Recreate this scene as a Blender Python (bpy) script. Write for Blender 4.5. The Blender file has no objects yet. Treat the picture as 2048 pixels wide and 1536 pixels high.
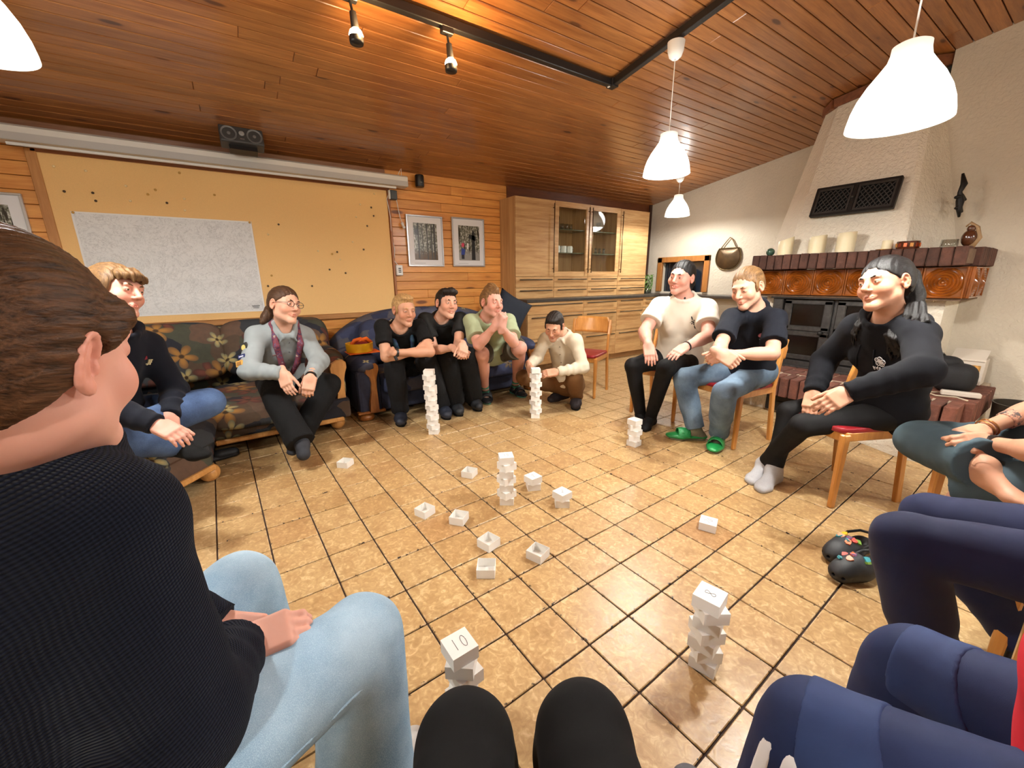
import bpy, bmesh, math, random
import numpy as np
from mathutils import Vector, Matrix, Euler
random.seed(7); rng = np.random.RandomState(7)
SC = bpy.context.scene; COL = SC.collection
PI = math.pi
OR = 'first second third fourth fifth sixth seventh eighth ninth tenth eleventh twelfth thirteenth fourteenth fifteenth sixteenth seventeenth eighteenth nineteenth twentieth'.split()
# ------------------------------------------------------------------ camera, world, exposure
F_PX = 807.96                       # focal length in pixels of the 2048 px wide frame
CAM_M = np.array([[0.829489, -0.558443, -0.00939], [-0.147952, -0.203488, -0.967834], [0.53857, 0.804198, -0.251413]])               # rows: camera right, down, forward in room axes
CAM_C = np.array([0., 0., 1.2144])
cam_data = bpy.data.cameras.new('camera'); cam_data.sensor_width = 36.0; cam_data.lens = 36.0 * F_PX / 2048
cam_data.clip_start = 0.02
cam = bpy.data.objects.new('camera', cam_data); COL.objects.link(cam)
_m = Matrix((CAM_M[0], -CAM_M[1], -CAM_M[2])).transposed().to_4x4(); _m.translation = Vector(CAM_C)
cam.matrix_world = _m; SC.camera = cam
SC.view_settings.view_transform = 'Standard'; SC.view_settings.look = 'None'
SC.view_settings.gamma = 1.0; SC.view_settings.use_curve_mapping = False
SC.view_settings.exposure = 0.0
w = bpy.data.worlds.new('world'); SC.world = w; w.use_nodes = True
w.node_tree.nodes['Background'].inputs[0].default_value = (0.9, 0.85, 0.8, 1); w.node_tree.nodes['Background'].inputs[1].default_value = 0.02
LAMP_W = 58        # watts of each pendant bulb
SHADE_E = 3.0      # glow of the pendant shades
GLOW_W = 90.0      # light that comes through the shade itself
SPOT_W = 75.0       # watts of each ceiling spot

# ------------------------------------------------------------------ helpers: objects and tags
def at(u, v, depth):                 # a room point seen at photo pixel (u, v), depth metres in front of the camera
    return CAM_C + CAM_M.T @ np.array([(u - 1024) / F_PX, (v - 768) / F_PX, 1.0]) * depth
def pix(P):
    q = CAM_M @ (np.asarray(P, float) - CAM_C); return q[0] / q[2] * F_PX + 1024, q[1] / q[2] * F_PX + 768, q[2]
def link(o, parent=None):
    COL.objects.link(o)
    if parent is not None: o.parent = parent
    return o
def tag(o, label=None, cat=None, group=None, kind=None):
    if label: o['label'] = label
    if cat: o['category'] = cat
    if group: o['group'] = group
    if kind: o['kind'] = kind
    return o
def thing(name, label, cat, loc=(0, 0, 0), rz=0.0, group=None):
    o = bpy.data.objects.new(name, None); o.empty_display_size = 0.1
    COL.objects.link(o); o.location = loc; o.rotation_euler = (0, 0, rz)
    return tag(o, label, cat, group)
def dup(root, loc, rz=None, label=None, group=None, scale=None):
    r = root.copy(); COL.objects.link(r); r.location = loc
    if rz is not None: r.rotation_euler = (0, 0, rz)
    if scale: r.scale = scale
    if label: r['label'] = label
    if group: r['group'] = group
    for ch in list(root.children):
        c = ch.copy(); COL.objects.link(c); c.parent = r
        for g in list(ch.children):
            d = g.copy(); COL.objects.link(d); d.parent = c
    return r
def mesh_np(name, V, Fq, mat=None, smooth=True, flip=False):
    """mesh from numpy vertices and quads (or triangles)"""
    V = np.asarray(V, np.float32); Fq = np.asarray(Fq, np.int32)
    me = bpy.data.meshes.new(name); n = Fq.shape[1] if len(Fq) else 4
    me.vertices.add(len(V)); me.vertices.foreach_set('co', V.ravel())
    me.loops.add(Fq.size); me.loops.foreach_set('vertex_index', Fq.ravel())
    me.polygons.add(len(Fq)); me.polygons.foreach_set('loop_start', np.arange(0, Fq.size, n, dtype=np.int32))
    me.update(calc_edges=True)
    if smooth: me.polygons.foreach_set('use_smooth', np.ones(len(Fq), bool))
    if mat: me.materials.append(mat)
    return me
def add_mesh(name, me, parent=None, loc=None):
    o = bpy.data.objects.new(name, me); link(o, parent)
    if loc is not None: o.location = loc
    return o
class B:
    """collects primitives in a bmesh and links them as ONE mesh object"""
    def __init__(s): s.bm = bmesh.new()
    def _fin(s, geom, M): bmesh.ops.transform(s.bm, matrix=M, verts=geom)
    def box(s, c, d, rot=None, bev=0.0, seg=1, taper=None):
        r = bmesh.ops.create_cube(s.bm, size=1.0); vs = r['verts']
        for v in vs:
            v.co = Vector((v.co.x * d[0], v.co.y * d[1], v.co.z * d[2]))
            if taper and v.co.z < 0: v.co.x *= taper[0]; v.co.y *= taper[1]
        if bev > 0:
            es = list({e for v in vs for e in v.link_edges})
            r2 = bmesh.ops.bevel(s.bm, geom=es, offset=bev, segments=seg, affect='EDGES', profile=0.5)
            vs = list({v for f_ in r2['faces'] for v in f_.verts} | {v for v in vs if v.is_valid})
        M = Matrix.Translation(c)
        if rot is not None: M = M @ (rot.to_matrix().to_4x4() if isinstance(rot, Euler) else rot.to_4x4())
        s._fin(vs, M); return s
    def tube(s, a, b, r1, r2=None, n=12, cap=True):
        a = Vector(a); b = Vector(b); d = b - a; L = d.length
        r = bmesh.ops.create_cone(s.bm, cap_ends=cap, segments=n, radius1=r1, radius2=r1 if r2 is None else r2, depth=L)
        M = Matrix.Translation((a + b) / 2) @ d.to_track_quat('Z', 'Y').to_matrix().to_4x4()
        s._fin(r['verts'], M); return s
    def ball(s, c, r, n=16, sc=(1, 1, 1)):
        g = bmesh.ops.create_uvsphere(s.bm, u_segments=n, v_segments=max(6, n * 2 // 3), radius=r)
        s._fin(g['verts'], Matrix.Translation(c) @ Matrix.Diagonal((*sc, 1))); return s
    def lathe(s, prof, c=(0, 0, 0), n=24):
        rows = []
        for (r, z) in prof:
            rows.append([s.bm.verts.new((c[0] + r * math.cos(2 * PI * k / n), c[1] + r * math.sin(2 * PI * k / n), c[2] + z)) for k in range(n)])
        for a, b in zip(rows, rows[1:]):
            for k in range(n): s.bm.faces.new((a[k], a[(k + 1) % n], b[(k + 1) % n], b[k]))
        return s
    def prism(s, pts, z0, z1):
        lo = [s.bm.verts.new((p[0], p[1], z0)) for p in pts]; hi = [s.bm.verts.new((p[0], p[1], z1)) for p in pts]; n = len(pts)
        s.bm.faces.new(list(reversed(lo))); s.bm.faces.new(hi)
        for k in range(n): s.bm.faces.new((lo[k], lo[(k + 1) % n], hi[(k + 1) % n], hi[k]))
        return s
    def path(s, pts, r, n=8, radii=None):
        pts = [Vector(p) for p in pts]; rows = []; up = Vector((0.31, 0.17, 0.93))
        for i, p in enumerate(pts):
            d = (pts[min(i + 1, len(pts) - 1)] - pts[max(i - 1, 0)]).normalized()
            x = d.cross(up)
            if x.length < 1e-3: x = d.cross(Vector((1, 0, 0)))
            x.normalize(); y = d.cross(x); rr = radii[i] if radii else r
            rows.append([s.bm.verts.new(p + (x * math.cos(2 * PI * k / n) + y * math.sin(2 * PI * k / n)) * rr) for k in range(n)])
        for a, b in zip(rows, rows[1:]):
            for k in range(n): s.bm.faces.new((a[k], a[(k + 1) % n], b[(k + 1) % n], b[k]))
        s.bm.faces.new(rows[0]); s.bm.faces.new(list(reversed(rows[-1]))); return s
    def grid(s, fn, nu, nv, closed_u=False, closed_v=False):
        vs = [[s.bm.verts.new(fn(i / (nu if closed_u else nu - 1), j / (nv if closed_v else nv - 1))) for j in range(nv)] for i in range(nu)]
        for i in range(nu if closed_u else nu - 1):
            for j in range(nv if closed_v else nv - 1):
                s.bm.faces.new((vs[i][j], vs[(i + 1) % nu][j], vs[(i + 1) % nu][(j + 1) % nv], vs[i][(j + 1) % nv]))
        return s
    def cushion(s, c, d, p=4.0, n=20, rot=None, puff=0.0):
        """soft superellipsoid block"""
        def sg(a, e): return math.copysign(abs(a) ** e, a)
        M = Matrix.Translation(c)
        if rot is not None: M = M @ (rot.to_matrix().to_4x4() if isinstance(rot, Euler) else rot.to_4x4())
        e = 2.0 / p
        def fn(u, v):
            a = 2 * PI * u; b = -PI / 2 + PI * v
            x = sg(math.cos(b), e) * sg(math.cos(a), e); y = sg(math.cos(b), e) * sg(math.sin(a), e); z = sg(math.sin(b), e)
            k = 1 + puff * (1 - x * x) * (1 - y * y) if puff else 1
            return M @ Vector((x * d[0] / 2, y * d[1] / 2, z * d[2] / 2 * k))
        return s.grid(fn, n * 2, n, closed_u=True)
    def mesh(s, name, mat=None, smooth=False):
        bmesh.ops.remove_doubles(s.bm, verts=s.bm.verts, dist=1e-5)
        bmesh.ops.recalc_face_normals(s.bm, faces=s.bm.faces)
        me = bpy.data.meshes.new(name); s.bm.to_mesh(me); s.bm.free()
        if smooth:
            for p in me.polygons: p.use_smooth = True
            if smooth is not True: me.set_sharp_from_angle(angle=math.radians(smooth))
        if mat: me.materials.append(mat)
        return me
    def obj(s, name, mat=None, parent=None, smooth=False, loc=None):
        return add_mesh(name, s.mesh(name, mat, smooth), parent, loc)

# ------------------------------------------------------------------ helpers: materials
def srgb(r, g=None, b=None):
    if g is None: r, g, b = r
    f_ = lambda c: (c / 255) / 12.92 if c / 255 <= 0.04045 else ((c / 255 + 0.055) / 1.055) ** 2.4
    return (f_(r), f_(g), f_(b), 1)
class NT:
    def __init__(s, name, rough=0.5, spec=0.5):
        s.m = bpy.data.materials.new(name); s.m.use_nodes = True; s.nt = s.m.node_tree
        s.b = s.nt.nodes['Principled BSDF']; s.b.inputs['Roughness'].default_value = rough
        s.b.inputs['Specular IOR Level'].default_value = spec
    def n(s, t, **kw):
        nd = s.nt.nodes.new('ShaderNode' + t)
        for k, v in kw.items():
            if k.startswith('_'): setattr(nd, k[1:], v)
        for k, v in kw.items():
            if k.startswith('_'): continue
            key = int(k[1:]) if k[0] == 'i' and k[1:].isdigit() else k.replace('__', ' ')
            s.set(nd.inputs[key], v)
        return nd
    def set(s, sock, v):
        if hasattr(v, 'bl_idname') and not hasattr(v, 'is_output'): v = v.outputs[0]
        if hasattr(v, 'is_output'): s.nt.links.new(v, sock)
        else: sock.default_value = v
    def math(s, op, a, b=0.0, c=None, clamp=False):
        nd = s.n('Math', _operation=op, _use_clamp=clamp); s.set(nd.inputs[0], a); s.set(nd.inputs[1], b)
        if c is not None: s.set(nd.inputs[2], c)
        return nd.outputs[0]
    def vmath(s, op, a, b=(0, 0, 0)):
        nd = s.n('VectorMath', _operation=op); s.set(nd.inputs[0], a); s.set(nd.inputs[1], b); return nd.outputs[0]
    def mix(s, fac, a, b, blend='MIX'):
        nd = s.n('Mix', _data_type='RGBA', _blend_type=blend)
        s.set(nd.inputs[0], fac); s.set(nd.inputs[6], a); s.set(nd.inputs[7], b); return nd.outputs[2]
    def ramp(s, fac, stops):
        nd = s.n('ValToRGB'); s.set(nd.inputs[0], fac); e = nd.color_ramp.elements
        while len(e) < len(stops): e.new(0.5)
        for k, (p, c) in enumerate(stops): e[k].position = p; e[k].color = c if not isinstance(c, (int, float)) else (c, c, c, 1)
        return nd.outputs[0]
    def step(s, x, lo, hi):
        nd = s.n('MapRange', _interpolation_type='SMOOTHSTEP'); s.set(nd.inputs[0], x); nd.inputs[1].default_value = lo; nd.inputs[2].default_value = hi
        return nd.outputs[0]
    def coord(s, kind='Object', scale=(1, 1, 1), rand=0.0, rot=(0, 0, 0)):
        v = s.n('TexCoord').outputs[kind] if kind != 'World' else s.n('NewGeometry').outputs['Position']
        if rand:
            r = s.n('ObjectInfo').outputs['Random']
            cx = s.n('CombineXYZ'); s.set(cx.inputs[0], s.math('MULTIPLY', r, rand)); s.set(cx.inputs[1], s.math('MULTIPLY', r, rand * 1.7)); s.set(cx.inputs[2], s.math('MULTIPLY', r, rand * 0.6))
            v = s.vmath('ADD', v, cx)
        mp = s.n('Mapping'); s.set(mp.inputs[0], v); mp.inputs['Scale'].default_value = scale; mp.inputs['Rotation'].default_value = rot
        return mp.outputs[0]
    def noise(s, v, scale=5, det=3, rough=0.5, dist=0.0):
        nd = s.n('TexNoise', Scale=scale, Detail=det, Roughness=rough, Distortion=dist); s.set(nd.inputs['Vector'], v); return nd.outputs[0]
    def vor(s, v, scale=5, feat='F1', dim='3D', rnd=1.0, out='Distance'):
        nd = s.n('TexVoronoi', _feature=feat, _voronoi_dimensions=dim, Scale=scale, Randomness=rnd); s.set(nd.inputs['Vector'], v); return nd.outputs[out]
    def bump(s, h, strength=0.3, dist=0.01):
        nd = s.n('Bump', Strength=strength, Distance=dist); s.set(nd.inputs['Height'], h); s.set(s.b.inputs['Normal'], nd.outputs[0]); return s
    def col(s, c): s.set(s.b.inputs['Base Color'], c); return s
    def rgh(s, c): s.set(s.b.inputs['Roughness'], c); return s
def plain(name, c, rough=0.5, metal=0.0, noise=0.0, nscale=20, bump=0.0, bscale=200, spec=0.5, coat=0.0):
    t = NT(name, rough, spec); c = srgb(c) if max(c) > 1 else (*c, 1); t.b.inputs['Metallic'].default_value = metal
    if coat: t.b.inputs['Coat Weight'].default_value = coat; t.b.inputs['Coat Roughness'].default_value = 0.15
    v = t.coord('Object')
    if noise:
        k = t.noise(v, nscale, 4); dk = tuple(x * (1 - noise) for x in c[:3]) + (1,); lt = tuple(min(1, x * (1 + noise)) for x in c[:3]) + (1,)
        t.col(t.ramp(k, [(0.3, dk), (0.7, lt)]))
    else: t.col(c)
    if bump: t.bump(t.noise(v, bscale, 3), bump, 0.004)
    return t.m
def wood(name, light, dark, along='X', rough=0.35, knots=True, kind='Object', rand=9.0, stretch=0.09, ring=22, coat=0.0, kscale=2.2, bright=0.25, bump=0.12, kcol=(58, 26, 10)):
    t = NT(name, rough); L = srgb(light); D = srgb(dark)
    ax = 'XYZ'.index(along); sc = [1.0, 1.0, 1.0]; sc[ax] = stretch
    v = t.coord(kind, tuple(sc), rand)
    warp = t.noise(v, 6, 2)
    g = t.noise(v, ring, 4, 0.6, 0.6); g2 = t.noise(v, ring * 5, 2)
    fac = t.math('ADD', t.math('MULTIPLY', g, 0.75), t.math('MULTIPLY', g2, 0.25))
    c = t.ramp(fac, [(0.32, D), (0.68, L)])
    r = t.n('ObjectInfo').outputs['Random']
    br = t.math('ADD', t.math('MULTIPLY', r, bright * 2), 1 - bright)
    c = t.mix(1.0, c, t.n('CombineColor', Red=br, Green=br, Blue=br).outputs[0], 'MULTIPLY')
    if knots:
        sk = [1.0, 1.0, 1.0]; sk[ax] = 0.3
        kd = t.vor(t.coord(kind, tuple(sk), rand), kscale * 2.6)
        k1 = t.math('SUBTRACT', 1.0, t.step(kd, 0.06, 0.12)); k2 = t.math('SUBTRACT', 1.0, t.step(kd, 0.08, 0.26))
        c = t.mix(t.math('MULTIPLY', k2, 0.45), c, D); c = t.mix(t.math('MULTIPLY', k1, 0.85), c, srgb(kcol))
    t.col(c); t.bump(fac, bump, 0.004)
    if coat: t.b.inputs['Coat Weight'].default_value = coat; t.b.inputs['Coat Roughness'].default_value = 0.18
    return t.m
def emit(name, c, e, base=None):
    t = NT(name, 0.4); t.col(base or (*c[:3], 1)); t.b.inputs['Emission Color'].default_value = (*c[:3], 1); t.b.inputs['Emission Strength'].default_value = e; return t.m
# ------------------------------------------------------------------ materials of the room
M_ = {}
def tile_mat():
    t = NT('floor_tile_glaze', 0.3)
    v = t.coord('Object', (1, 1, 1), 11.0)
    a = t.noise(v, 38, 3, 0.55, 1.2); b = t.noise(v, 9, 2)
    base = t.ramp(a, [(0.34, srgb(174, 143, 99)), (0.55, srgb(191, 161, 115)), (0.68, srgb(213, 188, 143))])
    r = t.n('ObjectInfo').outputs['Random']
    tint = t.ramp(r, [(0.0, srgb(238, 228, 216)), (0.25, srgb(255, 249, 238)), (0.7, srgb(255, 252, 246)), (0.93, srgb(250, 242, 232)), (1.0, srgb(232, 214, 200))])
    base = t.mix(1.0, base, tint, 'MULTIPLY')
    base = t.mix(t.math('MULTIPLY', t.step(b, 0.5, 0.72), 0.3), base, srgb(140, 98, 56))
    o = t.n('SeparateXYZ'); t.set(o.inputs[0], t.n('TexCoord').outputs['Object'])
    ed = t.math('MAXIMUM', t.math('ABSOLUTE', o.outputs[0]), t.math('ABSOLUTE', o.outputs[1]))
    chip = t.math('MULTIPLY', t.step(ed, 0.0945, 0.0975), t.step(t.noise(v, 26, 2), 0.5, 0.56))
    base = t.mix(t.math('MULTIPLY', chip, 0.7), base, srgb(226, 200, 158))
    dk = t.math('MULTIPLY', t.step(ed, 0.090, 0.097), t.step(t.noise(v, 60, 2), 0.63, 0.67))
    base = t.mix(dk, base, srgb(50, 36, 30))
    t.col(base); t.rgh(t.math('ADD', 0.24, t.math('MULTIPLY', a, 0.22)))
    t.bump(t.math('ADD', t.noise(v, 14, 2), t.math('MULTIPLY', a, 0.3)), 0.25, 0.006)
    return t.m
M_['tile'] = tile_mat()
M_['grout'] = plain('grout', (66, 50, 42), 0.9, noise=0.3, nscale=30, bump=0.3)
M_['ceil_wood'] = wood('ceiling_pine', (180, 122, 68), (132, 78, 38), 'X', 0.3, True, rand=13, ring=30, stretch=0.06, coat=0.35, bright=0.12, kscale=2.3, kcol=(64, 26, 9))
M_['wall_wood'] = wood('wall_pine', (236, 170, 88), (202, 126, 54), 'X', 0.38, True, rand=13, ring=30, stretch=0.07, coat=0.2, bright=0.13, kscale=1.5, kcol=(92, 42, 12))
M_['groove'] = plain('groove_dark', (70, 34, 14), 0.8)
def plaster(name, c, b=0.5):
    t = NT(name, 0.95, 0.2); v = t.coord('World')
    k = t.noise(v, 2.2, 4); c1 = srgb(c); c0 = tuple(x * 0.9 for x in c1[:3]) + (1,)
    t.col(t.ramp(k, [(0.3, c0), (0.7, c1)]))
    h = t.math('ADD', t.noise(v, 34, 5, 0.6, 0.5), t.math('MULTIPLY', t.noise(v, 9, 2), 0.6)); t.bump(h, b, 0.02); return t.m
M_['plaster'] = plaster('wall_plaster', (206, 196, 178))
M_['rough_plaster'] = plaster('rough_chimney_plaster', (238, 230, 212), 0.9)
M_['ash'] = wood('core_ash_laminate', (212, 174, 122), (168, 122, 72), 'X', 0.4, False, rand=15, ring=24, stretch=0.07, bright=0.05, bump=0.05)
M_['ash_v'] = wood('core_ash_upright', (216, 178, 126), (178, 134, 84), 'Z', 0.4, False, rand=15, ring=20, stretch=0.06, bright=0.05, bump=0.05)
M_['beech'] = wood('beech_lacquer', (214, 152, 78), (184, 120, 54), 'Z', 0.3, False, rand=15, ring=24, stretch=0.08, coat=0.4, bright=0.06, bump=0.05)
M_['oak'] = wood('carved_oak', (176, 112, 48), (112, 62, 22), 'Z', 0.4, False, rand=5, ring=26, stretch=0.1, bright=0.05, bump=0.3)
M_['paleoak'] = wood('pale_sofa_wood', (212, 158, 92), (176, 120, 60), 'Z', 0.35, False, rand=5, ring=20, stretch=0.15, bright=0.05)
M_['worktop'] = plain('dark_worktop', (62, 58, 54), 0.35, noise=0.15)
M_['steel'] = plain('brushed_steel', (150, 140, 125), 0.3, 1.0)
M_['alu'] = plain('aluminium', (190, 190, 192), 0.3, 0.9)
M_['white'] = plain('white_plastic', (232, 232, 228), 0.4)
M_['casing'] = plain('screen_casing', (222, 220, 212), 0.4)
M_['grey'] = plain('grey_metal', (150, 150, 148), 0.4)
M_['black'] = plain('black_plastic', (22, 22, 23), 0.4)
M_['iron'] = plain('cast_iron', (62, 60, 58), 0.5, 0.5, noise=0.25, nscale=30, bump=0.1)
M_['iron_black'] = plain('iron_black', (30, 28, 27), 0.5, 0.4, noise=0.2)
def brickm(name, c):
    t = NT(name, 0.85); v = t.coord('Object', (1, 1, 1), 7.0); k = t.noise(v, 18, 4); c1 = srgb(c); c0 = tuple(x * 0.55 for x in c1[:3]) + (1,)
    base = t.ramp(k, [(0.3, c0), (0.7, c1)]); r = t.n('ObjectInfo').outputs['Random']
    br = t.math('ADD', 0.75, t.math('MULTIPLY', r, 0.5)); t.col(t.mix(1.0, base, t.n('CombineColor', Red=br, Green=br, Blue=br).outputs[0], 'MULTIPLY')); t.bump(t.noise(v, 60, 3), 0.5, 0.01); return t.m
M_['brick'] = brickm('mantel_brick', (86, 54, 42)); M_['brick_red'] = brickm('hearth_brick', (118, 70, 54))
M_['mortar'] = plain('mortar', (176, 160, 138), 0.95, noise=0.2, bump=0.4)
M_['mortar_dark'] = plain('mortar_dark', (110, 88, 70), 0.95, noise=0.2, bump=0.4)
M_['glaze'] = plain('brown_glaze', (132, 70, 18), 0.12, noise=0.35, nscale=9, coat=0.6)
M_['glass'] = None
def glassm(name, tint=(1, 1, 1, 1), rough=0.0, alpha=0.12):
    t = NT(name, rough); t.b.inputs['Transmission Weight'].default_value = 0.0; m = t.m; nt = t.nt
    tr = nt.nodes.new('ShaderNodeBsdfTransparent'); tr.inputs[0].default_value = tint
    gl = nt.nodes.new('ShaderNodeBsdfGlossy'); gl.inputs['Roughness'].default_value = 0.02
    lw = nt.nodes.new('ShaderNodeLayerWeight'); fr = nt.nodes.new('ShaderNodeMath'); fr.operation = 'POWER'; nt.links.new(lw.outputs['Facing'], fr.inputs[0]); fr.inputs[1].default_value = 4.0
    mx = nt.nodes.new('ShaderNodeMixShader'); ad = nt.nodes.new('ShaderNodeMath'); ad.operation = 'ADD'; ad.inputs[1].default_value = alpha
    nt.links.new(fr.outputs[0], ad.inputs[0]); nt.links.new(ad.outputs[0], mx.inputs[0]); nt.links.new(tr.outputs[0], mx.inputs[1]); nt.links.new(gl.outputs[0], mx.inputs[2])
    nt.links.new(mx.outputs[0], nt.nodes['Material Output'].inputs[0]); return m
M_['glass'] = glassm('clear_glass', (0.93, 0.95, 0.93, 1), alpha=0.02)
M_['tumbler'] = glassm('tumbler_glass', (0.9, 0.92, 0.9, 1), alpha=0.18)

# ------------------------------------------------------------------ the room shell
YB, XR, XF, XL, YN = 4.8, 6.06, 5.04, -1.95, -2.6
SL = 0.153; ZB = 2.38
def zc(y): return ZB + SL * (YB - y)
T = 0.205; TA = math.radians(2.0); T0 = np.array([0.372, 2.201])
fb = B(); fb.box(((XL + XR) / 2, (YB + YN) / 2, -0.054), (XR - XL + .3, YB - YN + .3, 0.1))
floor_ = tag(fb.obj('floor', M_['grout']), kind='structure')
tux = np.array([math.cos(TA), math.sin(TA)]); tuy = np.array([math.sin(TA), -math.cos(TA)])
tile_me = B().box((0, 0, 0), (T - 0.0065, T - 0.0065, 0.008), bev=0.0022).mesh('tile', M_['tile'])
cand = []; rest = []
for i in range(-16, 34):
    for j in range(-18, 28):
        c = T0 + tux * T * (i + .5) + tuy * T * (j + .5)
        if not (XL + .1 < c[0] < XR - .1 and YN + .1 < c[1] < YB - .1): continue
        u, v, d = pix((c[0], c[1], 0))
        vis = d > .3 and -40 < u < 2088 and -40 < v < 1576
        hid = (u < 400 and v > 905) or (u > 1790 and v > 1000) or (860 < u < 1290 and v > 1430) or (u < 740 and v > 1290) or (v < 800 and u < 1200) or (u > 1640 and v > 1420)
        if vis and not hid: cand.append((d, c))
        elif d < 0 or True: rest.append(c)
cand.sort(key=lambda q: q[0])
for d, c in cand[:300]:
    o = add_mesh('tile', tile_me, floor_); o.location = (c[0], c[1], random.uniform(-0.0006, 0.0006)); o.rotation_euler = (random.uniform(-.003, .003), random.uniform(-.003, .003), TA + random.choice((0, PI / 2, PI, -PI / 2)))
rb = B()
for c in [q[1] for q in cand[300:]] + rest:
    rb.box((c[0], c[1], 0), (T - .0065, T - .0065, .008), Euler((0, 0, TA)))
tm_ = NT('floor_tile_far', .32); v_ = tm_.coord('World'); a_ = tm_.noise(v_, 38, 3, .55, 1.2); b_ = tm_.n('TexVoronoi', Scale=4.9); tm_.set(b_.inputs['Vector'], v_)
tm_.col(tm_.ramp(a_, [(0.34, srgb(174, 143, 99)), (0.55, srgb(191, 161, 115)), (0.68, srgb(213, 188, 143))]))
tag(rb.obj('tile', tm_.m, floor_), kind='stuff')

ang = math.atan(-SL); cosA = math.cos(ang)
ce = B(); ce.box(((XL + XR) / 2, -(YB - YN) / 2 / cosA, 0.07), (XR - XL + .3, (YB - YN) / cosA + .4, 0.1))
ceil_ = tag(ce.obj('ceiling', M_['groove']), kind='structure'); ceil_.location = (0, YB, ZB); ceil_.rotation_euler = (ang, 0, 0)
PW = 0.096 / cosA; k = 0; y = 0.0
nrow = int((YB - YN) / cosA / PW) + 1
for r_ in range(nrow):
    yc = -(r_ + .5) * PW; x = XL; far = r_ > 40
    while x < XR - .01:
        L = random.uniform(1.7, 4.0) if not far else 9; x1 = min(XR, x + L)
        if XR - x1 < .5: x1 = XR
        o = B().box((0, 0, 0), (x1 - x - .002, PW - .006, .016), bev=.0035).obj('plank', M_['ceil_wood'], ceil_)
        o.location = ((x + x1) / 2, yc, 0.012); x = x1
wb = B(); wb.box(((XL + XR) / 2, YB + .06, 1.25), (XR - XL + .3, .1, 2.7)); wall_back = tag(wb.obj('wall_back', M_['groove']), kind='structure')
for r_ in range(24):
    z = .05 + r_ * .1; x = XL
    while x < 3.2:
        x1 = x + random.uniform(1.2, 2.6)
        if 3.2 - x1 < .4: x1 = 3.3
        o = B().box((0, 0, 0), (x1 - x - .0015, .018, .0965), bev=.003).obj('plank', M_['wall_wood'], wall_back); o.location = ((x + x1) / 2, YB + .004, z); x = x1
def wallx(name, x, y0, y1, mat, t=.12, side=1):
    b = B(); z0 = 0
    pts = [(y0, 0), (y1, 0), (y1, zc(y1) + .1), (y0, zc(y0) + .1)]
    vs = [[b.bm.verts.new((x + dx, p[0], p[1])) for p in pts] for dx in (0, t * side)]
    for k_ in range(4): b.bm.faces.new((vs[0][k_], vs[0][(k_ + 1) % 4], vs[1][(k_ + 1) % 4], vs[1][k_]))
    b.bm.faces.new(vs[0]); b.bm.faces.new(vs[1]); return b
# alcove wall on the right with the hatch opening, then the nearer wall right of the chimney
ww = B(); HY0, HY1, HZ0, HZ1 = 3.69, 4.46, .985, 1.465
def slab(b, y0, y1, z0, z1, x=XR, t=.14): b.box((x + t / 2, (y0 + y1) / 2, (z0 + z1) / 2), (t, y1 - y0, z1 - z0))
slab(ww, 1.6, HY0, 0, 3.1); slab(ww, HY1, YB + .1, 0, 2.7); slab(ww, HY0, HY1, 0, HZ0); slab(ww, HY0, HY1, HZ1, 2.8)
tag(ww.obj('wall_alcove', M_['plaster']), kind='structure')
tag(wallx('wall_right', XF, YN - .1, 1.15, M_['plaster']).obj('wall_right', M_['plaster']), kind='structure')
tag(wallx('wall_left', XL, YN - .1, YB + .1, M_['plaster'], side=-1).obj('wall_left', M_['plaster']), kind='structure')
b = B(); b.box(((XL + XR) / 2, YN - .06, 1.8), (XR - XL + .3, .12, 3.8)); tag(b.obj('wall_front', M_['plaster']), kind='structure')
# cornice strip above the screen, dark post in the corner, boards above the cabinets
b = B(); b.box(((XL + 1.55) / 2, YB - .03, 2.33), (1.55 - XL, .05, .09), bev=.006); tag(b.obj('trim_1', wood('cornice_wood', (140, 100, 72), (104, 66, 44), 'X', .3, False)), kind='structure')
b = B(); b.box((6.03, YB - .03, 1.25), (.05, .05, 2.4)); tag(b.obj('trim_2', plain('dark_post', (60, 34, 22), .6)), kind='structure')
b = B(); b.box((4.6, YB - .012, 2.2), (2.9, .02, .4)); tag(b.obj('trim_3', wood('dark_boards', (120, 64, 28), (84, 40, 16), 'X', .4, False)), kind='structure')
# serving hatch in the alcove wall: wooden frame, opaque pane with dark interior and bluish reflection in its colour
hf = thing('window_1', None, None, (XR, 4.06, 1.25)); del_ = hf; hf['kind'] = 'structure'
M_['hatch_wood'] = wood('hatch_frame_wood', (186, 126, 66), (150, 94, 42), 'Z', .4, False)
fb = B(); W_ = .085
for (y0, y1, z0, z1) in ((HY0 - .075, HY0 + .01, .99, HZ1 + .07), (HY1 - .01, HY1 + .075, .99, HZ1 + .07), (HY0 - .075, HY1 + .075, HZ1 - .01, HZ1 + .075)):
    fb.box((-.01, (y0 + y1) / 2 - 4.06, (z0 + z1) / 2 - 1.25), (.05, y1 - y0, z1 - z0), bev=.004)
fb.obj('window_frame', M_['hatch_wood'], hf)
b = B(); b.box((.09, 4.075 - 4.06, 1.225 - 1.25), (.012, HY1 - HY0, HZ1 - HZ0)); b.obj('pane', plain('hatch_dark_pane', (26, 34, 44), .08, spec=.8), hf)
b = B(); b.box((.075, HY0 + .06 - 4.06, -.03), (.03, .05, HZ1 - HZ0)); b.box((.075, .03, .22), (.03, HY1 - HY0, .05)); b.obj('sash', plain('sash_brown', (66, 40, 30), .4), hf)

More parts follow.
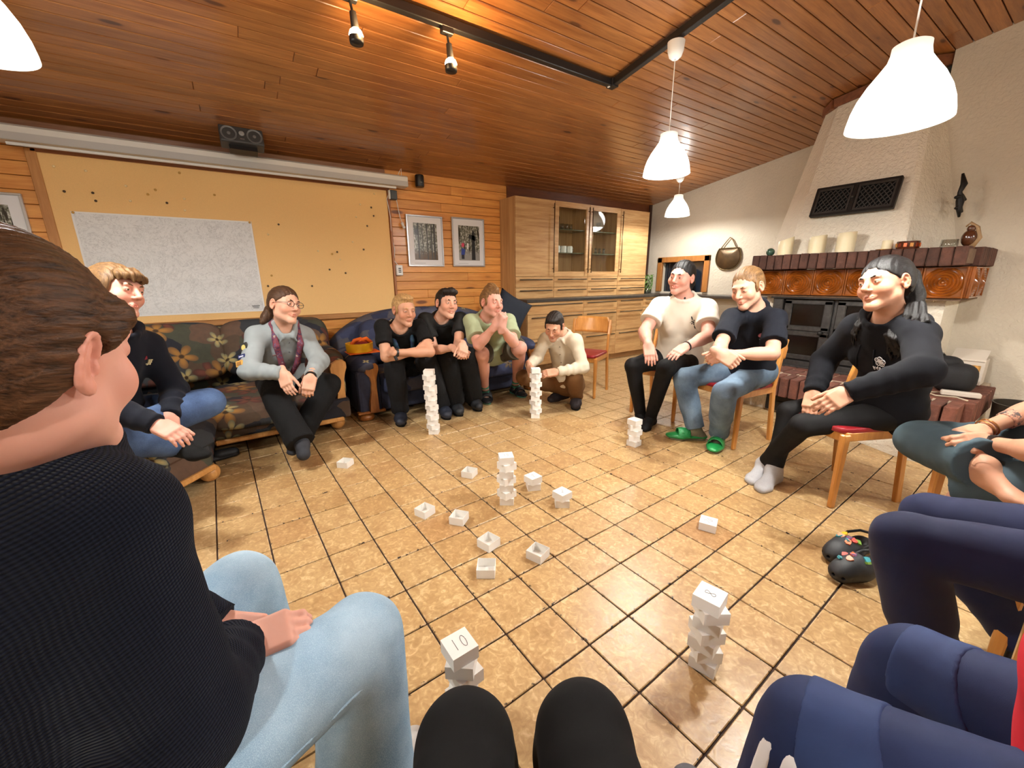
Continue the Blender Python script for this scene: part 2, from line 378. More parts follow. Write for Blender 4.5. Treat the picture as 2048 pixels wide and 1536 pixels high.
# ------------------------------------------------------------------ ceiling track, spots, pendants
tr = thing('lighting_track', 'black L shaped lighting track fixed under the sloping plank ceiling', 'track', (2.7, 2.58, zc(2.58)))
b = B(); b.box((-1.75, 0, -.035), (3.55, .045, .05), bev=.004); b.obj('rail', M_['black'], tr)
b = B(); b.box((0, -1.6 / cosA, 0), (.045, 3.2 / cosA, .05), bev=.004); o = b.obj('rail', M_['black'], tr); o.rotation_euler = (ang, 0, 0); o.location = (0, 0, -.035)
b = B(); b.box((0, 0, -.035), (.07, .07, .054), bev=.004); b.obj('corner_joint', M_['black'], tr)
b = B(); b.box((-.035, .004, -.058), (.014, .02, .012)); b.obj('end_clip', M_['white'], tr)
def spot(x, lab, tilt):
    z = zc(2.58) - .06
    t = thing('spotlight', lab, 'spotlight', (x, 2.58, z), group='spots on the lighting track')
    B().box((0, 0, -.012), (.075, .042, .035), bev=.004).obj('adapter', M_['black'], t)
    hd = B().tube((0, 0, -.02), (.01, -.0, -.085), .007).obj('stem', M_['black'], t)
    B().tube((.01, 0, -.075), (.015, -.004, -.15), .017, .021, 16).obj('socket', M_['black'], t)
    B().lathe([(.014, 0), (.03, -.012), (.037, -.03), (.036, -.04)], (.016, -.004, -.148), 20).obj('bulb', emit('spot_bulb', (1, .86, .62), 26), t, True)
    B().lathe([(.0365, -.038), (.037, -.06), (.034, -.072), (0, -.074)], (.016, -.004, -.148), 20).obj('mirror_cap', M_['black'], t, True)
    ld = bpy.data.lights.new('spotlight_glow', 'POINT'); ld.energy = SPOT_W * .18; ld.color = (1, .62, .28); ld.shadow_soft_size = .02
    lo = bpy.data.objects.new('glow', ld); link(lo, t); lo.location = (.05, -.06, -.16)
spot(.73, 'left hand black track spotlight with a glowing crown bulb', 0); spot(1.285, 'right hand black track spotlight nearer the track corner, glowing crown bulb', 0)
def pendant(x, y, zr, lab, canopy=True, cz=None, R=.16, onrail=False, glow=1.0, lamp=1.0):
    t = thing('pendant_lamp', lab, 'lamp', (x, y, zr), group='white bell pendant lamps')
    prof = [(.156, .004), (.16, 0), (.158, .02), (.15, .06), (.136, .10), (.112, .145), (.084, .185), (.064, .215), (.058, .24), (.057, .262), (.046, .268), (.012, .268)]
    m = NT('pendant_shade_plastic', .35); m.col((.9, .9, .86, 1)); m.b.inputs['Emission Color'].default_value = (1, .95, .82, 1); 
    # the plastic glows most at the height of the bulb
    sep = m.n('SeparateXYZ'); m.set(sep.inputs[0], m.n('TexCoord').outputs['Object']); 
    dz = m.math('SUBTRACT', sep.outputs[2], .09); g = m.math('MULTIPLY', m.math('DIVIDE', 1, m.math('ADD', 1, m.math('MULTIPLY', m.math('MULTIPLY', dz, dz), 110))), SHADE_E)
    m.set(m.b.inputs['Emission Strength'], g)
    sh = B().lathe([(r * R / .16, z) for r, z in prof], n=40).obj('lamp_shade', m.m, t, True)
    so = sh.modifiers.new('thick', 'SOLIDIFY'); so.thickness = .003; so.offset = -1
    b = B().ball((0, 0, .115), .03, 16, (1, 1, 1.25)); b.obj('bulb', emit('pendant_bulb', (1, .97, .9), 14), t, True)
    B().tube((0, 0, .15), (0, 0, .262), .019).obj('lamp_holder', M_['white'], t, 40)
    ztop = (zc(y) - zr) - (.07 if onrail else 0)
    B().tube((0, 0, .26), (0, 0, ztop - .05), .0032, n=8).obj('cord', M_['white'], t)
    if canopy: B().lathe([(0.006, -.10), (.022, -.1), (.04, -.085), (.052, -.05), (.056, 0), (.0, 0)], (0, 0, ztop), 24).obj('canopy', M_['white'], t, 40)
    lg = bpy.data.lights.new('shade_glow', 'POINT'); lg.energy = GLOW_W * glow; lg.color = (1, .98, .94); lg.shadow_soft_size = .17
    go = bpy.data.objects.new('shade_glow', lg); link(go, t); go.location = (0, 0, .11)
    ld = bpy.data.lights.new('pendant_light', 'POINT'); ld.energy = LAMP_W * lamp; ld.color = (1, .98, .94); ld.shadow_soft_size = .03
    lo = bpy.data.objects.new('light', ld); link(lo, t); lo.location = (0, 0, .03)
pendant(2.70, 2.02, 1.927, 'white bell pendant lamp hanging from the track in the middle of the room', onrail=True, glow=.55)
pendant(5.20, 3.66, 2.03, 'small looking white pendant lamp farthest away near the kitchen corner', glow=.4)
pendant(2.22, .63, 1.777, 'large white pendant lamp in front of the chimney hood', glow=.75, lamp=1.15)
pc = at(-94, -4, 1.27)
pendant(float(pc[0]), float(pc[1]), float(pc[2]) - .13, 'white pendant lamp cut off by the left edge above the seated woman', canopy=True, glow=1.15, lamp=.8)
for (x, y, lab, gg) in ((-.9, -1.3, 'added white fill pendant, unseen, behind the seats at left', .9), (1.9, -1.5, 'added white fill pendant, unseen, behind the camera', .5), (3.8, -1.2, 'added white fill pendant, unseen, at the right rear', .25)):  # unseen pendants added as fill light for sides facing the camera
    pendant(x, y, 1.95, lab, glow=gg * .8)
# ------------------------------------------------------------------ chimney, mantel, stove, hearth
fp = thing('fireplace', 'rendered corner fireplace with tapering hood, brick mantel and glazed tiles', 'fireplace', (4.6, 1.4, 0))
ox = Vector((4.6, 1.4, 0))
def rings(b, R, cap=True):
    vs = [[b.bm.verts.new(Vector(p) - ox) for p in r] for r in R]; n = len(R[0])
    for a, c in zip(vs, vs[1:]):
        for k_ in range(n - 1): b.bm.faces.new((a[k_], a[k_ + 1], c[k_ + 1], c[k_]))
    if cap: b.bm.faces.new(vs[0]); b.bm.faces.new(vs[-1])
    return b
def zz(x, y): return zc(y) - .004
b = rings(B(), [[(XR, 2.2, 1.38), (4.76, 2.2, 1.38), (4.45, 1.90, 1.38), (4.45, 1.05, 1.38), (5.06, .85, 1.38), (XR, .85, 1.38)],
                [(XR, 1.98, zz(5, 1.98)), (5.06, 1.98, zz(5, 1.98)), (4.98, 1.86, zz(5, 1.86)), (4.98, 1.28, zz(5, 1.28)), (5.06, 1.21, zz(5, 1.21)), (XR, 1.21, zz(5, 1.21))]])
b.obj('hood', M_['rough_plaster'], fp)
b = B()
for (p, q) in (((4.96, 1.90), (4.96, 1.25)), ((4.96, 1.25), (5.08, 1.17)), ((4.96, 1.9), (5.1, 2.02))):
    c = (Vector((*p, 0)) + Vector((*q, 0))) / 2; d = Vector((*q, 0)) - Vector((*p, 0)); c.z = zc(c.y) - .045
    b.box(c - ox, (d.length, .05, .075), Euler((0, math.atan2(SL * d.y, d.length), math.atan2(d.y, d.x))))
b.obj('top_trim', wood('hood_trim', (150, 92, 56), (104, 58, 34), 'X', .5, False), fp)
B().box(Vector((5.315, 1.42, .705)) - ox, (1.47, 1.3, .67)).obj('body', M_['rough_plaster'], fp)
# mantel core and its soldier bricks
B().box(Vector((4.72, 1.39, 1.342)) - ox, (.80, 1.44, .10)).obj('mantel_core', M_['mortar_dark'], fp)
brk = B().box((0, 0, 0), (.20, .064, .132), bev=.006).mesh('brick', M_['brick'])
nb = 21
for k_ in range(nb):
    y = .675 + (k_ + .5) * (1.46 / nb)
    o = add_mesh('brick', brk, fp); o.location = Vector((4.395 + random.uniform(-.004, .004), y, 1.343 + random.uniform(-.003, .003))) - ox; o.rotation_euler = (random.uniform(-.03, .03), random.uniform(-.02, .02), 0)
for side, y in ((1, .735), (-1, 2.06)):
    for k_ in range(9):
        o = add_mesh('brick', brk, fp); o.location = Vector((4.53 + k_ * .07, y, 1.343 + random.uniform(-.003, .003))) - ox; o.rotation_euler = (0, 0, PI / 2)
# glazed relief tiles under the mantel
def relief():
    b = B(); n = 32; prof = [(.0, .026)]
    for k_ in range(1, 6):
        r = k_ * .0195; prof += [(r - .009, .004 + .012 * (1 - k_ / 7)), (r, .032 - k_ * .003)]
    prof.append((.112, .004)); rows = []
    for (r, h) in prof[1:]:
        rows.append([b.bm.verts.new((-h, r * math.cos(2 * PI * q / n), r * math.sin(2 * PI * q / n))) for q in range(n)])
    c = b.bm.verts.new((-.026, 0, 0))
    for q in range(n): b.bm.faces.new((c, rows[0][q], rows[0][(q + 1) % n]))
    for a, d in zip(rows, rows[1:]):
        for q in range(n): b.bm.faces.new((a[q], a[(q + 1) % n], d[(q + 1) % n], d[q]))
    b.box((.012, 0, 0), (.03, .236, .226), bev=.006)
    for s in (-1, 1):
        b.box((-.008, s * .113, 0), (.02, .012, .226), bev=.004); b.box((-.008, 0, s * .107), (.02, .236, .012), bev=.004)
    return b.mesh('relief_tile', M_['glaze'], 35)
rt = relief()
for k_ in range(6):
    o = add_mesh('relief_tile', rt, fp); o.location = Vector((4.425, .785 + k_ * .241, 1.158)) - ox
for y, a in ((.655, -PI / 2), (2.115, PI / 2)):
    for k_ in range(2):
        o = add_mesh('relief_tile', rt, fp); o.location = Vector((4.56 + k_ * .241, y, 1.158)) - ox; o.rotation_euler = (0, 0, -a)
B().box(Vector((4.75, 1.385, 1.15)) - ox, (.62, 1.42, .25)).obj('frieze_core', M_['mortar_dark'], fp)
# cast iron stove front
sv = thing('stove', 'dark cast iron stove front with two glazed double doors', 'stove', (4.53, 1.45, .372))
b = B(); b.box((.02, 0, .32), (.05, 1.0, .66), bev=.004)
for y in (-.47, .47): b.box((-.02, y, .32), (.06, .09, .66), bev=.006); b.box((-.04, y, .32), (.03, .05, .5), bev=.006)
b.box((-.03, 0, .655), (.09, 1.06, .04), bev=.006); b.box((-.03, 0, .02), (.1, 1.06, .05), bev=.006); b.box((-.05, 0, -.01), (.16, .9, .03), bev=.004)
b.obj('frame', M_['iron'], sv)
for y in (-.215, .215):
    b = B(); pn = B()
    for (z0, z1) in ((.36, .60), (.08, .30)):
        pn.box((-.012, y, (z0 + z1) / 2), (.01, .26, z1 - z0 - .02))
        for (dy, dz, sy, sz) in ((-.165, 0, .07, z1 - z0 + .04), (.165, 0, .07, z1 - z0 + .04), (0, (z1 - z0) / 2 + .005, .40, .05), (0, -(z1 - z0) / 2 - .005, .40, .05)):
            b.box((-.02, y + dy, (z0 + z1) / 2 + dz), (.03, sy, sz), bev=.008)
    d = b.obj('door', M_['iron'], sv); pn.obj('pane', plain('stove_pane_black', (10, 9, 9), .15), d)  # opaque near black panes in the door openings
    B().tube((-.03, y * .3, .33), (-.075, y * .3, .33), .011).ball((-.08, y * .3, .33), .022, 12).obj('knob', M_['iron_black'], d, 40)
# brick hearth on a rendered plinth
he = thing('hearth', 'raised brick hearth with red brick bench end on a white rendered plinth', 'hearth', (4.2, 1.2, 0))
oh = Vector((4.2, 1.2, 0))
pl_ = [(5.03, .43), (3.66, .43), (3.60, .62), (3.72, .88), (3.92, 1.15), (4.0, 1.5), (4.05, 1.9), (4.3, 2.16), (5.03, 2.2)]
B().prism([(p[0] - 4.2, p[1] - 1.2) for p in reversed(pl_)], .0045, .19).obj('plinth', M_['rough_plaster'], he)
B().box((.32, .12, .27), (1.0, 1.7, .17)).obj('core', M_['mortar'], he)
hb = B().box((0, 0, 0), (.22, .066, .17), bev=.006).mesh('brick', M_['brick_red'])
for k_ in range(22):
    o = add_mesh('brick', hb, he); o.location = (-.24 + random.uniform(-.004, .004), -.70 + k_ * .0775, .275 + random.uniform(-.002, .002)); o.rotation_euler = (0, random.uniform(-.02, .02), random.uniform(-.02, .02))
for k_ in range(10):
    o = add_mesh('brick', hb, he); o.location = (-.09 + k_ * .0775, -.67, .275); o.rotation_euler = (0, 0, PI / 2)
hb2 = B().box((0, 0, 0), (.215, .105, .05), bev=.006).mesh('brick', M_['brick_red'])
for i in range(3):
    for j in range(13):
        o = add_mesh('brick', hb2, he); o.location = (-.005 + i * .23 + (j % 2) * .03, -.55 + j * .115, .338)
B().box((-.235, .35, .11), (.03, .24, .16), bev=.004).box((-.255, .35, .11), (.012, .05, .02)).obj('ash_door', M_['iron_black'], he)
# hood grille: two lattice doors
slope = math.atan2(4.98 - 4.45, 1.45)
gr = thing('air_grille', 'black iron lattice air grille with two small doors on the chimney hood', 'grille', (4.565, 1.485, 1.86)); gr.rotation_euler = (0, slope, 0)
b = B()
for (y, z, sy, sz) in ((0, .122, .585, .022), (0, -.122, .585, .022), (-.285, 0, .022, .26), (.285, 0, .022, .26), (0, 0, .03, .25)): b.box((-.005, y, z), (.035, sy, sz), bev=.003)
b.obj('frame', M_['iron_black'], gr)
for s in (-1, 1):
    b = B()
    for k_ in range(-7, 8):
        for q in (-1, 1):
            y0 = k_ * .036; h = .098
            # clip the diagonal to the door opening
            pts = []
            for tt in np.linspace(-h, h, 15):
                yy = y0 + q * tt * .75
                if abs(yy) < .115: pts.append((yy, tt))
            if len(pts) > 1: b.tube((-.008, s * .148 + pts[0][0], pts[0][1]), (-.008, s * .148 + pts[-1][0], pts[-1][1]), .0045, n=5)
    for (dy, dz, sy, sz) in ((-.122, 0, .018, .22), (.122, 0, .018, .22), (0, .105, .25, .018), (0, -.105, .25, .018)): b.box((-.012, s * .148 + dy, dz), (.018, sy, sz), bev=.002)
    b.obj('lattice_door', M_['iron'], gr)
B().box((.012, 0, 0), (.004, .56, .24)).obj('backing', plain('grille_backing_black', (8, 8, 8), .9), gr)  # plain black sheet behind the lattice doors
B().ball((-.035, 0, .0), .014, 12).obj('knob', M_['iron'], gr, True)
b = B().path([(4.86, .905, 1.98), (4.87, .885, 1.9), (4.83, .89, 1.84), (4.88, .885, 1.78), (4.84, .875, 1.72), (4.88, .87, 1.66)], .02, radii=[.008, .022, .014, .026, .018, .008])
b.path([(4.80, .90, 1.80), (4.86, .88, 1.82), (4.93, .87, 1.79)], .012); b.path([(4.82, .89, 1.72), (4.86, .875, 1.75), (4.92, .87, 1.70)], .01)
tag(b.obj('iron_ornament', M_['iron_black'], None, True), 'black iron scroll ornament on the right flank of the chimney hood', 'ornament')
# things on the mantel
def waxm():
    t = NT('candle_wax', .45); t.col(srgb(226, 214, 178)); t.b.inputs['Subsurface Weight'].default_value = .15; t.b.inputs['Subsurface Radius'].default_value = (.02, .014, .006); return t.m
M_['wax'] = waxm()
MZ = 1.409
def candle(y, r, h, lab, x=4.38, tilt=0):
    t = thing('candle', lab, 'candle', (x, y, MZ), group='pillar candles on the mantel')
    b = B(); n = 24; rows = []
    for (rr, z) in ((0, .0), (r, .0), (r, h * .5), (r * .99, h - .004), (r * .93, h), (r * .8, h - .02), (0, h - .024)):
        rows.append([b.bm.verts.new((rr * math.cos(2 * PI * q / n), rr * math.sin(2 * PI * q / n), z + (tilt * math.cos(2 * PI * q / n + 1) * rr if z > h * .6 else 0))) for q in range(n)])
    for a, c in zip(rows, rows[1:]):
        for q in range(n): b.bm.faces.new((a[q], a[(q + 1) % n], c[(q + 1) % n], c[q]))
    b.obj('wax', M_['wax'], t, 50); B().tube((0, 0, h - .026), (.003, 0, h - .006), .002, n=6).obj('wick', M_['black'], t)
candle(1.885, .062, .145, 'leftmost cream pillar candle on the mantel, slumped rim', tilt=.35)
candle(1.63, .065, .15, 'middle cream pillar candle on the mantel shelf', tilt=.12)
candle(1.42, .066, .16, 'tallest right hand cream pillar candle of the three on the mantel', tilt=.08)
candle(1.145, .034, .075, 'small stubby candle on a brass dish on the mantel')
tag(B().lathe([(0, .0), (.05, .0), (.058, .008), (.05, .004), (0, .003)], (4.38, 1.155, MZ), 24).obj('brass_dish', plain('brass', (170, 120, 50), .3, 1.0), None, True), 'shallow brass dish under the small stubby mantel candle', 'dish')
tl = thing('candle_holder', 'low amber mosaic glass candle holder on the mantel', 'candle holder', (4.38, 1.02, MZ))
B().lathe([(0, .0), (.066, .0), (.068, .01), (.068, .058), (.062, .058), (.06, .012), (0, .01)], n=28).obj('bowl', plain('dark_amber_glass', (70, 30, 12), .12), tl, 40)
for k_ in range(12):
    B().box((.069 * math.cos(k_ * PI / 6), .069 * math.sin(k_ * PI / 6), .03), (.006, .02, .028), Euler((0, 0, k_ * PI / 6)), bev=.001).obj('mosaic_piece', plain('mosaic_%d' % (k_ % 3), [(214, 92, 20), (190, 130, 60), (120, 44, 20)][k_ % 3], .15), tl)
gl = thing('glass_jar', 'small clear glass tealight jar at the right end of the mantel', 'jar', (4.40, .80, MZ))
B().lathe([(0, 0), (.045, 0), (.048, .01), (.046, .055), (.04, .055), (.042, .012), (0, .008)], n=24).obj('jar', M_['tumbler'], gl, True)
bt = thing('bird_figurine', 'brown glazed bird figurine at the right end of the mantel', 'figurine', (4.45, .715, MZ))
B().ball((0, 0, .06), .042, 16, (1, 1, 1.4)).ball((0, .0, .125), .024, 14).obj('body', plain('brown_gloss', (74, 40, 22), .1, coat=.5), bt, True)
B().path([(0, -.02, .0), (0, -.05, .06), (0, -.03, .13), (0, .01, .165), (0, .03, .14)], .012, radii=[.02, .016, .012, .01, .006]).obj('handle', plain('straw', (150, 120, 84), .6), bt, True)
tag(B().ball((4.42, 2.03, MZ + .036), .037, 18).obj('glass_ball', plain('green_glass', (58, 84, 70), .15), None, True), 'small green glass ball at the left end of the mantel', 'ball')

# ------------------------------------------------------------------ shield, plant, counter along the alcove wall
sh = thing('shield', 'dark bronze wall shield hanging by a twisted cord left of the chimney', 'shield', (XR - .02, 3.34, 1.48))
def shieldfn(u, v):
    a = 2 * PI * u
    # outline radius by angle
    y = math.sin(a); z = math.cos(a)
    if z > 0: yy = .185 * y; zz_ = .14 * min(1, z * 1.6); yy = math.copysign(min(abs(yy), .185 if z < .55 else .12 + .065 * (1 - z) / .45), yy)
    else: yy = .185 * math.copysign(abs(y) ** .85, y); zz_ = -.165 * abs(z) ** 1.05
    r = v
    return Vector((-.03 * (1 - r ** 3) - .006, yy * r, zz_ * r))
b = B().grid(shieldfn, 48, 9, closed_u=True); o = b.obj('face', plain('old_bronze', (78, 60, 38), .35, .6, noise=.3, nscale=14), sh, True)
so = o.modifiers.new('t', 'SOLIDIFY'); so.thickness = .006
B().path([shieldfn(q / 48, 1.0) for q in range(49)], .006).obj('rim', plain('shield_rim', (96, 78, 46), .4, .6), sh, True)
B().path([(-.01, -.11, .135), (-.01, -.04, .25), (-.01, .0, .285), (-.01, .04, .24), (-.01, .12, .135)], .007).obj('cord', plain('hemp_cord', (120, 96, 66), .9), sh, True)
ct = thing('worktop', 'grey edged dark worktop running along the cabinets to the chimney', 'worktop', (4.6, 4.4, .93))
b = B(); b.box((4.35 - 4.6, 4.49 - 4.4, .01), (2.62, .62, .038), bev=.004); b.box((5.86 - 4.6, 3.5 - 4.4, .01), (.40, 2.6, .038), bev=.004); b.obj('slab', M_['worktop'], ct)
tag(B().box((6.0, 3.1, .455), (.1, 1.7, .9)).obj('counter_base', M_['plaster']), 'low rendered wall carrying the worktop beside the chimney', 'wall')
tag(B().box((5.935, 2.62, .76), (.03, .46, .26), bev=.004).obj('wall_panel', wood('brown_panel', (120, 92, 66), (92, 66, 44), 'Y', .5, False)), 'brown wooden panel under the worktop behind the seated man', 'panel')
tr_ = thing('serving_tray', 'round pale tray leaning in the hatch behind the woman in white', 'tray', (5.98, 4.02, .962))
tm = B(); tm.tube((0, 0, .19), (.012, 0, .19), .19, n=40); o = tm.obj('disc', plain('pale_tray', (196, 190, 160), .5), tr_, 40); o.rotation_euler = (0, .06, 0)
o = B().path([(-.004, .19 * math.cos(q * PI / 20), .19 + .19 * math.sin(q * PI / 20)) for q in range(41)], .006).obj('rim', plain('tray_rim', (170, 160, 130), .5), tr_, True); o.rotation_euler = (0, .06, 0)
pt = thing('bamboo_plant', 'green lucky bamboo spiral in a glass jar on the worktop corner', 'plant', (5.87, 4.60, .96))
B().lathe([(0, 0), (.075, 0), (.08, .01), (.08, .10), (.074, .10), (.074, .012), (0, .008)], n=28).obj('jar', M_['tumbler'], pt, True)
for k_ in range(9):
    a0 = k_ * 2 * PI / 9
    B().path([(.075 * math.cos(a0 + z * 9) * (.8 + .35 * math.sin(z * 9)), .075 * math.sin(a0 + z * 9) * (.8 + .35 * math.sin(z * 9)), .012 + z) for z in np.linspace(0, .29, 14)], .008, n=6).obj('stem', plain('bamboo_green', (92, 124, 58), .45, noise=.3), pt, True)
for k_ in range(9):
    a0 = k_ * 2 * PI / 9 + .3; z = .24 + .05 * (k_ % 3) / 2
    B().box((.085 * math.cos(a0), .085 * math.sin(a0), z), (.07, .016, .003), Euler((0, -.5, a0))).obj('leaf', plain('leaf_green', (84, 120, 52), .5), pt)

# ------------------------------------------------------------------ fitted cabinets
XB = [3.04, 3.677, 4.314, 4.94, 5.60]
def handle(b, a, c, off, ax):
    """bar handle with two feet"""
    a = Vector(a); c = Vector(c); o = Vector((0, -off, 0)); b.tube(a + o, c + o, .007, n=8)
    for q in (.06, .94): p = a.lerp(c, q); b.tube(p, p + o, .005, n=6)
    return b
hm = plain('handle_bronze', (120, 100, 74), .35, .9); hd_ = plain('handle_dark', (84, 76, 62), .4, .8)
def drawer(root, x0, x1, z0, z1, yf):
    d = B().box(((x0 + x1) / 2, yf - .01, (z0 + z1) / 2), (x1 - x0 - .005, .02, z1 - z0 - .005), bev=.0015).obj('drawer', M_['ash'], root)
    z = z1 - .038
    handle(B(), (x0 + .05, yf - .02, z), (x1 - .05, yf - .02, z), .028, 0).obj('handle', hd_, d, True)
names_up = ['leftmost wall cabinet with a solid ash door and two drawers', 'glass doored wall cabinet with mugs, second from the left', 'glass doored wall cabinet showing the lamp reflection, third from left', 'rightmost wall cabinet with solid ash door near the corner']
Y0, Y1 = 4.45, 4.79
for k_ in range(4):
    x0, x1 = XB[k_], XB[k_ + 1]; cx = (x0 + x1) / 2; hw = (x1 - x0) / 2
    c = thing('wall_cabinet', names_up[k_], 'cabinet', (cx, Y0, .958), group='fitted wall cabinets')
    b = B(); H = 1.25
    for s in (-1, 1): b.box((s * (hw - .0095), .17, H / 2), (.0175, .34, H))
    b.box((0, .17, H - .01), (2 * hw - .038, .338, .0185)); b.box((0, .17, .01), (2 * hw - .038, .338, .0185)); b.box((0, .332, H / 2), (2 * hw - .038, .014, H - .038)); b.box((0, .17, .283), (2 * hw - .038, .338, .018))
    b.obj('body', M_['ash_v'], c)
    drawer(c, -hw, hw, .0, .142, 0); drawer(c, -hw, hw, .142, .284, 0)
    z0, z1 = .284, H; right = k_ in (0, 1)
    if k_ in (0, 3):
        d = B().box((0, -.01, (z0 + z1) / 2), (2 * hw - .005, .02, z1 - z0 - .005), bev=.0015).obj('door', M_['ash'], c)
    else:
        b = B(); f_ = .072
        b.box((0, -.01, z1 - f_ / 2), (2 * hw - .005, .02, f_ - .003)); b.box((0, -.01, z0 + .035), (2 * hw - .005, .02, .066))
        for s in (-1, 1): b.box((s * (hw - f_ / 2), -.01, (z0 + z1) / 2), (f_ - .004, .02, z1 - z0 - .14))
        d = b.obj('door', M_['ash'], c)
        B().box((0, -.008, (z0 + z1) / 2), (2 * hw - .14, .004, z1 - z0 - .138)).obj('pane', M_['glass'], d)
        for zs in (.60, .905): B().box((0, .16, zs), (2 * hw - .04, .30, .008)).obj('shelf', plain('glass_shelf', (90, 100, 80), .15), c)
    sx = 1 if right else -1
    handle(B(), (sx * (hw - .03), -.02, z0 + .05), (sx * (hw - .03), -.02, z1 - .04), .03, 2).obj('handle', hm, d, True)
def tumbler(x, y, z, r, h, lab, grp, mug=False):
    if mug:
        t = thing('mug', lab, 'mug', (x, y, z), group=grp)
        B().lathe([(0, 0), (r, 0), (r, h), (r - .004, h), (r - .004, .006), (0, .006)], n=20).obj('cup', M_['white'], t, 40)
        B().path([(r - .002, 0, h * .85), (r + .025, 0, h * .75), (r + .025, 0, h * .35), (r - .002, 0, h * .2)], .005, n=6).obj('handle', M_['white'], t, True)
    else:
        o = B().lathe([(0, 0), (r * .85, 0), (r, h), (r - .003, h), (r * .85 - .003, .006), (0, .006)], (0, 0, 0), 16).obj('drinking_glass', M_['tumbler'], None, True); o.location = (x, y, z)
        tag(o, lab, 'glass', grp)
S1, S2 = .958 + .604, .958 + .909
for q, x in enumerate((3.83, 3.945, 4.06)): tumbler(x, 4.56, S1, .042, .095, ['white mug at the left of the lower shelf row of three', 'white mug in the middle of the lower shelf row', 'white mug with visible handle, right end of the lower row'][q], 'mugs in the cabinet', True)
tumbler(3.82, 4.56, S2, .04, .17, 'tall clear glass carafe on the upper left shelf', 'glasses on the upper left shelf')
for q, x in enumerate((3.92, 4.0, 4.08)): tumbler(x, 4.57, S2, .03, .085, ['left', 'middle', 'right'][q] + ' one of three small tumblers on the upper left shelf', 'glasses on the upper left shelf')
for q, x in enumerate((4.46, 4.54, 4.63)): tumbler(x, 4.57, S2, .036, .08 + .06 * (q == 2), ['left', 'middle', 'tall right'][q] + ' one of three clear tumblers on the upper right shelf', 'glasses on the upper right shelf')
for q, x in enumerate((4.42, 4.50, 4.59, 4.67, 4.76)): tumbler(x, 4.57, S1, .022, .085, OR[q] + ' shot glass from the left in the row on the lower right shelf', 'glasses on the lower right shelf')
XB2 = [3.06, 4.03, 4.71, 5.3, 5.62]
names_b = ['widest drawer base cabinet at the left beside the blue sofa', 'second drawer base cabinet behind the empty chair', 'third drawer base cabinet under the worktop', 'narrow drawer base cabinet in the corner']
for k_ in range(4):
    x0, x1 = XB2[k_], XB2[k_ + 1]; cx = (x0 + x1) / 2; hw = (x1 - x0) / 2
    c = thing('base_cabinet', names_b[k_], 'cabinet', (cx, 4.22, .0045), group='fitted base cabinets')
    B().box((0, .285, .500), (2 * hw - .001, .565, .824)).obj('body', M_['ash_v'], c); B().box((0, .31, .044), (2 * hw - .001, .5, .088)).obj('plinth', wood('plinth_ash', (176, 134, 84), (140, 100, 60), 'X', .5, False), c)
    for (z0, z1) in ((.76, .918), (.44, .76), (.09, .44)): drawer(c, -hw, hw, z0, z1, 0)

# ------------------------------------------------------------------ pin board, map, pictures, screen, speakers
pb = thing('pin_board', 'large cork pin board with pale wooden frame behind the sofas', 'board', (.24, YB - .012, 1.52))
PX0, PX1, PZ0, PZ1 = -1.10, 1.58, .84, 2.185
B().box((0, -.004, 0), (PX1 - PX0 - .04, .01, PZ1 - PZ0 - .04)).obj('cork', plain('cork', (242, 198, 132), .85, noise=.05, nscale=300, bump=.15, bscale=400), pb)
fm = wood('board_frame', (206, 148, 84), (170, 110, 54), 'X', .45, False)
b = B(); b.box((0, -.009, (PZ1 - 1.52)), (PX1 - PX0, .026, .03), bev=.003); b.obj('frame_rail', wood('board_frame_dark', (150, 92, 50), (110, 62, 30), 'X', .45, False), pb)
B().box((0, -.009, PZ0 - 1.52), (PX1 - PX0, .026, .05), bev=.003).obj('frame_rail', fm, pb)
B().box((PX0 - .24, -.009, 0), (.06, .026, PZ1 - PZ0), bev=.003).obj('frame_rail', wood('board_frame_v', (206, 148, 84), (170, 110, 54), 'Z', .45, False), pb)
B().box((PX1 - .24, -.009, 0), (.025, .026, PZ1 - PZ0), bev=.003).obj('frame_rail', wood('board_frame_v2', (176, 112, 60), (140, 82, 40), 'Z', .45, False), pb)
def mapm():
    t = NT('printed_map', .7); v = t.coord('Object')
    k = t.noise(v, 4, 6, .7, 2.2); k2 = t.noise(v, 13, 4, .7, 1.6)
    l1 = t.math('SUBTRACT', 1.0, t.step(t.math('ABSOLUTE', t.math('SUBTRACT', k, .5)), .0, .022)); l2 = t.math('SUBTRACT', 1.0, t.step(t.math('ABSOLUTE', t.math('SUBTRACT', k2, .52)), .0, .03))
    l3 = t.step(t.noise(v, 60, 2), .62, .7)
    c = t.mix(t.math('MULTIPLY', l1, .26), srgb(230, 231, 230), srgb(128, 130, 130)); c = t.mix(t.math('MULTIPLY', l2, .24), c, srgb(130, 132, 132)); c = t.mix(t.math('MULTIPLY', l3, .18), c, srgb(120, 122, 122))
    sp = t.n('SeparateXYZ'); t.set(sp.inputs[0], t.n('TexCoord').outputs['Object'])
    br = t.step(t.math('MAXIMUM', t.math('DIVIDE', t.math('ABSOLUTE', sp.outputs[0]), .600), t.math('DIVIDE', t.math('ABSOLUTE', sp.outputs[2]), .412)), .985, .99)
    c = t.mix(br, c, srgb(236, 236, 234)); t.col(c); return t.m
mp = thing('wall_map', 'large folded black and white map pinned on the cork board', 'map', (-.365, YB - .024, 1.347))
b = B()
def mapfn(u, v):
    x = (u - .5) * 1.21; z = (v - .5) * .836
    fold = 0.007 * (1 - min(1, abs(((v * 4 + .02) % 1) - .5) * 2)) + .003 * (1 - min(1, abs(((u * 7) % 1) - .5) * 2)) if u < .35 else .007 * (1 - min(1, abs(((v * 4 + .02) % 1) - .5) * 2))
    return Vector((x, -fold, z))
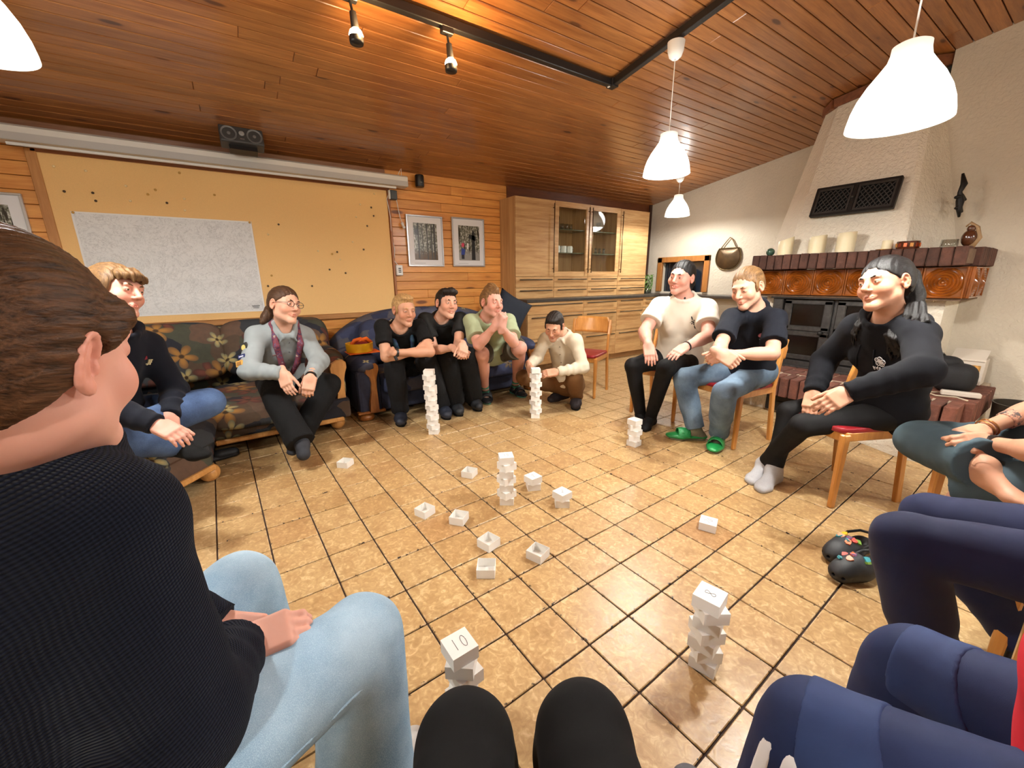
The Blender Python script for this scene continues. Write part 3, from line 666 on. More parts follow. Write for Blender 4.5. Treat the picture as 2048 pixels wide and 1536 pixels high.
b.grid(mapfn, 57, 33); b.obj('sheet', mapm(), mp)
b = B()
for q in range(3): b.box((.53, -.006, -.36 - q * .012), (.07 - q * .01, .001, .004))
b.obj('imprint', M_['black'], mp)
pin_me = {}
for nm_, c in (('brass', (196, 150, 70)), ('dark', (70, 50, 26)), ('cream', (240, 214, 160))): pin_me[nm_] = B().ball((0, -.008, 0), .0095, 8, (1, .5, 1)).tube((0, .003, 0), (0, -.006, 0), .002, n=5).mesh('push_pin', plain('pin_' + nm_, c, .35), True)
pins = [(108, 333, 2), (172, 342, 2), (359, 346, 0), (129, 383, 1), (186, 386, 1), (192, 402, 1), (261, 402, 2), (296, 389, 0), (311, 380, 0), (334, 406, 1), (369, 398, 2), (429, 390, 0), (557, 449, 1), (536, 469, 2), (636, 502, 2), (664, 508, 0), (674, 504, 1), (680, 519, 2), (659, 539, 1), (691, 546, 1), (705, 484, 2), (727, 499, 1), (734, 452, 1), (747, 432, 1), (742, 415, 1), (720, 409, 2), (543, 551, 0), (624, 572, 1), (536, 572, 1), (748, 388, 2), (712, 434, 2), (252, 372, 2), (370, 421, 2)]
pk = {'a': 0, 'b': 0, 'c': 0}
for (u, v, ci) in sorted(pins):
    reg = 'a' if u < 505 and v < 430 else ('b' if v < 470 else 'c'); pl_n = OR[pk[reg]]; pk[reg] += 1; pl_n += {'a': ' from the left above the map', 'b': ' from the left in the upper half right of the map', 'c': ' from the left in the lower half right of the map'}[reg]
    r = CAM_M.T @ np.array([(u - 1024) / F_PX, (v - 768) / F_PX, 1.]); p = CAM_C + r * ((YB - .021) / r[1])
    o = add_mesh('push_pin', pin_me[('brass', 'dark', 'cream')[ci]]); o.location = p; tag(o, ('brass', 'dark', 'cream')[ci] + ' pin, ' + pl_n, 'pin', ('brass pins', 'dark pins', 'cream pins')[ci] + ' on the cork board')
for (x, z, l_) in ((-.955, 1.755, 'brass pin holding the top left map corner'), (.225, 1.755, 'brass pin holding the top right map corner')):
    o = add_mesh('push_pin', pin_me['brass']); o.location = (x, YB - .028, z); tag(o, l_, 'pin')
# framed photographs
def forest(seed, dark):
    t = NT('photo_print_%d' % seed, .25); v = t.coord('Object'); mpn = t.n('Mapping'); t.set(mpn.inputs[0], v); mpn.inputs['Scale'].default_value = (1, 1, .12); mpn.inputs['Location'].default_value = (seed * 3.1, 0, 0)
    tr = t.step(t.noise(mpn.outputs[0], 42, 2), .56, .62); fo = t.noise(v, 40, 5, .7)
    c = t.ramp(fo, [(.35, srgb(60, 66, 54)), (.5, srgb(120, 120, 104)), (.62, srgb(206, 206, 198))])
    c = t.mix(tr, c, srgb(52, 46, 38)); sp = t.n('SeparateXYZ'); t.set(sp.inputs[0], v)
    gd = t.step(t.math('ADD', sp.outputs[2], t.math('MULTIPLY', fo, .1)), -.10, -.02); c = t.mix(t.math('SUBTRACT', 1, gd), c, srgb(92, 72, 50) if dark else srgb(150, 150, 146)); t.col(c); return t.m
def picture(x0, x1, z0, z1, lab, seed, ins):
    cx, cz = (x0 + x1) / 2, (z0 + z1) / 2; w_, h_ = x1 - x0, z1 - z0
    t = thing('framed_photo', lab, 'picture', (cx, YB - .018, cz), group='framed photographs on the plank wall')
    b = B()
    for (dx, dz, sx, sz) in ((0, h_ / 2 - .008, w_, .016), (0, -h_ / 2 + .008, w_, .016), (w_ / 2 - .008, 0, .016, h_ - .032), (-w_ / 2 + .008, 0, .016, h_ - .032)): b.box((dx, -.008, dz), (sx, .026, sz), bev=.002)
    b.obj('frame', M_['alu'], t)
    B().box((0, -.003, 0), (w_ - .03, .006, h_ - .03)).obj('mount', plain('white_mount', (232, 233, 236), .6), t)
    l, r, tp, bt_ = ins; pw = w_ - l - r; ph = h_ - tp - bt_
    o = B().box((0, 0, 0), (pw, .002, ph)).obj('print', forest(seed, seed == 1), t, loc=((l - r) / 2, -.0065, (bt_ - tp) / 2))
    b = B().box((-.08, -.0065, -h_ / 2 + .035), (.14, .001, .003)).obj('caption', M_['grey'], t)
    return t, o, pw, ph
t1, p1, pw, ph = picture(1.755, 2.207, 1.372, 1.943, 'framed forest photo with tall trunks, left of the pair by the cabinet', 1, (.085, .075, .085, .075))
b = B()
for (x, wd, h0, h1) in ((-.09, .018, -.19, .2), (.02, .012, -.2, .2), (.075, .014, -.2, .2), (.11, .02, -.2, .2), (-.04, .008, -.15, .2)): b.box((x, -.0015, (h0 + h1) / 2), (wd, .001, min(.40, h1 - h0)))
b.obj('tree_trunk', plain('print_trunk', (44, 36, 28), .3), p1)
t2, p2, pw, ph = picture(2.33, 2.785, 1.374, 1.954, 'framed photo of a child in blue beside a dark carved pole', 2, (.09, .07, .09, .075))
def patch(par, nm_, pts, c): 
    b = B(); vs = [b.bm.verts.new((x, -.0018, z)) for x, z in pts]; b.bm.faces.new(vs); b.obj(nm_, plain('print_' + nm_, c, .3), par)
patch(p2, 'pole', [(.03, -.2), (.085, -.2), (.08, .12), (.06, .17), (.04, .12)], (30, 30, 32)); patch(p2, 'pole_sign', [(-.01, .06), (.09, .03), (.1, .085), (0, .11)], (40, 42, 44))
patch(p2, 'child_jacket', [(-.12, -.14), (-.07, -.14), (-.06, -.07), (-.11, -.06)], (40, 66, 150)); patch(p2, 'child_hat', [(-.11, -.045), (-.075, -.045), (-.07, -.01), (-.09, .005), (-.112, -.01)], (214, 70, 100)); patch(p2, 'child_legs', [(-.115, -.19), (-.075, -.19), (-.075, -.14), (-.115, -.14)], (30, 30, 40))
patch(p2, 'far_person', [(-.035, -.07), (-.015, -.07), (-.015, .0), (-.035, .0)], (230, 228, 224))
t3, p3, pw, ph = picture(-1.675, -1.21, 1.28, 1.868, 'framed landscape photo cut off at the far left edge', 3, (.085, .085, .085, .085))
# projection screen
ps = thing('projection_screen', 'white rolled up projection screen casing above the cork board', 'screen', (.2, 4.66, 2.24))
b = B(); L = 3.1; x0 = 1.742 - L
sec = [(-.06, -.045), (-.075, -.02), (-.075, .045), (-.05, .062), (.06, .062), (.06, -.045)]
for end in (0,):
    A_ = [b.bm.verts.new((x0 - .2, p[0], p[1])) for p in sec]; C_ = [b.bm.verts.new((1.742 - .2, p[0], p[1])) for p in sec]
    for q in range(6): b.bm.faces.new((A_[q], A_[(q + 1) % 6], C_[(q + 1) % 6], C_[q]))
    b.bm.faces.new(A_); b.bm.faces.new(C_)
b.obj('casing', M_['casing'], ps)
B().box(((x0 + 1.742) / 2 - .2, -.0755, -.02), (L, .004, .05)).obj('grey_face', plain('casing_grey', (186, 184, 180), .4), ps)
B().tube((-1.17 - .2, -.045, -.064), (1.616 - .2, -.045, -.064), .0115, n=10).obj('pull_bar', M_['white'], ps, 40)
B().path([(1.66 - .2, -.0, .06), (1.67 - .2, -.02, .10), (1.70 - .2, -.01, .14), (1.70 - .2, 0, .06)], .003, n=6).obj('hook', M_['white'], ps, True)
sp_ = thing('centre_speaker', 'grey two driver loudspeaker under the ceiling above the screen', 'speaker', (.25, 4.42, 2.375)); sp_.rotation_euler = (-.25, 0, 0)
B().box((0, 0, 0), (.31, .13, .135), bev=.012, seg=2).obj('cabinet', plain('speaker_grey', (62, 62, 62), .45), sp_)
for x in (-.09, .09):
    B().lathe([(.058, 0), (.055, .006), (.04, -.006), (.018, -.012), (.012, .0), (0, .004)], n=24).obj('driver', plain('speaker_cone', (112, 112, 112), .4), sp_, 40, (x, -.067, 0)).rotation_euler = (PI / 2, 0, 0)
B().lathe([(.02, 0), (.012, .004), (0, .005)], n=16).obj('tweeter', plain('tweeter', (150, 150, 148), .35), sp_, 40, (0, -.067, .01)).rotation_euler = (PI / 2, 0, 0)
B().box((0, -.066, -.035), (.03, .003, .006)).obj('badge', M_['alu'], sp_); B().box((0, .02, -.085), (.2, .08, .035)).box((0, .06, .06), (.12, .05, .12)).obj('bracket', M_['black'], sp_)
s2 = thing('small_speaker', 'small round black loudspeaker on the wall right of the screen', 'speaker', (1.93, 4.72, 2.295))
B().lathe([(0, -.062), (.045, -.062), (.05, -.05), (.05, .05), (.045, .062), (0, .062)], n=24).obj('body', M_['black'], s2, 40); B().box((0, .055, 0), (.04, .05, .05)).obj('bracket', M_['black'], s2); B().box((0, -.05, -.02), (.02, .004, .006)).obj('badge', M_['grey'], s2)
pw_ = thing('power_adapter', 'dark power adapter box hanging below the screen end', 'adapter', (1.625, 4.755, 2.125))
B().box((0, 0, 0), (.075, .06, .095), bev=.006).obj('housing', plain('adapter_dark', (70, 74, 76), .4), pw_); B().box((-.045, 0, 0), (.015, .05, .09), bev=.002).obj('side_plate', M_['white'], pw_)
tag(B().path([(1.59, 4.76, 2.165), (1.555, 4.765, 2.08), (1.58, 4.768, 1.9), (1.575, 4.77, 1.72), (1.60, 4.77, 1.55), (1.585, 4.77, 1.43), (1.61, 4.76, 1.395), (1.625, 4.755, 1.372)], .0042, n=6).obj('cable', M_['white'], None, True), 'long white cable running down to the wall socket', 'cable')
cb = B().path([(1.66, 4.755, 2.08), (1.675, 4.765, 1.99), (1.69, 4.765, 1.90), (1.71, 4.765, 1.845)], .004, n=6).tube((1.70, 4.75, 1.845), (1.72, 4.75, 1.80), .016, .012).ball((1.72, 4.745, 1.795), .017, 10); tag(cb.obj('plug_cord', M_['white'], None, True), 'short white cord with a dangling mains plug', 'cord')
ol = thing('wall_socket', 'white wall socket box at the right edge of the cork board', 'socket', (1.632, 4.765, 1.325))
B().box((0, 0, 0), (.075, .05, .115), bev=.006).obj('box', M_['white'], ol)
for z in (.02, 0, -.02): B().box((.0, -.026, z), (.03, .004, .012)).obj('socket_slot', plain('slot_dark', (90, 90, 90), .6), ol)

# ------------------------------------------------------------------ sofas
def floral(name, cell, ground, patches, petals, flower_r, nflow):
    t = NT(name, .85, .3); v = t.coord('Object'); sp = t.n('SeparateXYZ'); t.set(sp.inputs[0], v)
    u_ = t.math('ADD', sp.outputs[0], t.math('MULTIPLY', sp.outputs[1], .31)); w_ = t.math('ADD', sp.outputs[2], t.math('MULTIPLY', sp.outputs[1], .95))
    uv = t.n('CombineXYZ'); t.set(uv.inputs[0], u_); t.set(uv.inputs[1], w_)
    nz = t.n('TexNoise', Scale=7, Detail=3); t.set(nz.inputs['Vector'], uv)
    wv = t.vmath('ADD', uv, t.vmath('SCALE', nz.outputs[1])) ; 
    sc_ = t.nt.nodes.new('ShaderNodeVectorMath'); sc_.operation = 'SCALE'; t.set(sc_.inputs[0], nz.outputs[1]); sc_.inputs[3].default_value = .12
    wv = t.vmath('ADD', uv, sc_.outputs[0])
    vo = t.n('TexVoronoi', _voronoi_dimensions='2D', Scale=cell); t.set(vo.inputs['Vector'], wv)
    h = t.n('SeparateColor'); t.set(h.inputs[0], vo.outputs['Color'])
    n_ = len(patches); c = t.ramp(h.outputs[0], [(i / n_, p) for i, p in enumerate(patches)]); c.node.color_ramp.interpolation = 'CONSTANT'
    c = t.mix(t.math('MULTIPLY', t.noise(uv, 28, 4), .5), c, ground)
    for k_, (cs, pc, lob, rad, ph, th_) in enumerate(nflow):
        f2 = t.n('TexVoronoi', _voronoi_dimensions='2D', Scale=cs, Randomness=.75); mp2 = t.n('Mapping'); t.set(mp2.inputs[0], uv); mp2.inputs['Location'].default_value = (k_ * 3.7, k_ * 1.9, 0); t.set(f2.inputs['Vector'], mp2.outputs[0])
        d = t.vmath('SUBTRACT', t.vmath('SCALE', mp2.outputs[0]), f2.outputs['Position']); s_ = t.nt.nodes.new('ShaderNodeVectorMath'); s_.operation = 'SUBTRACT'; t.set(s_.inputs[0], mp2.outputs[0]); t.set(s_.inputs[1], f2.outputs['Position'])
        e = t.n('SeparateXYZ'); t.set(e.inputs[0], s_.outputs[0]); cc = t.n('SeparateColor'); t.set(cc.inputs[0], f2.outputs['Color'])
        an = t.math('ADD', t.math('ARCTAN2', e.outputs[1], e.outputs[0]), t.math('MULTIPLY', cc.outputs[1], 6.28))
        dist = t.n('VectorMath', _operation='LENGTH'); t.set(dist.inputs[0], s_.outputs[0]); dist = dist.outputs['Value']
        pet = t.math('POWER', t.math('ABSOLUTE', t.math('COSINE', t.math('MULTIPLY', an, lob / 2))), .8)
        rr = t.math('MULTIPLY', rad, t.math('ADD', .22, t.math('MULTIPLY', pet, .78)))
        ins_ = t.math('SUBTRACT', rr, dist); on = t.math('MULTIPLY', t.step(ins_, 0, .012), t.step(cc.outputs[0], th_, th_ + .01))
        shd = t.mix(t.step(ins_, 0, rad * .6), pc[1], pc[0]); ctr = t.math('SUBTRACT', 1, t.step(dist, rad * .10, rad * .22)); shd = t.mix(ctr, shd, srgb(60, 44, 30)); c = t.mix(on, c, shd)
    t.col(c); t.bump(t.noise(v, 260, 2), .25, .003); return t.m
FB = floral('brown_floral_fabric', 5.5, srgb(44, 42, 42), [srgb(34, 36, 46), srgb(86, 68, 52), srgb(50, 54, 58), srgb(70, 72, 58), srgb(30, 32, 40), srgb(100, 76, 60)], None, .1, [(3.4, (srgb(104, 60, 48), srgb(74, 46, 40)), 5, .12, 0, .45), (2.7, (srgb(150, 108, 54), srgb(112, 82, 52)), 5, .115, 0, .4), (3.6, (srgb(166, 148, 98), srgb(104, 106, 88)), 5, .08, 0, .6)])
FBL = floral('blue_patterned_fabric', 7, srgb(40, 44, 62), [srgb(52, 58, 84), srgb(60, 66, 94), srgb(78, 80, 96), srgb(50, 56, 80), srgb(88, 84, 88), srgb(56, 62, 90)], None, .1, [(3.2, (srgb(110, 92, 66), srgb(80, 74, 70)), 5, .07, 0, .55), (5.0, (srgb(176, 160, 112), srgb(150, 140, 110)), 4, .035, 0, .55)])
BLUE = plain('blue_sofa_cloth', (42, 46, 66), .85, noise=.12, nscale=40, bump=.2)
def arm_panel(parent, x, y, z0, z1, wd, mat, flip=1, name='arm_panel'):
    """carved wooden front of a scroll arm"""
    b = B(); out = []
    H = z1 - z0
    prof = [(0, .36), (.12, .34), (.3, .32), (.5, .30), (.66, .33), (.78, .44), (.87, .56), (.95, .55), (1.0, .36)]
    prof2 = [(1.0, .0), (.95, -.34), (.87, -.46), (.80, -.44), (.72, -.18), (.6, -.08), (.4, -.16), (.2, -.3), (0, -.36)]
    pts = [(flip * a * wd, z0 + t_ * H) for t_, a in prof + prof2]
    lo = [b.bm.verts.new((x + p[0], y, p[1])) for p in pts]; hi = [b.bm.verts.new((x + p[0] * .92, y - .035, z0 + (p[1] - z0) * .985 + .004)) for p in pts]; n = len(pts)
    b.bm.faces.new(lo); b.bm.faces.new(hi)
    for q in range(n): b.bm.faces.new((lo[q], lo[(q + 1) % n], hi[(q + 1) % n], hi[q]))
    return b.obj(name, mat, parent, 30)
bs = thing('corner_sofa', 'brown floral corner sofa with pale wood trim and ball feet', 'sofa', (-.6, 3.9, 0)); ob = Vector((-.6, 3.9, 0))
def bx(c): return Vector(c) - ob
B().box(bx((-.1, 3.98, .21)), (1.52, 1.24, .16), bev=.02, seg=2).obj('base', FB, bs)
B().prism([(p[0] + .6, p[1] - 3.9) for p in ((-.26, 3.4), (-.26, 2.88), (-.86, 2.16), (-1.86, 2.6), (-1.86, 4.6), (-.26, 4.6))][::-1], .14, .28).obj('chaise_base', FB, bs)
B().cushion(bx((.12, 3.72, .29)), (.86, .96, .19), 5, 18).obj('seat_cushion', FB, bs, True)
b = B(); rows = []
outl = [(-.22, 3.45), (-.23, 2.9), (-.5, 2.55), (-.84, 2.14), (-1.3, 2.3), (-1.7, 2.6), (-1.75, 3.6), (-1.2, 4.2), (-.6, 4.2), (-.25, 4.0)]
for (s_, z) in ((.96, .25), (1.0, .28), (.99, .33), (.93, .368), (.6, .383), (.02, .386)): rows.append([b.bm.verts.new((-.95 + (p[0] + .95) * s_ + .6, 3.2 + (p[1] - 3.2) * s_ - 3.9, z)) for p in outl])
for a, c in zip(rows, rows[1:]):
    for q in range(len(outl)): b.bm.faces.new((a[q], a[(q + 1) % len(outl)], c[(q + 1) % len(outl)], c[q]))
b.obj('seat_cushion', FB, bs, 50)
B().cushion(bx((-.62, 4.32, .64)), (1.0, .34, .50), 5, 18, Euler((-.12, 0, 0))).obj('back_cushion', FB, bs, True)
B().cushion(bx((.24, 4.32, .64)), (.80, .34, .50), 5, 18, Euler((-.12, 0, 0))).obj('back_cushion', FB, bs, True)
B().box(bx((-.1, 4.52, .5)), (1.55, .16, .66), bev=.06, seg=3).obj('back', FB, bs)
B().cushion(bx((.55, 4.3, .67)), (.30, .5, .42), 3, 16).obj('side_cushion', FB, bs, True)
B().cushion(bx((.575, 3.92, .42)), (.22, 1.0, .40), 4, 18).cushion(bx((.59, 3.93, .56)), (.25, 1.0, .17), 2.4, 18).obj('arm', FB, bs, True)
arm_panel(bs, .60 + .6, 3.43 - 3.9, .14, .60, .13, M_['paleoak'], 1)
B().cushion(bx((-1.55, 3.1, .60)), (.5, 1.6, .48), 4, 16).obj('back_cushion', FB, bs, True)
b = B(); b.box(bx((.17, 3.345, .125)), (.86, .03, .035), Euler((0, 0, .04)), bev=.008); b.obj('wood_trim', M_['paleoak'], bs)
d = Vector((-.86 + .25, 2.16 - 2.88, 0)); b = B(); b.box(bx(((-.25 - .86) / 2, (2.88 + 2.16) / 2, .13)), (d.length, .03, .035), Euler((0, 0, math.atan2(d.y, d.x))), bev=.008); b.obj('wood_trim', M_['paleoak'], bs)
for (x, y) in ((.57, 3.5), (-.29, 2.98), (-.8, 2.36), (.57, 4.4), (-1.7, 2.8), (-1.7, 4.3)): B().ball(bx((x, y, .06)), .057, 18, (1, 1, .98)).obj('ball_foot', M_['paleoak'], bs, True)
us = thing('settee', 'blue patterned three seat sofa with carved oak arm fronts', 'sofa', (1.7, 3.95, 0)); ob = Vector((1.7, 3.95, 0))
B().box(bx((1.72, 3.99, .18)), (1.62, .80, .24), bev=.015, seg=2).obj('base', BLUE, us)
for k_ in range(3): B().cushion(bx((1.225 + k_ * .5, 3.84, .30)), (.50, .72, .18), 5, 16).obj('seat_cushion', FBL, us, True)
b = B()
def backfn(u, v):
    x = -1 + 2 * u; a = 2 * PI * v; top = .93 - .30 * abs(x) ** 3.2
    zc_ = (.22 + top) / 2; hz = (top - .22) / 2; yy = math.copysign(abs(math.cos(a)) ** .5, math.cos(a)); z_ = math.copysign(abs(math.sin(a)) ** .5, math.sin(a))
    ed = (1 - abs(x) ** 10) ** .5
    return Vector((1.72 + x * 1.0, 4.36 + .15 * yy * max(.15, ed) + .04 * (1 - z_), zc_ + hz * z_)) - ob
b.grid(backfn, 33, 28, closed_v=True); b.obj('back', FBL, us, True)
for k_ in range(3): B().cushion(bx((1.225 + k_ * .5, 4.17, .62)), (.50, .22, .44), 4, 16, Euler((-.2, 0, 0))).obj('back_cushion', FBL, us, True)
for s, x in ((-1, .865), (1, 2.60)):
    B().box(bx((x, 3.96, .26)), (.2, .86, .40), bev=.03, seg=2).obj('arm', BLUE, us)
    B().cushion(bx((x, 3.93, .50)), (.27, .90, .19), 2.6, 18).obj('arm_pad', FBL, us, True)
    arm_panel(us, x + .02 - 1.7, 3.525 - 3.95, .09, .525, .115, M_['oak'], 1 if s < 0 else -1)
    B().box(bx((x, 3.54, .085)), (.24, .06, .022), bev=.006).obj('wood_trim', M_['oak'], us)
    for y in (3.58, 4.4): B().cushion(bx((x + .04 * s, y, .036)), (.14, .14, .075), 2.4, 12).obj('bun_foot', M_['oak'], us, True)
# cushion standing on the right arm
cu = thing('scatter_cushion', 'dark navy scatter cushion leaning on the right sofa arm', 'cushion', (2.74, 4.12, .82))
def pillow(u, v, q):
    x, z = 2 * u - 1, 2 * v - 1; t_ = ((1 - x * x) * (1 - z * z)) ** .45; k_ = 1 - .10 * (1 - abs(z) ** 2) * abs(x) ** 2 ; k2 = 1 - .10 * (1 - abs(x) ** 2) * abs(z) ** 2
    return Euler((-.2, .52, -.35)).to_matrix() @ Vector((x * .22 * k_, q * .075 * t_, z * .22 * k2))
B().grid(lambda u, v: pillow(u, v, -1), 17, 17).grid(lambda u, v: pillow(u, v, 1), 17, 17).obj('cover', plain('navy_canvas', (18, 28, 42), .8, noise=.15, bump=.2), cu, True)
# yellow ring with orange strap on the left arm
yb = thing('toy_visor', 'yellow ring shaped party hat with orange strap on the sofa arm', 'hat', (.86, 3.72, .605))
yw = plain('yellow_felt', (236, 180, 10), .6); orr = plain('orange_felt', (232, 104, 16), .6)
B().lathe([(.10, 0), (.112, 0), (.116, .075), (.104, .075), (.10, 0)], n=32).obj('ring', yw, yb, 40)
B().box((.02, -.02, -.006), (.27, .2, .006), bev=.002).obj('brim', orr, yb)
for dx in (-.02, .03): B().path([(dx - .06, -.02, .05), (dx - .02, -.02, .10), (dx + .03, -.02, .11), (dx + .07, -.02, .07)], .018, n=8).obj('strap', orr, yb, True)
B().cushion((.01, 0, .06), (.15, .13, .07), 2.2, 10).obj('crown', plain('dark_red_felt', (120, 24, 14), .7), yb, True)

# ------------------------------------------------------------------ chairs
M_['seat_red'] = plain('red_vinyl', (140, 24, 32), .4, noise=.12, nscale=12)
def chair(cx, cy, face, lab, wd=.40, dp=.40, src=None, scale=None):
    """stacking chair; face = heading of the sitter in radians"""
    t = thing('wooden_chair', lab, 'chair', (cx, cy, .0045), face - PI / 2, 'beech chairs in the circle')
    w2, d2 = wd / 2, dp / 2
    for s in (-1, 1):
        b = B(); b.box((s * (w2 - .004), d2 - .02, .21), (.034, .042, .42), bev=.006, taper=(.75, .75)); b.obj('leg', M_['beech'], t)
        b = B(); A_ = [(s * (w2 - .004), -d2 + .02 - .05, 0), (s * (w2 - .004), -d2 + .02, .42), (s * (w2 - .004), -d2 - .01, .62), (s * (w2 - .004), -d2 - .05, .77)]
        for p, q in zip(A_, A_[1:]):
            p = Vector(p); q = Vector(q); dd = q - p; b.box((p + q) / 2, (.026, .036, dd.length + .006), Euler((-math.atan2(dd.y, dd.z), 0, 0)), bev=.004)
        b.obj('leg', M_['beech'], t)
    wx = M_['beech']
    b = B()
    for s in (-1, 1): b.box((s * (w2 - .006), 0, .405), (.022, dp - .04, .05), bev=.005)
    b.box((0, d2 - .02, .40), (wd - .03, .024, .05), bev=.005); b.box((0, -d2 + .03, .40), (wd - .03, .024, .05), bev=.005); b.obj('seat_frame', wx, t)
    B().cushion((0, .005, .437), (wd + .01, dp + .01, .034), 8, 14).obj('seat', M_['seat_red'], t, True)
    b = B(); nu, nv = 15, 2
    def bf(u, v, k_):
        x = (u - .5); top = .80; wv_ = wd * .5
        zb = .63; prof_ = wv_ * (1.06 if v < .45 else 1.06 - .26 * ((v - .45) / .55) ** 1.2)
        y = -d2 - .035 - .03 * v - .045 * (1 - (2 * x) ** 2) + .008 * k_
        return Vector((2 * x * prof_, y, zb + (top - zb) * v))
    b.grid(lambda u, v: bf(u, v, -1), nu, 8); b.grid(lambda u, v: bf(u, v, 1), nu, 8)
    o = b.obj('backrest', M_['beech'], t, 40); so = o.modifiers.new('s', 'SOLIDIFY'); so.thickness = .004
    return t
def chair_at(fx, fy, face, lab, which, **k):
    """place by the foot of one front leg: which = +1 sitter left, -1 sitter right"""
    wd = k.get('wd', .40); dp = k.get('dp', .40); f_ = np.array([math.cos(face), math.sin(face)]); l_ = np.array([-f_[1], f_[0]])
    c = np.array([fx, fy]) - f_ * (dp / 2 - .02) - l_ * which * (wd / 2 - .004); return chair(c[0], c[1], face, lab, **k)
rd = math.radians
chair_at(2.945, 2.869, rd(205), 'empty beech chair with red seat in front of the drawers', 1, wd=.42)
chair_at(2.99, 1.97, rd(192), 'beech chair under the woman in the white shirt', 1)
chair_at(2.835, 1.363, rd(172), 'beech chair under the man with green slides', 1)
chair_at(2.504, .66, rd(154), 'beech chair under the woman in the dark hoodie', 1, wd=.38)
# ------------------------------------------------------------------ bag, box, clutter and bin by the bench
bg = thing('backpack', 'black slumped bag on the brick bench at the right wall', 'bag', (4.42, .60, .366))
B().cushion((0, 0, .10), (.30, .24, .22), 3, 16, Euler((0, .1, .2))).cushion((.02, .05, .19), (.22, .16, .12), 2.4, 14, Euler((0, .3, 0))).obj('pouch', plain('bag_black', (7, 7, 10), .8, bump=.2, bscale=60), bg, True)
B().path([(-.05, .06, .2), (-.02, .1, .27), (.05, .1, .26), (.08, .06, .2)], .012).obj('strap', M_['black'], bg, True)
pb2 = thing('paper_box', 'open cardboard box with printed side behind the black bag', 'box', (4.84, .60, .366))
B().box((0, 0, .10), (.15, .20, .20), bev=.003).obj('carton', plain('white_card', (206, 196, 182), .7), pb2); B().box((-.077, 0, .13), (.003, .16, .05)).obj('print', plain('gold_print', (190, 140, 70), .5, noise=.5, nscale=40), pb2); B().box((-.01, .0, .225), (.16, .19, .004), Euler((0, -.5, 0))).obj('flap', plain('card_flap', (196, 186, 172), .7), pb2)
cd = thing('charger_cable', 'pale cable with power strip on the brick bench', 'cable', (4.22, .52, .366))
B().box((0, 0, .02), (.05, .2, .035), Euler((0, 0, .3)), bev=.006).obj('strip', plain('offwhite', (200, 190, 176), .5), cd); B().path([(0, .1, .01), (-.08, .16, .012), (-.14, .1, .01), (-.1, .0, .012), (-.15, -.06, .01)], .005).obj('cord', plain('beige_cord', (190, 176, 150), .6), cd, True)
bn = thing('waste_bin', 'dark metal waste bin in the corner past the brick bench', 'bin', (4.55, .24, .0045))
B().lathe([(0, 0), (.13, 0), (.155, .30), (.16, .31), (.15, .31), (.125, .01), (0, .01)], n=32).obj('bucket', plain('bin_metal', (58, 52, 44), .4, .4), bn, 40)

# ------------------------------------------------------------------ paper boxes
BW, BH = .077, .0405
def papm():
    t = NT('white_paper', .8, .2); t.col(srgb(236, 234, 228)); t.b.inputs['Subsurface Weight'].default_value = .0; t.bump(t.noise(t.coord('Object'), 60, 2), .08, .002); return t.m
M_['paper'] = papm()
def box_mesh():
    """open tray folded from paper, opening upwards, origin at the base centre"""
    b = B(); h = BW / 2; w_ = .0012
    for s in (-1, 1):
        b.box((s * (h - w_ / 2), 0, BH / 2), (w_, BW, BH)); b.box((0, s * (h - w_ / 2), BH / 2), (BW - 2 * w_, w_, BH))
        for q in (-1, 1): b.box((s * (h - .013), q * (h - w_ * 1.6), BH / 2 - .002), (.024, w_, BH - .006))
    b.box((0, 0, w_ / 2), (BW - 2 * w_, BW - 2 * w_, w_)); b.box((.004, .006, w_ * 1.6), (BW * .62, BW * .5, w_), Euler((0, 0, .02)))
    return b.mesh('paper_box', M_['paper'])
bxm = box_mesh()
def box_mesh_down():
    me = bxm.copy(); me.transform(Matrix.Translation((0, 0, BH)) @ Matrix.Rotation(PI, 4, 'X')); return me
bxd = box_mesh_down()
ink = plain('pencil_ink', (70, 70, 76), .7)
GL = {'0': [[(.5 + .26 * math.cos(a), .5 + .45 * math.sin(a)) for a in np.linspace(.4, 6.6, 22)]], '1': [[(.5, .95), (.52, .05)]],
      '2': [[(.22, .74), (.36, .93), (.62, .92), (.74, .7), (.6, .45), (.25, .08), (.8, .1)]], '8': [[(.5 + .3 * math.sin(2 * a), .5 + .45 * math.cos(a)) for a in np.linspace(0, 6.28, 30)]],
      '7': [[(.2, .9), (.78, .9), (.45, .05)]], '5': [[(.75, .92), (.32, .92), (.27, .55), (.55, .62), (.76, .4), (.6, .1), (.24, .1)]], '9': [[(.72, .75), (.5, .95), (.28, .75), (.5, .52), (.72, .75), (.66, .05)]]}
def number(box, txt, size, rz, z=BH):
    b = B(); wch = size * .62; x0 = -wch * len(txt) / 2
    for q, ch in enumerate(txt):
        for st in GL[ch]:
            pts = [(x0 + wch * q + p[0] * wch, (p[1] - .5) * size) for p in st]; c, s = math.cos(rz), math.sin(rz)
            b.path([(p[0] * c - p[1] * s, p[0] * s + p[1] * c, z + .0004) for p in pts], .0007, n=5)
    o = b.obj('number', ink, box, True); return o
def pbox(x, y, z, rz, lab, up=False, grp='folded paper boxes'):
    o = add_mesh('paper_box', bxm if up else bxd); o.location = (x, y, z); o.rotation_euler = (0, 0, rz); tag(o, lab, 'box', grp); return o
FZ = .0045
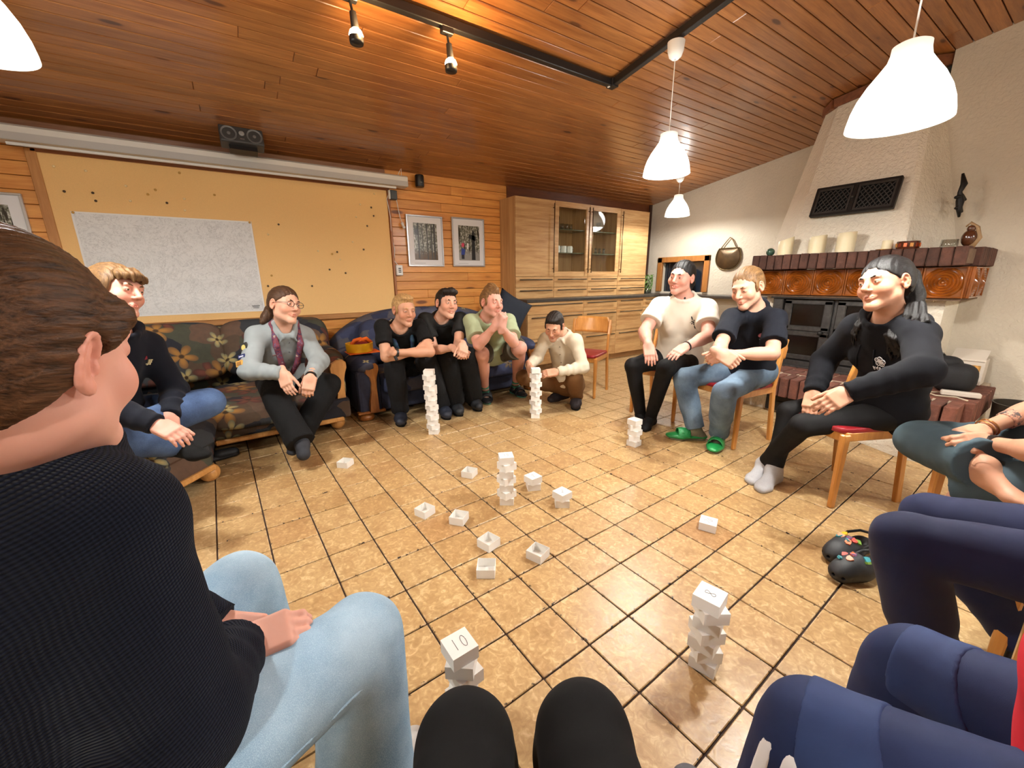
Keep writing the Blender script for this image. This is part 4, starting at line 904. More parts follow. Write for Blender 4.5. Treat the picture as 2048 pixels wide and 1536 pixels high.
loose = [(.456, 2.71, 44, 'open white paper box lying nearest the corner sofa'), (1.077, 2.105, 34, 'open white paper box left of the seven box tower'), (.674, 1.853, 22, 'open white paper box, left one of the pair on the middle tiles'), (.794, 1.689, 39, 'open white paper box, right one of the pair on the middle tiles'),
         (.818, 1.431, 16, 'open white paper box, topmost of the three lying in the foreground'), (.96, 1.238, 20, 'open white paper box, right one of the three in the foreground'), (.719, 1.284, -35, 'open white paper box, lowest of the three, side turned to the camera')]
for x, y, a, l_ in loose: pbox(x, y, FZ, rd(a), l_, True)
o = pbox(1.79, .93, FZ, rd(24), 'upside down paper box marked 20 lying alone at the right'); number(o, '20', .032, rd(-32))
ordn = ['bottom', 'second', 'third', 'fourth', 'fifth', 'sixth', 'seventh', 'eighth', 'ninth', 'tenth', 'eleventh', 'twelfth', 'thirteenth', 'fourteenth']
def tower(x, y, n, a0, where, grp, dx=0, dy=0, jit=.003, top=None):
    last = None
    for k_ in range(n):
        nm_ = 'topmost' if k_ == n - 1 else ordn[k_]
        a = a0 + (k_ % 2) * 45 + random.uniform(-7, 7)
        if top is not None and k_ == n - 1: a = top
        last = pbox(x + dx * k_ / n + random.uniform(-jit, jit), y + dy * k_ / n + random.uniform(-jit, jit), FZ + k_ * (BH + .0002), rd(a), ('topmost paper box of ' if k_ == n - 1 else nm_ + ' paper box from the floor in ') + where, False, grp)
    return last
tower(1.19, 2.93, 13, -36, 'the tallest tower before the blue sofa', 'boxes of the tallest tower', -.012, .0)
tower(2.10, 2.76, 10, -32, 'the crouching man\'s tower', 'boxes of the tower by the crouching man')
held = pbox(2.095, 2.755, FZ + 10 * (BH + .0002) + .006, rd(-28), 'white paper box held by the crouching man above his tower')
o = tower(1.098, 1.703, 7, -40, 'the seven box tower mid floor', 'boxes of the middle tower', top=-25); number(o, '15', .028, rd(0))
tower(2.318, 1.833, 5, 2, 'the five box tower near the leggings', 'boxes of the five box tower', top=1)
o = tower(1.315, 1.745, 2, -30, 'the rear two box stack', 'boxes of the left two box stack', top=4); number(o, '2', .03, rd(-10))
o = tower(1.337, 1.508, 2, -40, 'the nearer two box stack', 'boxes of the right two box stack', top=6); number(o, '2', .03, rd(-40))
o = tower(1.085, .522, 7, 12, 'the tower marked 8 beside the navy knees', 'boxes of the tower marked 8', -.024, -.007, .005, 12); number(o, '8', .034, rd(-6))
o = tower(.377, .824, 6, -40, 'the tower marked 10 at the black knees', 'boxes of the tower marked 10', 0, 0, .005, 2); number(o, '10', .042, rd(-2))
# ------------------------------------------------------------------ people: signed distance modelling, polygonised with surface nets
F32 = np.float32
def V3(*a): return np.array(a if len(a) == 3 else a[0], float)
def nrm(v): v = np.asarray(v, float); return v / (np.linalg.norm(v) + 1e-9)
def frame(fwd, up):
    """columns: left, forward, up"""
    f = nrm(fwd); u = np.asarray(up, float); u = nrm(u - f * np.dot(u, f)); return np.stack([np.cross(u, f), f, u], 1)
_nd = np.random.RandomState(3); _ND = _nd.randn(10, 3); _ND /= np.linalg.norm(_ND, axis=1)[:, None]; _NP = _nd.rand(10) * 6.28
def wob(P, f, seed=0):
    """cheap smooth noise in -1..1"""
    s = 0; n = 5
    for k in range(n):
        d = _ND[(k + seed) % 10]; s = s + np.sin(P @ (d * f * (1 + .37 * k)) + _NP[(k * 3 + seed) % 10] + 1.3 * np.sin(P @ (_ND[(k + seed + 4) % 10] * f * .6)))
    return s / n
class Sdf:
    def __init__(s): s.p = []; s.disp = []
    def cone(s, a, b, r1, r2=None, k=.02, op=1, fa=False, fb=False, flat=None):
        """tapered capsule; fa / fb cut its ends flat; flat = (axis, factor) squeezes it along a direction"""
        s.p.append(('c', np.asarray(a, float), np.asarray(b, float), r1, r1 if r2 is None else r2, k, op, fa, fb, flat)); return s
    def chain(s, pts, rs, k=.02, op=1, flat=None):
        for i in range(len(pts) - 1): s.cone(pts[i], pts[i + 1], rs[i], rs[i + 1], k, op, flat=flat)
        return s
    def ell(s, c, r, R=None, k=.02, op=1):
        s.p.append(('e', np.asarray(c, float), np.asarray(r, float), np.eye(3) if R is None else R, k, op)); return s
    def box(s, c, h, R=None, rad=.008, k=.015, op=1):
        s.p.append(('b', np.asarray(c, float), np.asarray(h, float), np.eye(3) if R is None else R, rad, k, op)); return s
    def cut(s, pt, n, c=None, rad=None, k=.004):
        """remove what lies beyond the plane (only inside the sphere c, rad when given)"""
        s.p.append(('p', np.asarray(pt, float), nrm(n), c, rad, k)); return s
    def fold(s, c, d, amp, freq, size): s.disp.append((np.asarray(c, float), nrm(d), amp, freq, size)); return s
    def _bb(s, q):
        if q[0] == 'c': r = max(q[3], q[4]); return np.minimum(q[1], q[2]) - r, np.maximum(q[1], q[2]) + r
        if q[0] == 'e': r = np.abs(q[3]) @ q[2]; return q[1] - r, q[1] + r
        if q[0] == 'b': r = np.abs(q[3]) @ (q[2] + q[4]); return q[1] - r, q[1] + r
        return None
    def bounds(s, pad=.02):
        bb = [s._bb(q) for q in s.p if q[0] != 'p' and q[-4 if q[0] == 'c' else -1] > 0]
        return np.min([b[0] for b in bb], 0) - pad, np.max([b[1] for b in bb], 0) + pad
    def grid(s, lo, hi, h, noise=None):
        n = np.maximum(3, np.ceil((hi - lo) / h).astype(int) + 1); ax = [(lo[i] + h * np.arange(n[i])) for i in range(3)]
        D = np.full(n, .08, F32); m = .035
        for q in s.p:
            bb = s._bb(q)
            if bb is None:
                if q[3] is not None: b0, b1 = q[3] - q[4], q[3] + q[4]
                else: b0, b1 = lo, hi
                mm = 0
            else: b0, b1 = bb; mm = m
            i0 = np.maximum(0, np.floor((b0 - mm - lo) / h).astype(int)); i1 = np.minimum(n, np.ceil((b1 + mm - lo) / h).astype(int) + 1)
            if np.any(i1 <= i0): continue
            sl = tuple(slice(a, b) for a, b in zip(i0, i1))
            X, Y, Z = np.meshgrid(ax[0][sl[0]].astype(F32), ax[1][sl[1]].astype(F32), ax[2][sl[2]].astype(F32), indexing='ij', sparse=True)
            if q[0] == 'c':
                _, a, b, r1, r2, k, op, fa, fb, flat = q; d = b - a; L2 = float(d @ d) + 1e-12
                px, py, pz = X - F32(a[0]), Y - F32(a[1]), Z - F32(a[2])
                t = (px * F32(d[0]) + py * F32(d[1]) + pz * F32(d[2])) / F32(L2); tc = np.clip(t, 0, 1)
                ex, ey, ez = px - tc * F32(d[0]), py - tc * F32(d[1]), pz - tc * F32(d[2])
                if flat is not None:
                    fx = nrm(flat[0]); w_ = F32(1 / flat[1] - 1); pr = ex * F32(fx[0]) + ey * F32(fx[1]) + ez * F32(fx[2])
                    ex, ey, ez = ex + pr * w_ * F32(fx[0]), ey + pr * w_ * F32(fx[1]), ez + pr * w_ * F32(fx[2])
                v = np.sqrt(ex * ex + ey * ey + ez * ez) - (F32(r1) + tc * F32(r2 - r1))
                if flat is not None: v = v * F32(min(1, flat[1] * 1.25))
                L = F32(math.sqrt(L2))
                if fb: v = np.maximum(v, (t - 1) * L)
                if fa: v = np.maximum(v, -t * L)
            elif q[0] == 'e':
                _, c, r, R, k, op = q; px, py, pz = X - F32(c[0]), Y - F32(c[1]), Z - F32(c[2])
                l = [px * F32(R[0, i]) + py * F32(R[1, i]) + pz * F32(R[2, i]) for i in range(3)]
                k0 = np.sqrt(sum((l[i] / F32(r[i])) ** 2 for i in range(3))); k1 = np.sqrt(sum((l[i] / F32(r[i] ** 2)) ** 2 for i in range(3))) + F32(1e-6)
                v = k0 * (k0 - 1) / k1
            elif q[0] == 'b':
                _, c, hh, R, rad, k, op = q; px, py, pz = X - F32(c[0]), Y - F32(c[1]), Z - F32(c[2])
                l = [np.abs(px * F32(R[0, i]) + py * F32(R[1, i]) + pz * F32(R[2, i])) - F32(hh[i]) for i in range(3)]
                v = np.sqrt(sum(np.maximum(x, 0) ** 2 for x in l)) + np.minimum(np.maximum(l[0], np.maximum(l[1], l[2])), 0) - F32(rad)
            else:
                _, pt, nn, c, rad, k = q; v = -((X - F32(pt[0])) * F32(nn[0]) + (Y - F32(pt[1])) * F32(nn[1]) + (Z - F32(pt[2])) * F32(nn[2])); op = -1
                if c is not None:
                    ins = ((X - F32(c[0])) ** 2 + (Y - F32(c[1])) ** 2 + (Z - F32(c[2])) ** 2) < rad ** 2; v = np.where(ins, v, F32(.08))
            cur = D[sl]
            if op > 0:
                hq = np.maximum(k - np.abs(cur - v), 0); D[sl] = np.minimum(cur, v) - hq * hq / F32(4 * k)
            else:
                v = -v; hq = np.maximum(k - np.abs(cur - v), 0); D[sl] = np.maximum(cur, v) + hq * hq / F32(4 * k)
        if s.disp or noise:
            idx = np.nonzero(np.abs(D) < .03); P = np.stack([ax[i][idx[i]] for i in range(3)], 1); a = np.zeros(len(P))
            for (c, d, amp, freq, size) in s.disp:
                r = P - c; w_ = np.exp(-(r * r).sum(1) / size ** 2); msk = w_ > .03
                if not msk.any(): continue
                rr = r[msk]; Pm = P[msk]; ph = rr @ d * freq * .75 + 4.5 * wob(Pm, 9, 2) + 1.5 * wob(Pm, 23, 5); sg = np.sin(ph); a[msk] += amp * w_[msk] * (sg - .35 * np.abs(sg)) * (.45 + .75 * wob(Pm, 8, 7))
            if noise: a += noise(P)
            D[idx] += a.astype(F32)
        return D, ax
def nets(D, lo, h):
    """surface nets: vertices and outward quads of the zero level"""
    S = D < 0; n = np.array(D.shape) - 1
    cs = sum(S[i:i + n[0], j:j + n[1], k:k + n[2]].astype(np.int8) for i in (0, 1) for j in (0, 1) for k in (0, 1))
    act = (cs > 0) & (cs < 8); ci = np.argwhere(act)
    if not len(ci): return np.zeros((0, 3)), np.zeros((0, 4), int)
    vid = np.full(n, -1, np.int32); vid[act] = np.arange(len(ci))
    acc = np.zeros((len(ci), 3)); cnt = np.zeros(len(ci)); g = {}
    for i in (0, 1):
        for j in (0, 1):
            for k in (0, 1): g[(i, j, k)] = D[ci[:, 0] + i, ci[:, 1] + j, ci[:, 2] + k].astype(float)
    for a in range(3):
        o1, o2 = [x for x in range(3) if x != a]
        for u in (0, 1):
            for v in (0, 1):
                p = [0, 0, 0]; p[o1] = u; p[o2] = v; q = list(p); q[a] = 1; d0, d1 = g[tuple(p)], g[tuple(q)]
                m = (d0 < 0) != (d1 < 0); t = d0[m] / (d0[m] - d1[m]); w_ = np.zeros((m.sum(), 3)); w_[:, o1] = u; w_[:, o2] = v; w_[:, a] = t; acc[m] += w_; cnt[m] += 1
    V = (ci + acc / cnt[:, None]) * h + lo; Q = []
    for a in range(3):
        o1, o2 = (a + 1) % 3, (a + 2) % 3
        s0 = [slice(None)] * 3; s1 = [slice(None)] * 3; s0[a] = slice(0, -1); s1[a] = slice(1, None)
        A, Bq = S[tuple(s0)], S[tuple(s1)]; e = np.argwhere(A != Bq)
        e = e[(e[:, o1] > 0) & (e[:, o2] > 0) & (e[:, o1] < n[o1]) & (e[:, o2] < n[o2])]
        if not len(e): continue
        def cid(du, dv): q = e.copy(); q[:, o1] -= du; q[:, o2] -= dv; return vid[q[:, 0], q[:, 1], q[:, 2]]
        f_ = np.stack([cid(1, 1), cid(0, 1), cid(0, 0), cid(1, 0)], 1); ins = A[e[:, 0], e[:, 1], e[:, 2]]
        f_[~ins] = f_[~ins][:, ::-1]; Q.append(f_)
    Q = np.concatenate(Q); Q = Q[(Q >= 0).all(1)]; return V, Q
def sdf_mesh(s, h, lo=None, hi=None, noise=None):
    if lo is None: lo, hi = s.bounds()
    D, ax = s.grid(lo, hi, h, noise); return nets(D, lo, h)
def sdf_obj(name, s, h, mat, parent, noise=None, attr=None):
    V, Q = sdf_mesh(s, h, noise=noise); c = np.array(parent.location) if parent else np.zeros(3)
    me = mesh_np(name, V - c, Q, mat)
    if attr is not None and len(V):
        at_ = me.attributes.new('hl', 'FLOAT_VECTOR', 'POINT'); at_.data.foreach_set('vector', attr(V).astype(F32).ravel())
    return add_mesh(name, me, parent)

# ------------------------------------------------------------------ people: materials
def skinm(name, c):
    t = NT(name, .52, .35); a = t.n('Attribute', _attribute_name='tint'); v = t.coord('Object')
    base = t.mix(1.0, srgb(c), a.outputs['Color'], 'MULTIPLY'); k = t.noise(v, 70, 3); base = t.mix(t.math('MULTIPLY', k, .18), base, t.mix(1.0, base, (1, .74, .66, 1), 'MULTIPLY'))
    t.col(base); t.b.inputs['Subsurface Weight'].default_value = .12; t.b.inputs['Subsurface Radius'].default_value = (.012, .005, .003); t.b.inputs['Subsurface Scale'].default_value = .6
    t.bump(t.noise(v, 420, 2), .06, .001); return t.m
def clothm(name, c, rough=.9, var=.12, weave=900, bump=.12, fuzz=0.0, melange=0.0):
    t = NT(name, rough, .25); v = t.coord('Object'); c = srgb(c); k = t.noise(v, 6, 4)
    lo_ = tuple(x * (1 - var) for x in c[:3]) + (1,); hi_ = tuple(min(1, x * (1 + var)) for x in c[:3]) + (1,); base = t.ramp(k, [(.3, lo_), (.7, hi_)])
    if melange: base = t.mix(t.math('MULTIPLY', t.step(t.noise(v, 330, 2), .45, .62), melange), base, tuple(x * .55 for x in c[:3]) + (1,))
    t.col(base); t.bump(t.noise(v, weave, 2), bump, .002)
    if fuzz: t.b.inputs['Sheen Weight'].default_value = fuzz; t.b.inputs['Sheen Roughness'].default_value = .4
    return t.m
def denim(name, c, fade):
    t = NT(name, .9, .2); v = t.coord('Object'); k = t.noise(v, 5, 4, .6); c1 = srgb(c); c2 = srgb(fade)
    base = t.ramp(k, [(.34, c1), (.66, c2)]); fine = t.noise(t.coord('Object', (1, 1, .4)), 1000, 2)
    base = t.mix(t.math('MULTIPLY', t.step(fine, .42, .66), .24), base, tuple(min(1, x * 1.9 + .04) for x in c2[:3]) + (1,)); t.col(base); t.bump(fine, .22, .002); return t.m
def hairm(name, c, hi_, sc, rough=.55):
    t = NT(name, rough, .3); a = t.n('Attribute', _attribute_name='hl'); mp_ = t.n('Mapping'); t.set(mp_.inputs[0], a.outputs['Vector']); mp_.inputs['Scale'].default_value = sc
    k = t.noise(mp_.outputs[0], 1.0, 4, .65); k2 = t.noise(mp_.outputs[0], 3.1, 2)
    f_ = t.math('ADD', t.math('MULTIPLY', k, .6), t.math('MULTIPLY', k2, .4)); t.col(t.ramp(f_, [(.34, srgb(c)), (.66, srgb(hi_))])); t.bump(f_, .7, .004); return t.m
EYE_W = plain('eye_white', (214, 206, 200), .2); PUPIL = plain('pupil', (12, 10, 10), .1)
def iris(c): return plain('iris_%d_%d' % (c[0], c[2]), c, .15)
LEATHER = plain('dark_rubber', (26, 28, 32), .6); NAVYRUB = plain('navy_rubber', (34, 40, 54), .6)

# ------------------------------------------------------------------ people: anatomy
def head_sdf(s, c, R, o):
    """head and neck in the frame R (left, forward, up) with options o"""
    g = o.get('hs', 1.0); P = lambda x, y, z: c + R @ (np.array([x, y, z]) * g); fat = o.get('fat', 1.0); sm = o.get('smile', 0.0); op = o.get('open', .6)
    E = lambda x, y, z, a, b, d, k=.02, q=1: s.ell(P(x, y, z), np.array([a, b, d]) * g, R, k, q)
    E(0, -.018, .034, .074, .094, .086, .03); E(0, .018, -.015, .063 * fat, .074, .092, .03)
    for x in (-1, 1):
        s.cone(P(x * .048 * fat, .005, -.058), P(x * .012, .07, -.098), .020 * g, .016 * g, .03); E(x * .041 * fat, .056, -.028 + .004 * sm, .026, .024 + .003 * sm, .028, .02)
    E(0, .076, -.098, .02, .016, .017, .02)
    s.cone(P(-.034, .082, .030), P(.034, .082, .030), .011 * g, None, .02)
    for x in (-1, 1): E(x * .031, .099, .010, .019, .014, .012, .014, -1)
    for x in (-1, 1): E(x * .031, .0785, .010, .0148, .0138, .0138, .004)
    for x in (-1, 1): E(x * .031, .094, .009 - .002 * (1 - op), .0125, .010, .0045 * op + .0005, .002, -1)
    nl = o.get('nose', 1.0)
    s.cone(P(0, .088, .022), P(0, .108 + .006 * nl, -.022), .0075 * g, .0115 * g, .014)
    for x in (-1, 1): E(x * .0115, .100, -.0275, .0085, .0095, .007, .008)
    for x in (-1, 1): E(x * .006, .106, -.036, .003, .004, .004, .003, -1)
    mw = .021 + .006 * sm
    for zz_, r, dy in ((-.0565, .0058, 0), (-.0655, .0068, -.001)):
        s.chain([P(-mw, .078 - .004 * sm, -.060 + .008 * sm), P(-.008, .0895 + dy, zz_), P(.008, .0895 + dy, zz_), P(mw, .078 - .004 * sm, -.060 + .008 * sm)], [r * .45 * g, r * g, r * g, r * .45 * g], .008)
    s.chain([P(-mw, .084, -.0605 + .008 * sm), P(0, .098, -.061), P(mw, .084, -.0605 + .008 * sm)], [.0014 * g, (.0018 + .0035 * o.get('teeth', 0)) * g, .0014 * g], .003, -1)
    if o.get('ears', True):
        for x in (-1, 1):
            e = R @ np.array(Matrix.Rotation(x * .35, 3, 'Z') @ Matrix.Rotation(-.2, 3, 'X')); c_ = P(x * .0785, -.014, .002); Q = lambda o_, f_, u_: c_ + e @ (np.array([x * o_, f_, u_]) * g)
            s.ell(c_, np.array([.0065, .016, .028]) * g, e, .008); s.ell(Q(.006, .003, -.001), np.array([.007, .0095, .016]) * g, e, .005, -1)
            s.chain([Q(.004 + .003 * math.sin(t_), .016 * math.cos(t_) - .001, .029 * math.sin(t_) + .001) for t_ in np.linspace(.25, 4.6, 11)], [.0034 * g] * 11, .005)
            s.chain([Q(.004, -.008 * math.cos(t_) + .002, .014 * math.sin(t_)) for t_ in np.linspace(-1.2, 1.3, 6)], [.0026 * g] * 6, .004); s.ell(Q(.003, .004, -.027), np.array([.0055, .008, .009]) * g, e, .006); s.ell(Q(.004, .013, -.006), np.array([.004, .004, .007]) * g, e, .006)
    return P
def hand_sdf(s, w, d, n, side, curl=(.5, .7, .5), sp=.05, sc=1.0, thumb=(.42, .85, -.38), k=.008, tc=.25):
    """hand at wrist w pointing along d, back of the hand facing n; side 'L' or 'R'"""
    d = nrm(d); n = nrm(n - d * np.dot(n, d)); t = np.cross(n, d) if side == 'R' else np.cross(d, n); R = np.stack([t, d, n], 1)
    s.cone(w - d * .03, w + d * .02, .026 * sc, .029 * sc, .015, flat=(n, .72))
    s.box(w + d * .050 * sc, np.array([.031, .036, .0055]) * sc, R, .0085 * sc, .015)
    s.ell(w + (d * .035 + t * .024 - n * .008) * sc, np.array([.02, .032, .015]) * sc, R, .012)
    for off, L, r in ((.0285, .070, .0088), (.0098, .079, .0090), (-.0095, .073, .0086), (-.0275, .057, .0076)):
        p = w + (d * .086 + t * off) * sc; a = 0; dd = nrm(d + t * off * sp * 40 * .5)
        for q, fr in enumerate((.46, .30, .24)):
            a += curl[q]; dir_ = dd * math.cos(a) - n * math.sin(a); e = p + dir_ * L * fr * sc; s.cone(p, e, r * (1 - .1 * q) * sc, r * (.9 - .1 * q) * sc, .005 if q else k); p = e
    p = w + (d * .022 + t * .026 - n * .004) * sc; v = nrm(t * thumb[0] + d * thumb[1] + n * thumb[2])
    for q, (L, r) in enumerate(((.042, .0125), (.034, .0105), (.027, .0092))):
        e = p + v * L * sc; s.cone(p, e, r * sc, r * .88 * sc, .010 if not q else .004); p = e; v = nrm(v + d * tc * .9 - t * tc * .5 - n * tc * .3)
def foot_sdf(s, a, to, up, sc=1.0, e=0.0, k=.02):
    """foot: ankle a, toe tip to"""
    f = to - a; dn = -nrm(up); f = nrm(f - dn * np.dot(f, dn)); L = .245 * sc; heel = a - f * .045 * sc + dn * (.055 * sc); ball = a + f * .115 * sc + dn * .066 * sc; toe = a + f * .165 * sc + dn * .068 * sc
    s.cone(a, heel, .036 * sc + e, .032 * sc + e, k); s.cone(a + dn * .01, ball, .035 * sc + e, .026 * sc + e, k, flat=(up, .85)); sd = np.cross(f, dn)
    s.cone(ball + sd * .018, toe + sd * .012, .024 * sc + e, .018 * sc + e, k, flat=(up, .8)); s.cone(ball - sd * .018, toe - sd * .014 - f * .015, .024 * sc + e, .017 * sc + e, k, flat=(up, .8)); s.cone(heel, ball, .028 * sc + e, .026 * sc + e, k)
def J(u, v, parent, L, near=True):
    """joint seen at photo pixel (u, v), at distance L from its parent joint, on the nearer or the farther side"""
    r = CAM_M.T @ np.array([(u - 1024) / F_PX, (v - 768) / F_PX, 1.]); r = r / np.linalg.norm(r); o = CAM_C - parent; b = r @ o; disc = b * b - (o @ o - L * L)
    if disc < 0: p = CAM_C + r * (-b); return parent + nrm(p - parent) * L
    q = math.sqrt(disc); return CAM_C + r * (-b - q if near else -b + q)
def floor_pt(u, v, h=0.0):
    r = CAM_M.T @ np.array([(u - 1024) / F_PX, (v - 768) / F_PX, 1.]); return CAM_C + r * ((h - CAM_C[2]) / r[2])

def lerp(a, b, t): return a + (b - a) * t
def tint_fn(c, R, g, sm, legs=None):
    def fn(V):
        col = np.ones((len(V), 3)); q = (V - c) @ R / g
        def spot(x, y, z, r, cc, st):
            d = np.sqrt((((q - np.array([x, y, z])) / np.array(r)) ** 2).sum(1)); w_ = np.clip(1.6 - d, 0, 1)[:, None] * st; return w_, np.array(cc)
        L = [spot(0, .09, -.060, (.022 + .006 * sm, .022, .0105), (.80, .50, .46), .9)]
        for x in (-1, 1): L += [spot(x * .045, .07, -.025, (.03, .03, .025), (1.0, .78, .72), .6), spot(x * .085, -.01, 0, (.02, .03, .035), (1.0, .74, .68), .6), spot(x * .031, .09, .012, (.018, .012, .012), (.9, .76, .72), .5)]
        L += [spot(0, .115, -.022, (.014, .016, .014), (1.0, .76, .70), .6)]
        for w_, cc in L: col = col * (1 - w_) + col * cc * w_
        return col
    return fn
def make_body(root, S, mat, fine, tint, h=.011):
    """skin: ONE continuous mesh; regions in `fine` (lo, hi, step) are polygonised more finely"""
    lo, hi = S.bounds(); V, Q = sdf_mesh(S, h, lo, hi); keep = np.ones(len(Q), bool)
    for (a, b, hh) in fine: ins = ((V > a + h) & (V < b - h)).all(1); keep &= ~ins[Q].all(1)
    Vs, Qs, base = [V], [Q[keep]], len(V)
    for (a, b, hh) in fine:
        V2, Q2 = sdf_mesh(S, hh, a, b); Vs.append(V2); Qs.append(Q2 + base); base += len(V2)
    V = np.concatenate(Vs); Q = np.concatenate(Qs); used = np.zeros(len(V), bool); used[Q.ravel()] = True; mp_ = np.cumsum(used) - 1; V = V[used]; Q = mp_[Q]
    me = mesh_np('body', V - np.array(root.location), Q, mat); a = me.attributes.new('tint', 'FLOAT_COLOR', 'POINT'); c = np.ones((len(V), 4), F32); c[:, :3] = tint(V); a.data.foreach_set('color', c.ravel())
    return add_mesh('body', me, root)
def eyes(root, P, R, g, ic):
    ps = Vector(root.location)
    for x in (-1, 1):
        b = B(); b.ball((0, 0, 0), .0128 * g, 18); me = b.mesh('eye', EYE_W, True); me.materials.append(iris(ic)); me.materials.append(PUPIL)
        lk = Vector((0, 1, 0))
        for p in me.polygons:
            an = p.center.normalized().angle(lk); p.material_index = 2 if an < .2 else (1 if an < .5 else 0)
        o = add_mesh('eye', me, root); M = Matrix(R.tolist()).to_4x4(); M.translation = Vector(P(x * .031, .0785, .0095)) - ps; o.matrix_basis = M
def brows(root, P, R, g, mat, h=.003):
    for x in (-1, 1):
        s = Sdf(); s.chain([P(x * .014, .0925, .029), P(x * .030, .0915, .034), P(x * .047, .079, .030)], [.0035 * g, .004 * g, .0022 * g], .004); o = sdf_obj('eyebrow', s, .0025, mat, root, attr=lambda V: V)
def hair_attr(c, R): return lambda V: (V - c) @ R
def limb(s, a, b, c, r, k=.02):
    s.cone(a, b, r[0], r[1], k); s.cone(b, c, r[2], r[3], k)
    if len(r) > 4:  # muscle belly
        m = lerp(b, c, .3); s.ell(m, (r[4], r[4], np.linalg.norm(c - b) * .3), frame(np.cross(c - b, [.3, .1, .9]) + 1e-3, c - b), k)
def torso_frame(j):
    up = nrm(j['neck'] - j['pel']); l = j['shL'] - j['shR']; l = nrm(l - up * np.dot(l, up)); return np.stack([l, np.cross(l, up), up], 1)
def torso_sdf(s, j, R, e=0.0, g=1.0, fem=False, belly=0.0, k=.05):
    """trunk following the spine pelvis - chest - neck; e grows it for clothes, g is girth"""
    pel, nk = j['pel'], j['neck']; ch = j.get('chest', lerp(pel, nk, .62) - R[:, 1] * .03); wst = j.get('waist', lerp(pel, ch, .5) - R[:, 1] * .015)
    Rp = frame(R[:, 1], nrm(wst - pel) + .4 * R[:, 2])
    s.ell(pel, (.165 * g + e, .118 * g + e, .12 + e), R, k); s.ell(wst + R[:, 1] * belly * .5, (.140 * g + e, .105 * g + e + belly * .5, .15 + e * .5), R, k)
    s.ell(ch, (.155 * g + e, .112 * g + e, .19 + e * .4), R, k)
    if fem:
        for x in (-1, 1): s.ell(ch + R[:, 0] * x * .075 + R[:, 1] * .085 * g - R[:, 2] * .01, (.062 + e * .5, .06 + e * .5, .062 + e * .5), R, .04)
    s.ell(lerp(nk, ch, .62) , (.152 * g + e, .098 * g + e, .11 + e * .4), R, k)
    for sd in ('L', 'R'): s.cone(lerp(nk, j['sh' + sd], .15) - R[:, 2] * .03, j['sh' + sd] - R[:, 2] * .008, .060 + e * .6, .046 + e * .8, k)
    s.cone(nk - R[:, 2] * .02, ch, .075 + e * .6, .10 + e, k)
TEETH = plain('teeth', (226, 218, 204), .25)
